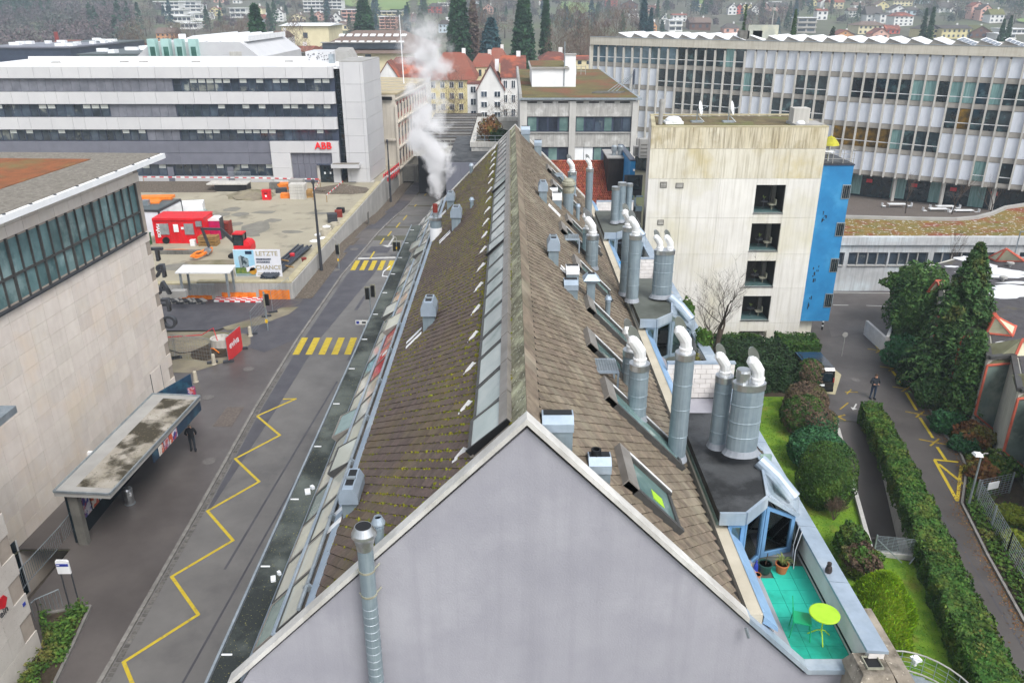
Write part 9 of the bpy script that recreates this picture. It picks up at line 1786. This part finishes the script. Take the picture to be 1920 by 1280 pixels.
kinds=[]
def proto_tree(nm,lb,mat,n,form,seed):
 t=thing(nm,lb,'tree',(0,0,0),'trees among the hillside houses');rs=np.random.RandomState(seed);m=MB();m.tube([(0,0,0),(0,0,5)],[.3,.12],5);m.part('trunk','bark_tree',t)
 if form=='c':P,N,_=conifer('x','x',(0,0,0),12,2.6,seed,mat,110,pts_only=True,per=7);V,F=leafmesh(P,N,.55,.8,.5,rs)
 else:P,N=ell_pts((0,0,6.2),(4.2,4.2,4.6),n,rs,.2,.55);V,F=leafmesh(P,N,.42,1.2,.28,rs)
 np_part('crown',V,F,mat,t);return t
kinds=[proto_tree('hill_tree','bare brown tree among the hillside houses','far_bare',420,'b',1),proto_tree('hill_tree','leafless greyish tree among the hillside houses','far_wood',380,'b',2),proto_tree('hill_conifer','dark conifer among the hillside houses','far_conifer',0,'c',3),proto_tree('hill_conifer','blue green conifer among the hillside houses','far_blue_conifer',0,'c',4),proto_tree('hill_bush','round green bush among the hillside houses','far_wood_green',420,'b',5)]
rt=random.Random(17);used=[0]*5;spots=[]
while len(spots)<290:
 u=rt.uniform(270,1925);v=rt.uniform(0,80)if rt.random()<.6 else rt.uniform(0,40)
 if v>70 and u>1090 or(640<u<840 and v<20)or(1050<u<1118 and 5<v<30):continue
 if any(a-3<u<c+3 and(e+d)/2-4<v<f+5 for a,c,d,e,f,*_ in HILL):continue
 P=hit(u,v)
 if P.y<330:continue
 spots.append((P,u,v))
for P,u,v in spots:
 k=rt.choices(range(5),(5,4,2.2,1.2,2))[0];sc=rt.uniform(.7,1.25)*(.75 if k==4 else 1)
 r=kinds[k]if not used[k]else dup(kinds[k],P);r.location=P;r.scale=(sc*rt.uniform(.85,1.15),sc,sc*rt.uniform(.85,1.15));r.rotation_euler=(0,0,rt.uniform(0,6));used[k]=1
rs=np.random.RandomState(77);Vs,Fs,o_={'far_wood':[],'far_wood_green':[]},{'far_wood':[],'far_wood_green':[]},{'far_wood':0,'far_wood_green':0}
def add_wood(x,y,kind,s=1.0):
 z=tz(x,y)
 if kind=='far_wood':P,N=ell_pts((x,y,z+6*s),(4.6*s,4.6*s,6.0*s),150,rs,.2,.5,zmin=-.5);V,F=leafmesh(P,N,.75,1.1,.4,rs)
 else:P,N,_=conifer('x','x',(x,y,z),15*s,3.0*s,rs.randint(9999),kind,46,pts_only=True,per=6);V,F=leafmesh(P,N,.9,.8,.5,rs)
 Vs[kind].append(V);Fs[kind].append(F+o_[kind]);o_[kind]+=len(V)
cnt=0
while cnt<620:
 x,y=rs.uniform(-560,-120),rs.uniform(330,860)
 u=957+FPX*x/y*1.02
 if u>292-(y-330)*.03+rs.normal(0,8)or u<-60:continue
 add_wood(x,y,'far_wood' if math.sin(x*.03)+math.sin(y*.02+x*.01)+rs.normal(0,.5)<.9 else 'far_wood_green');cnt+=1
cnt=0
while cnt<420:
 y=rs.uniform(690,900);x=y*rs.uniform(-.46,.68)
 add_wood(x,y,'far_wood' if rs.rand()<.75 else 'far_wood_green',.9);cnt+=1
cnt=0
while cnt<170:
 u,v=rs.uniform(285,1925),rs.uniform(-2,62)if rs.rand()<.7 else rs.uniform(-2,30)
 if(640<u<840 and v<22)or(1046<u<1122 and 4<v<30)or(1294<u<1324 and v<11):continue
 if any(a-4<u<c+4 and(e+d)/2-3<v<f+6 for a,c,d,e,f,*_ in HILL):continue
 P=hit(u,v)
 if P.y<380:continue
 add_wood(P.x,P.y,'far_wood' if rs.rand()<.8 else 'far_wood_green',rs.uniform(.35,.55));cnt+=1
cnt=0
while cnt<90:
 y=rs.uniform(600,760);u=rs.uniform(1840,1960);x=(u-957)/FPX*y*.98;add_wood(x,y,'far_wood',.9);cnt+=1
for kd in Vs:
 me=np_obj('wooded_hill',np.concatenate(Vs[kd]),np.concatenate(Fs[kd]),kd);o=bpy.data.objects.new('wooded_hillside' if kd=='far_wood' else 'wooded_hillside_conifers',me);COL.objects.link(o);o['kind']='stuff'
def plume(name,box,samples,dens,nscale,anis=.2):
 """samples: (z, cx, cy, radius, density 0..1)"""
 x0,x1,y0,y1,z0,z1=box;b=MB();b.box(*box);m=bpy.data.materials.new(name);m.use_nodes=True;n=m.node_tree.nodes;L=m.node_tree.links;n.remove(n['Principled BSDF']);MATS[name]=m
 o=n['Material Output'];pv=n.new('ShaderNodeVolumePrincipled');pv.inputs['Color'].default_value=(.97,.97,.98,1);pv.inputs['Anisotropy'].default_value=anis;L.new(pv.outputs[0],o.inputs['Volume'])
 g=n.new('ShaderNodeNewGeometry');sp=n.new('ShaderNodeSeparateXYZ');L.new(g.outputs['Position'],sp.inputs[0])
 zr=n.new('ShaderNodeMapRange');zr.inputs[1].default_value=z0;zr.inputs[2].default_value=z1;L.new(sp.outputs[2],zr.inputs[0])
 def ramp(vals):
  r=n.new('ShaderNodeValToRGB');r.color_ramp.interpolation='B_SPLINE' if False else 'LINEAR';e=r.color_ramp.elements
  while len(e)<len(vals):e.new(.5)
  for q,(z,c)in zip(e,vals):q.position=(z-z0)/(z1-z0);q.color=(*c,1)
  L.new(zr.outputs[0],r.inputs[0]);s=n.new('ShaderNodeSeparateColor');L.new(r.outputs[0],s.inputs[0]);return s
 A=ramp([(z,((cx-x0)/(x1-x0),(cy-y0)/(y1-y0),r/10))for z,cx,cy,r,d in samples]);D=ramp([(z,(d,d,d))for z,cx,cy,r,d in samples])
 def mth(op,a,bb=None,c=None):
  k=n.new('ShaderNodeMath');k.operation=op
  for i,q in enumerate((a,bb,c)):
   if q is None:continue
   if isinstance(q,(int,float)):k.inputs[i].default_value=q
   else:L.new(q,k.inputs[i])
  return k.outputs[0]
 no=n.new('ShaderNodeTexNoise');no.inputs['Scale'].default_value=nscale;no.inputs['Detail'].default_value=3;no.inputs['Roughness'].default_value=.5;no.inputs['Distortion'].default_value=.4;L.new(g.outputs['Position'],no.inputs['Vector'])
 r=mth('MULTIPLY',A.outputs[2],10.0);dx=mth('SUBTRACT',sp.outputs[0],mth('MULTIPLY_ADD',A.outputs[0],x1-x0,x0));dy=mth('SUBTRACT',sp.outputs[1],mth('MULTIPLY_ADD',A.outputs[1],y1-y0,y0))
 dist=mth('DIVIDE',mth('SQRT',mth('ADD',mth('MULTIPLY',dx,dx),mth('MULTIPLY',dy,dy))),r)
 core=mth('SUBTRACT',mth('MULTIPLY_ADD',no.outputs[0],4.2,-1.25),dist);k=n.new('ShaderNodeClamp');L.new(core,k.inputs[0]);dn=mth('MULTIPLY',mth('MULTIPLY',k.outputs[0],D.outputs[0]),dens);L.new(dn,pv.inputs['Density'])
 o=b.struct(name,name,kind='stuff');return o
S0=STEAM;sp_=lambda u,v,Y=41.5:yp(u,v,Y)
smp=[]
for(u,v,rpx,d)in((822,394,8,1.0),(820,350,14,1.0),(817,300,30,.75),(806,270,36,.6),(800,225,34,.36),(796,180,34,.26),(806,130,40,.26),(800,90,42,.22),(790,50,36,.10),(786,20,30,0)):
 q=sp_(u,v,41.5+max(0,(394-v))*.006);smp.append((q.z,q.x,q.y,rpx/33.0,d))
bxs=(min(s[1]-s[3]*2 for s in smp),max(s[1]+s[3]*2 for s in smp),38.5,47.5,S0.z-.02,smp[-1][0]);smp[0]=(S0.z,*smp[0][1:])
plume('steam_plume',bxs,smp,9.0,1.1,0.0)
HZ=MB();HZ.box(-905,905,-66,1006,-7,104);m=bpy.data.materials.new('haze');m.use_nodes=True;n=m.node_tree.nodes;n.remove(n['Principled BSDF']);pv=n.new('ShaderNodeVolumePrincipled');pv.inputs['Color'].default_value=(.74,.86,1.0,1);pv.inputs['Density'].default_value=.00040;pv.inputs['Anisotropy'].default_value=.1;m.node_tree.links.new(pv.outputs[0],n['Material Output'].inputs['Volume']);MATS['haze']=m;HZ.struct('haze','haze',kind='stuff')
b=MB();rr=random.Random(6)
sm=[(FARCH.z+.3,FARCH.x,306,.8,1),(FARCH.z+4,FARCH.x-2,306,1.6,.9)]
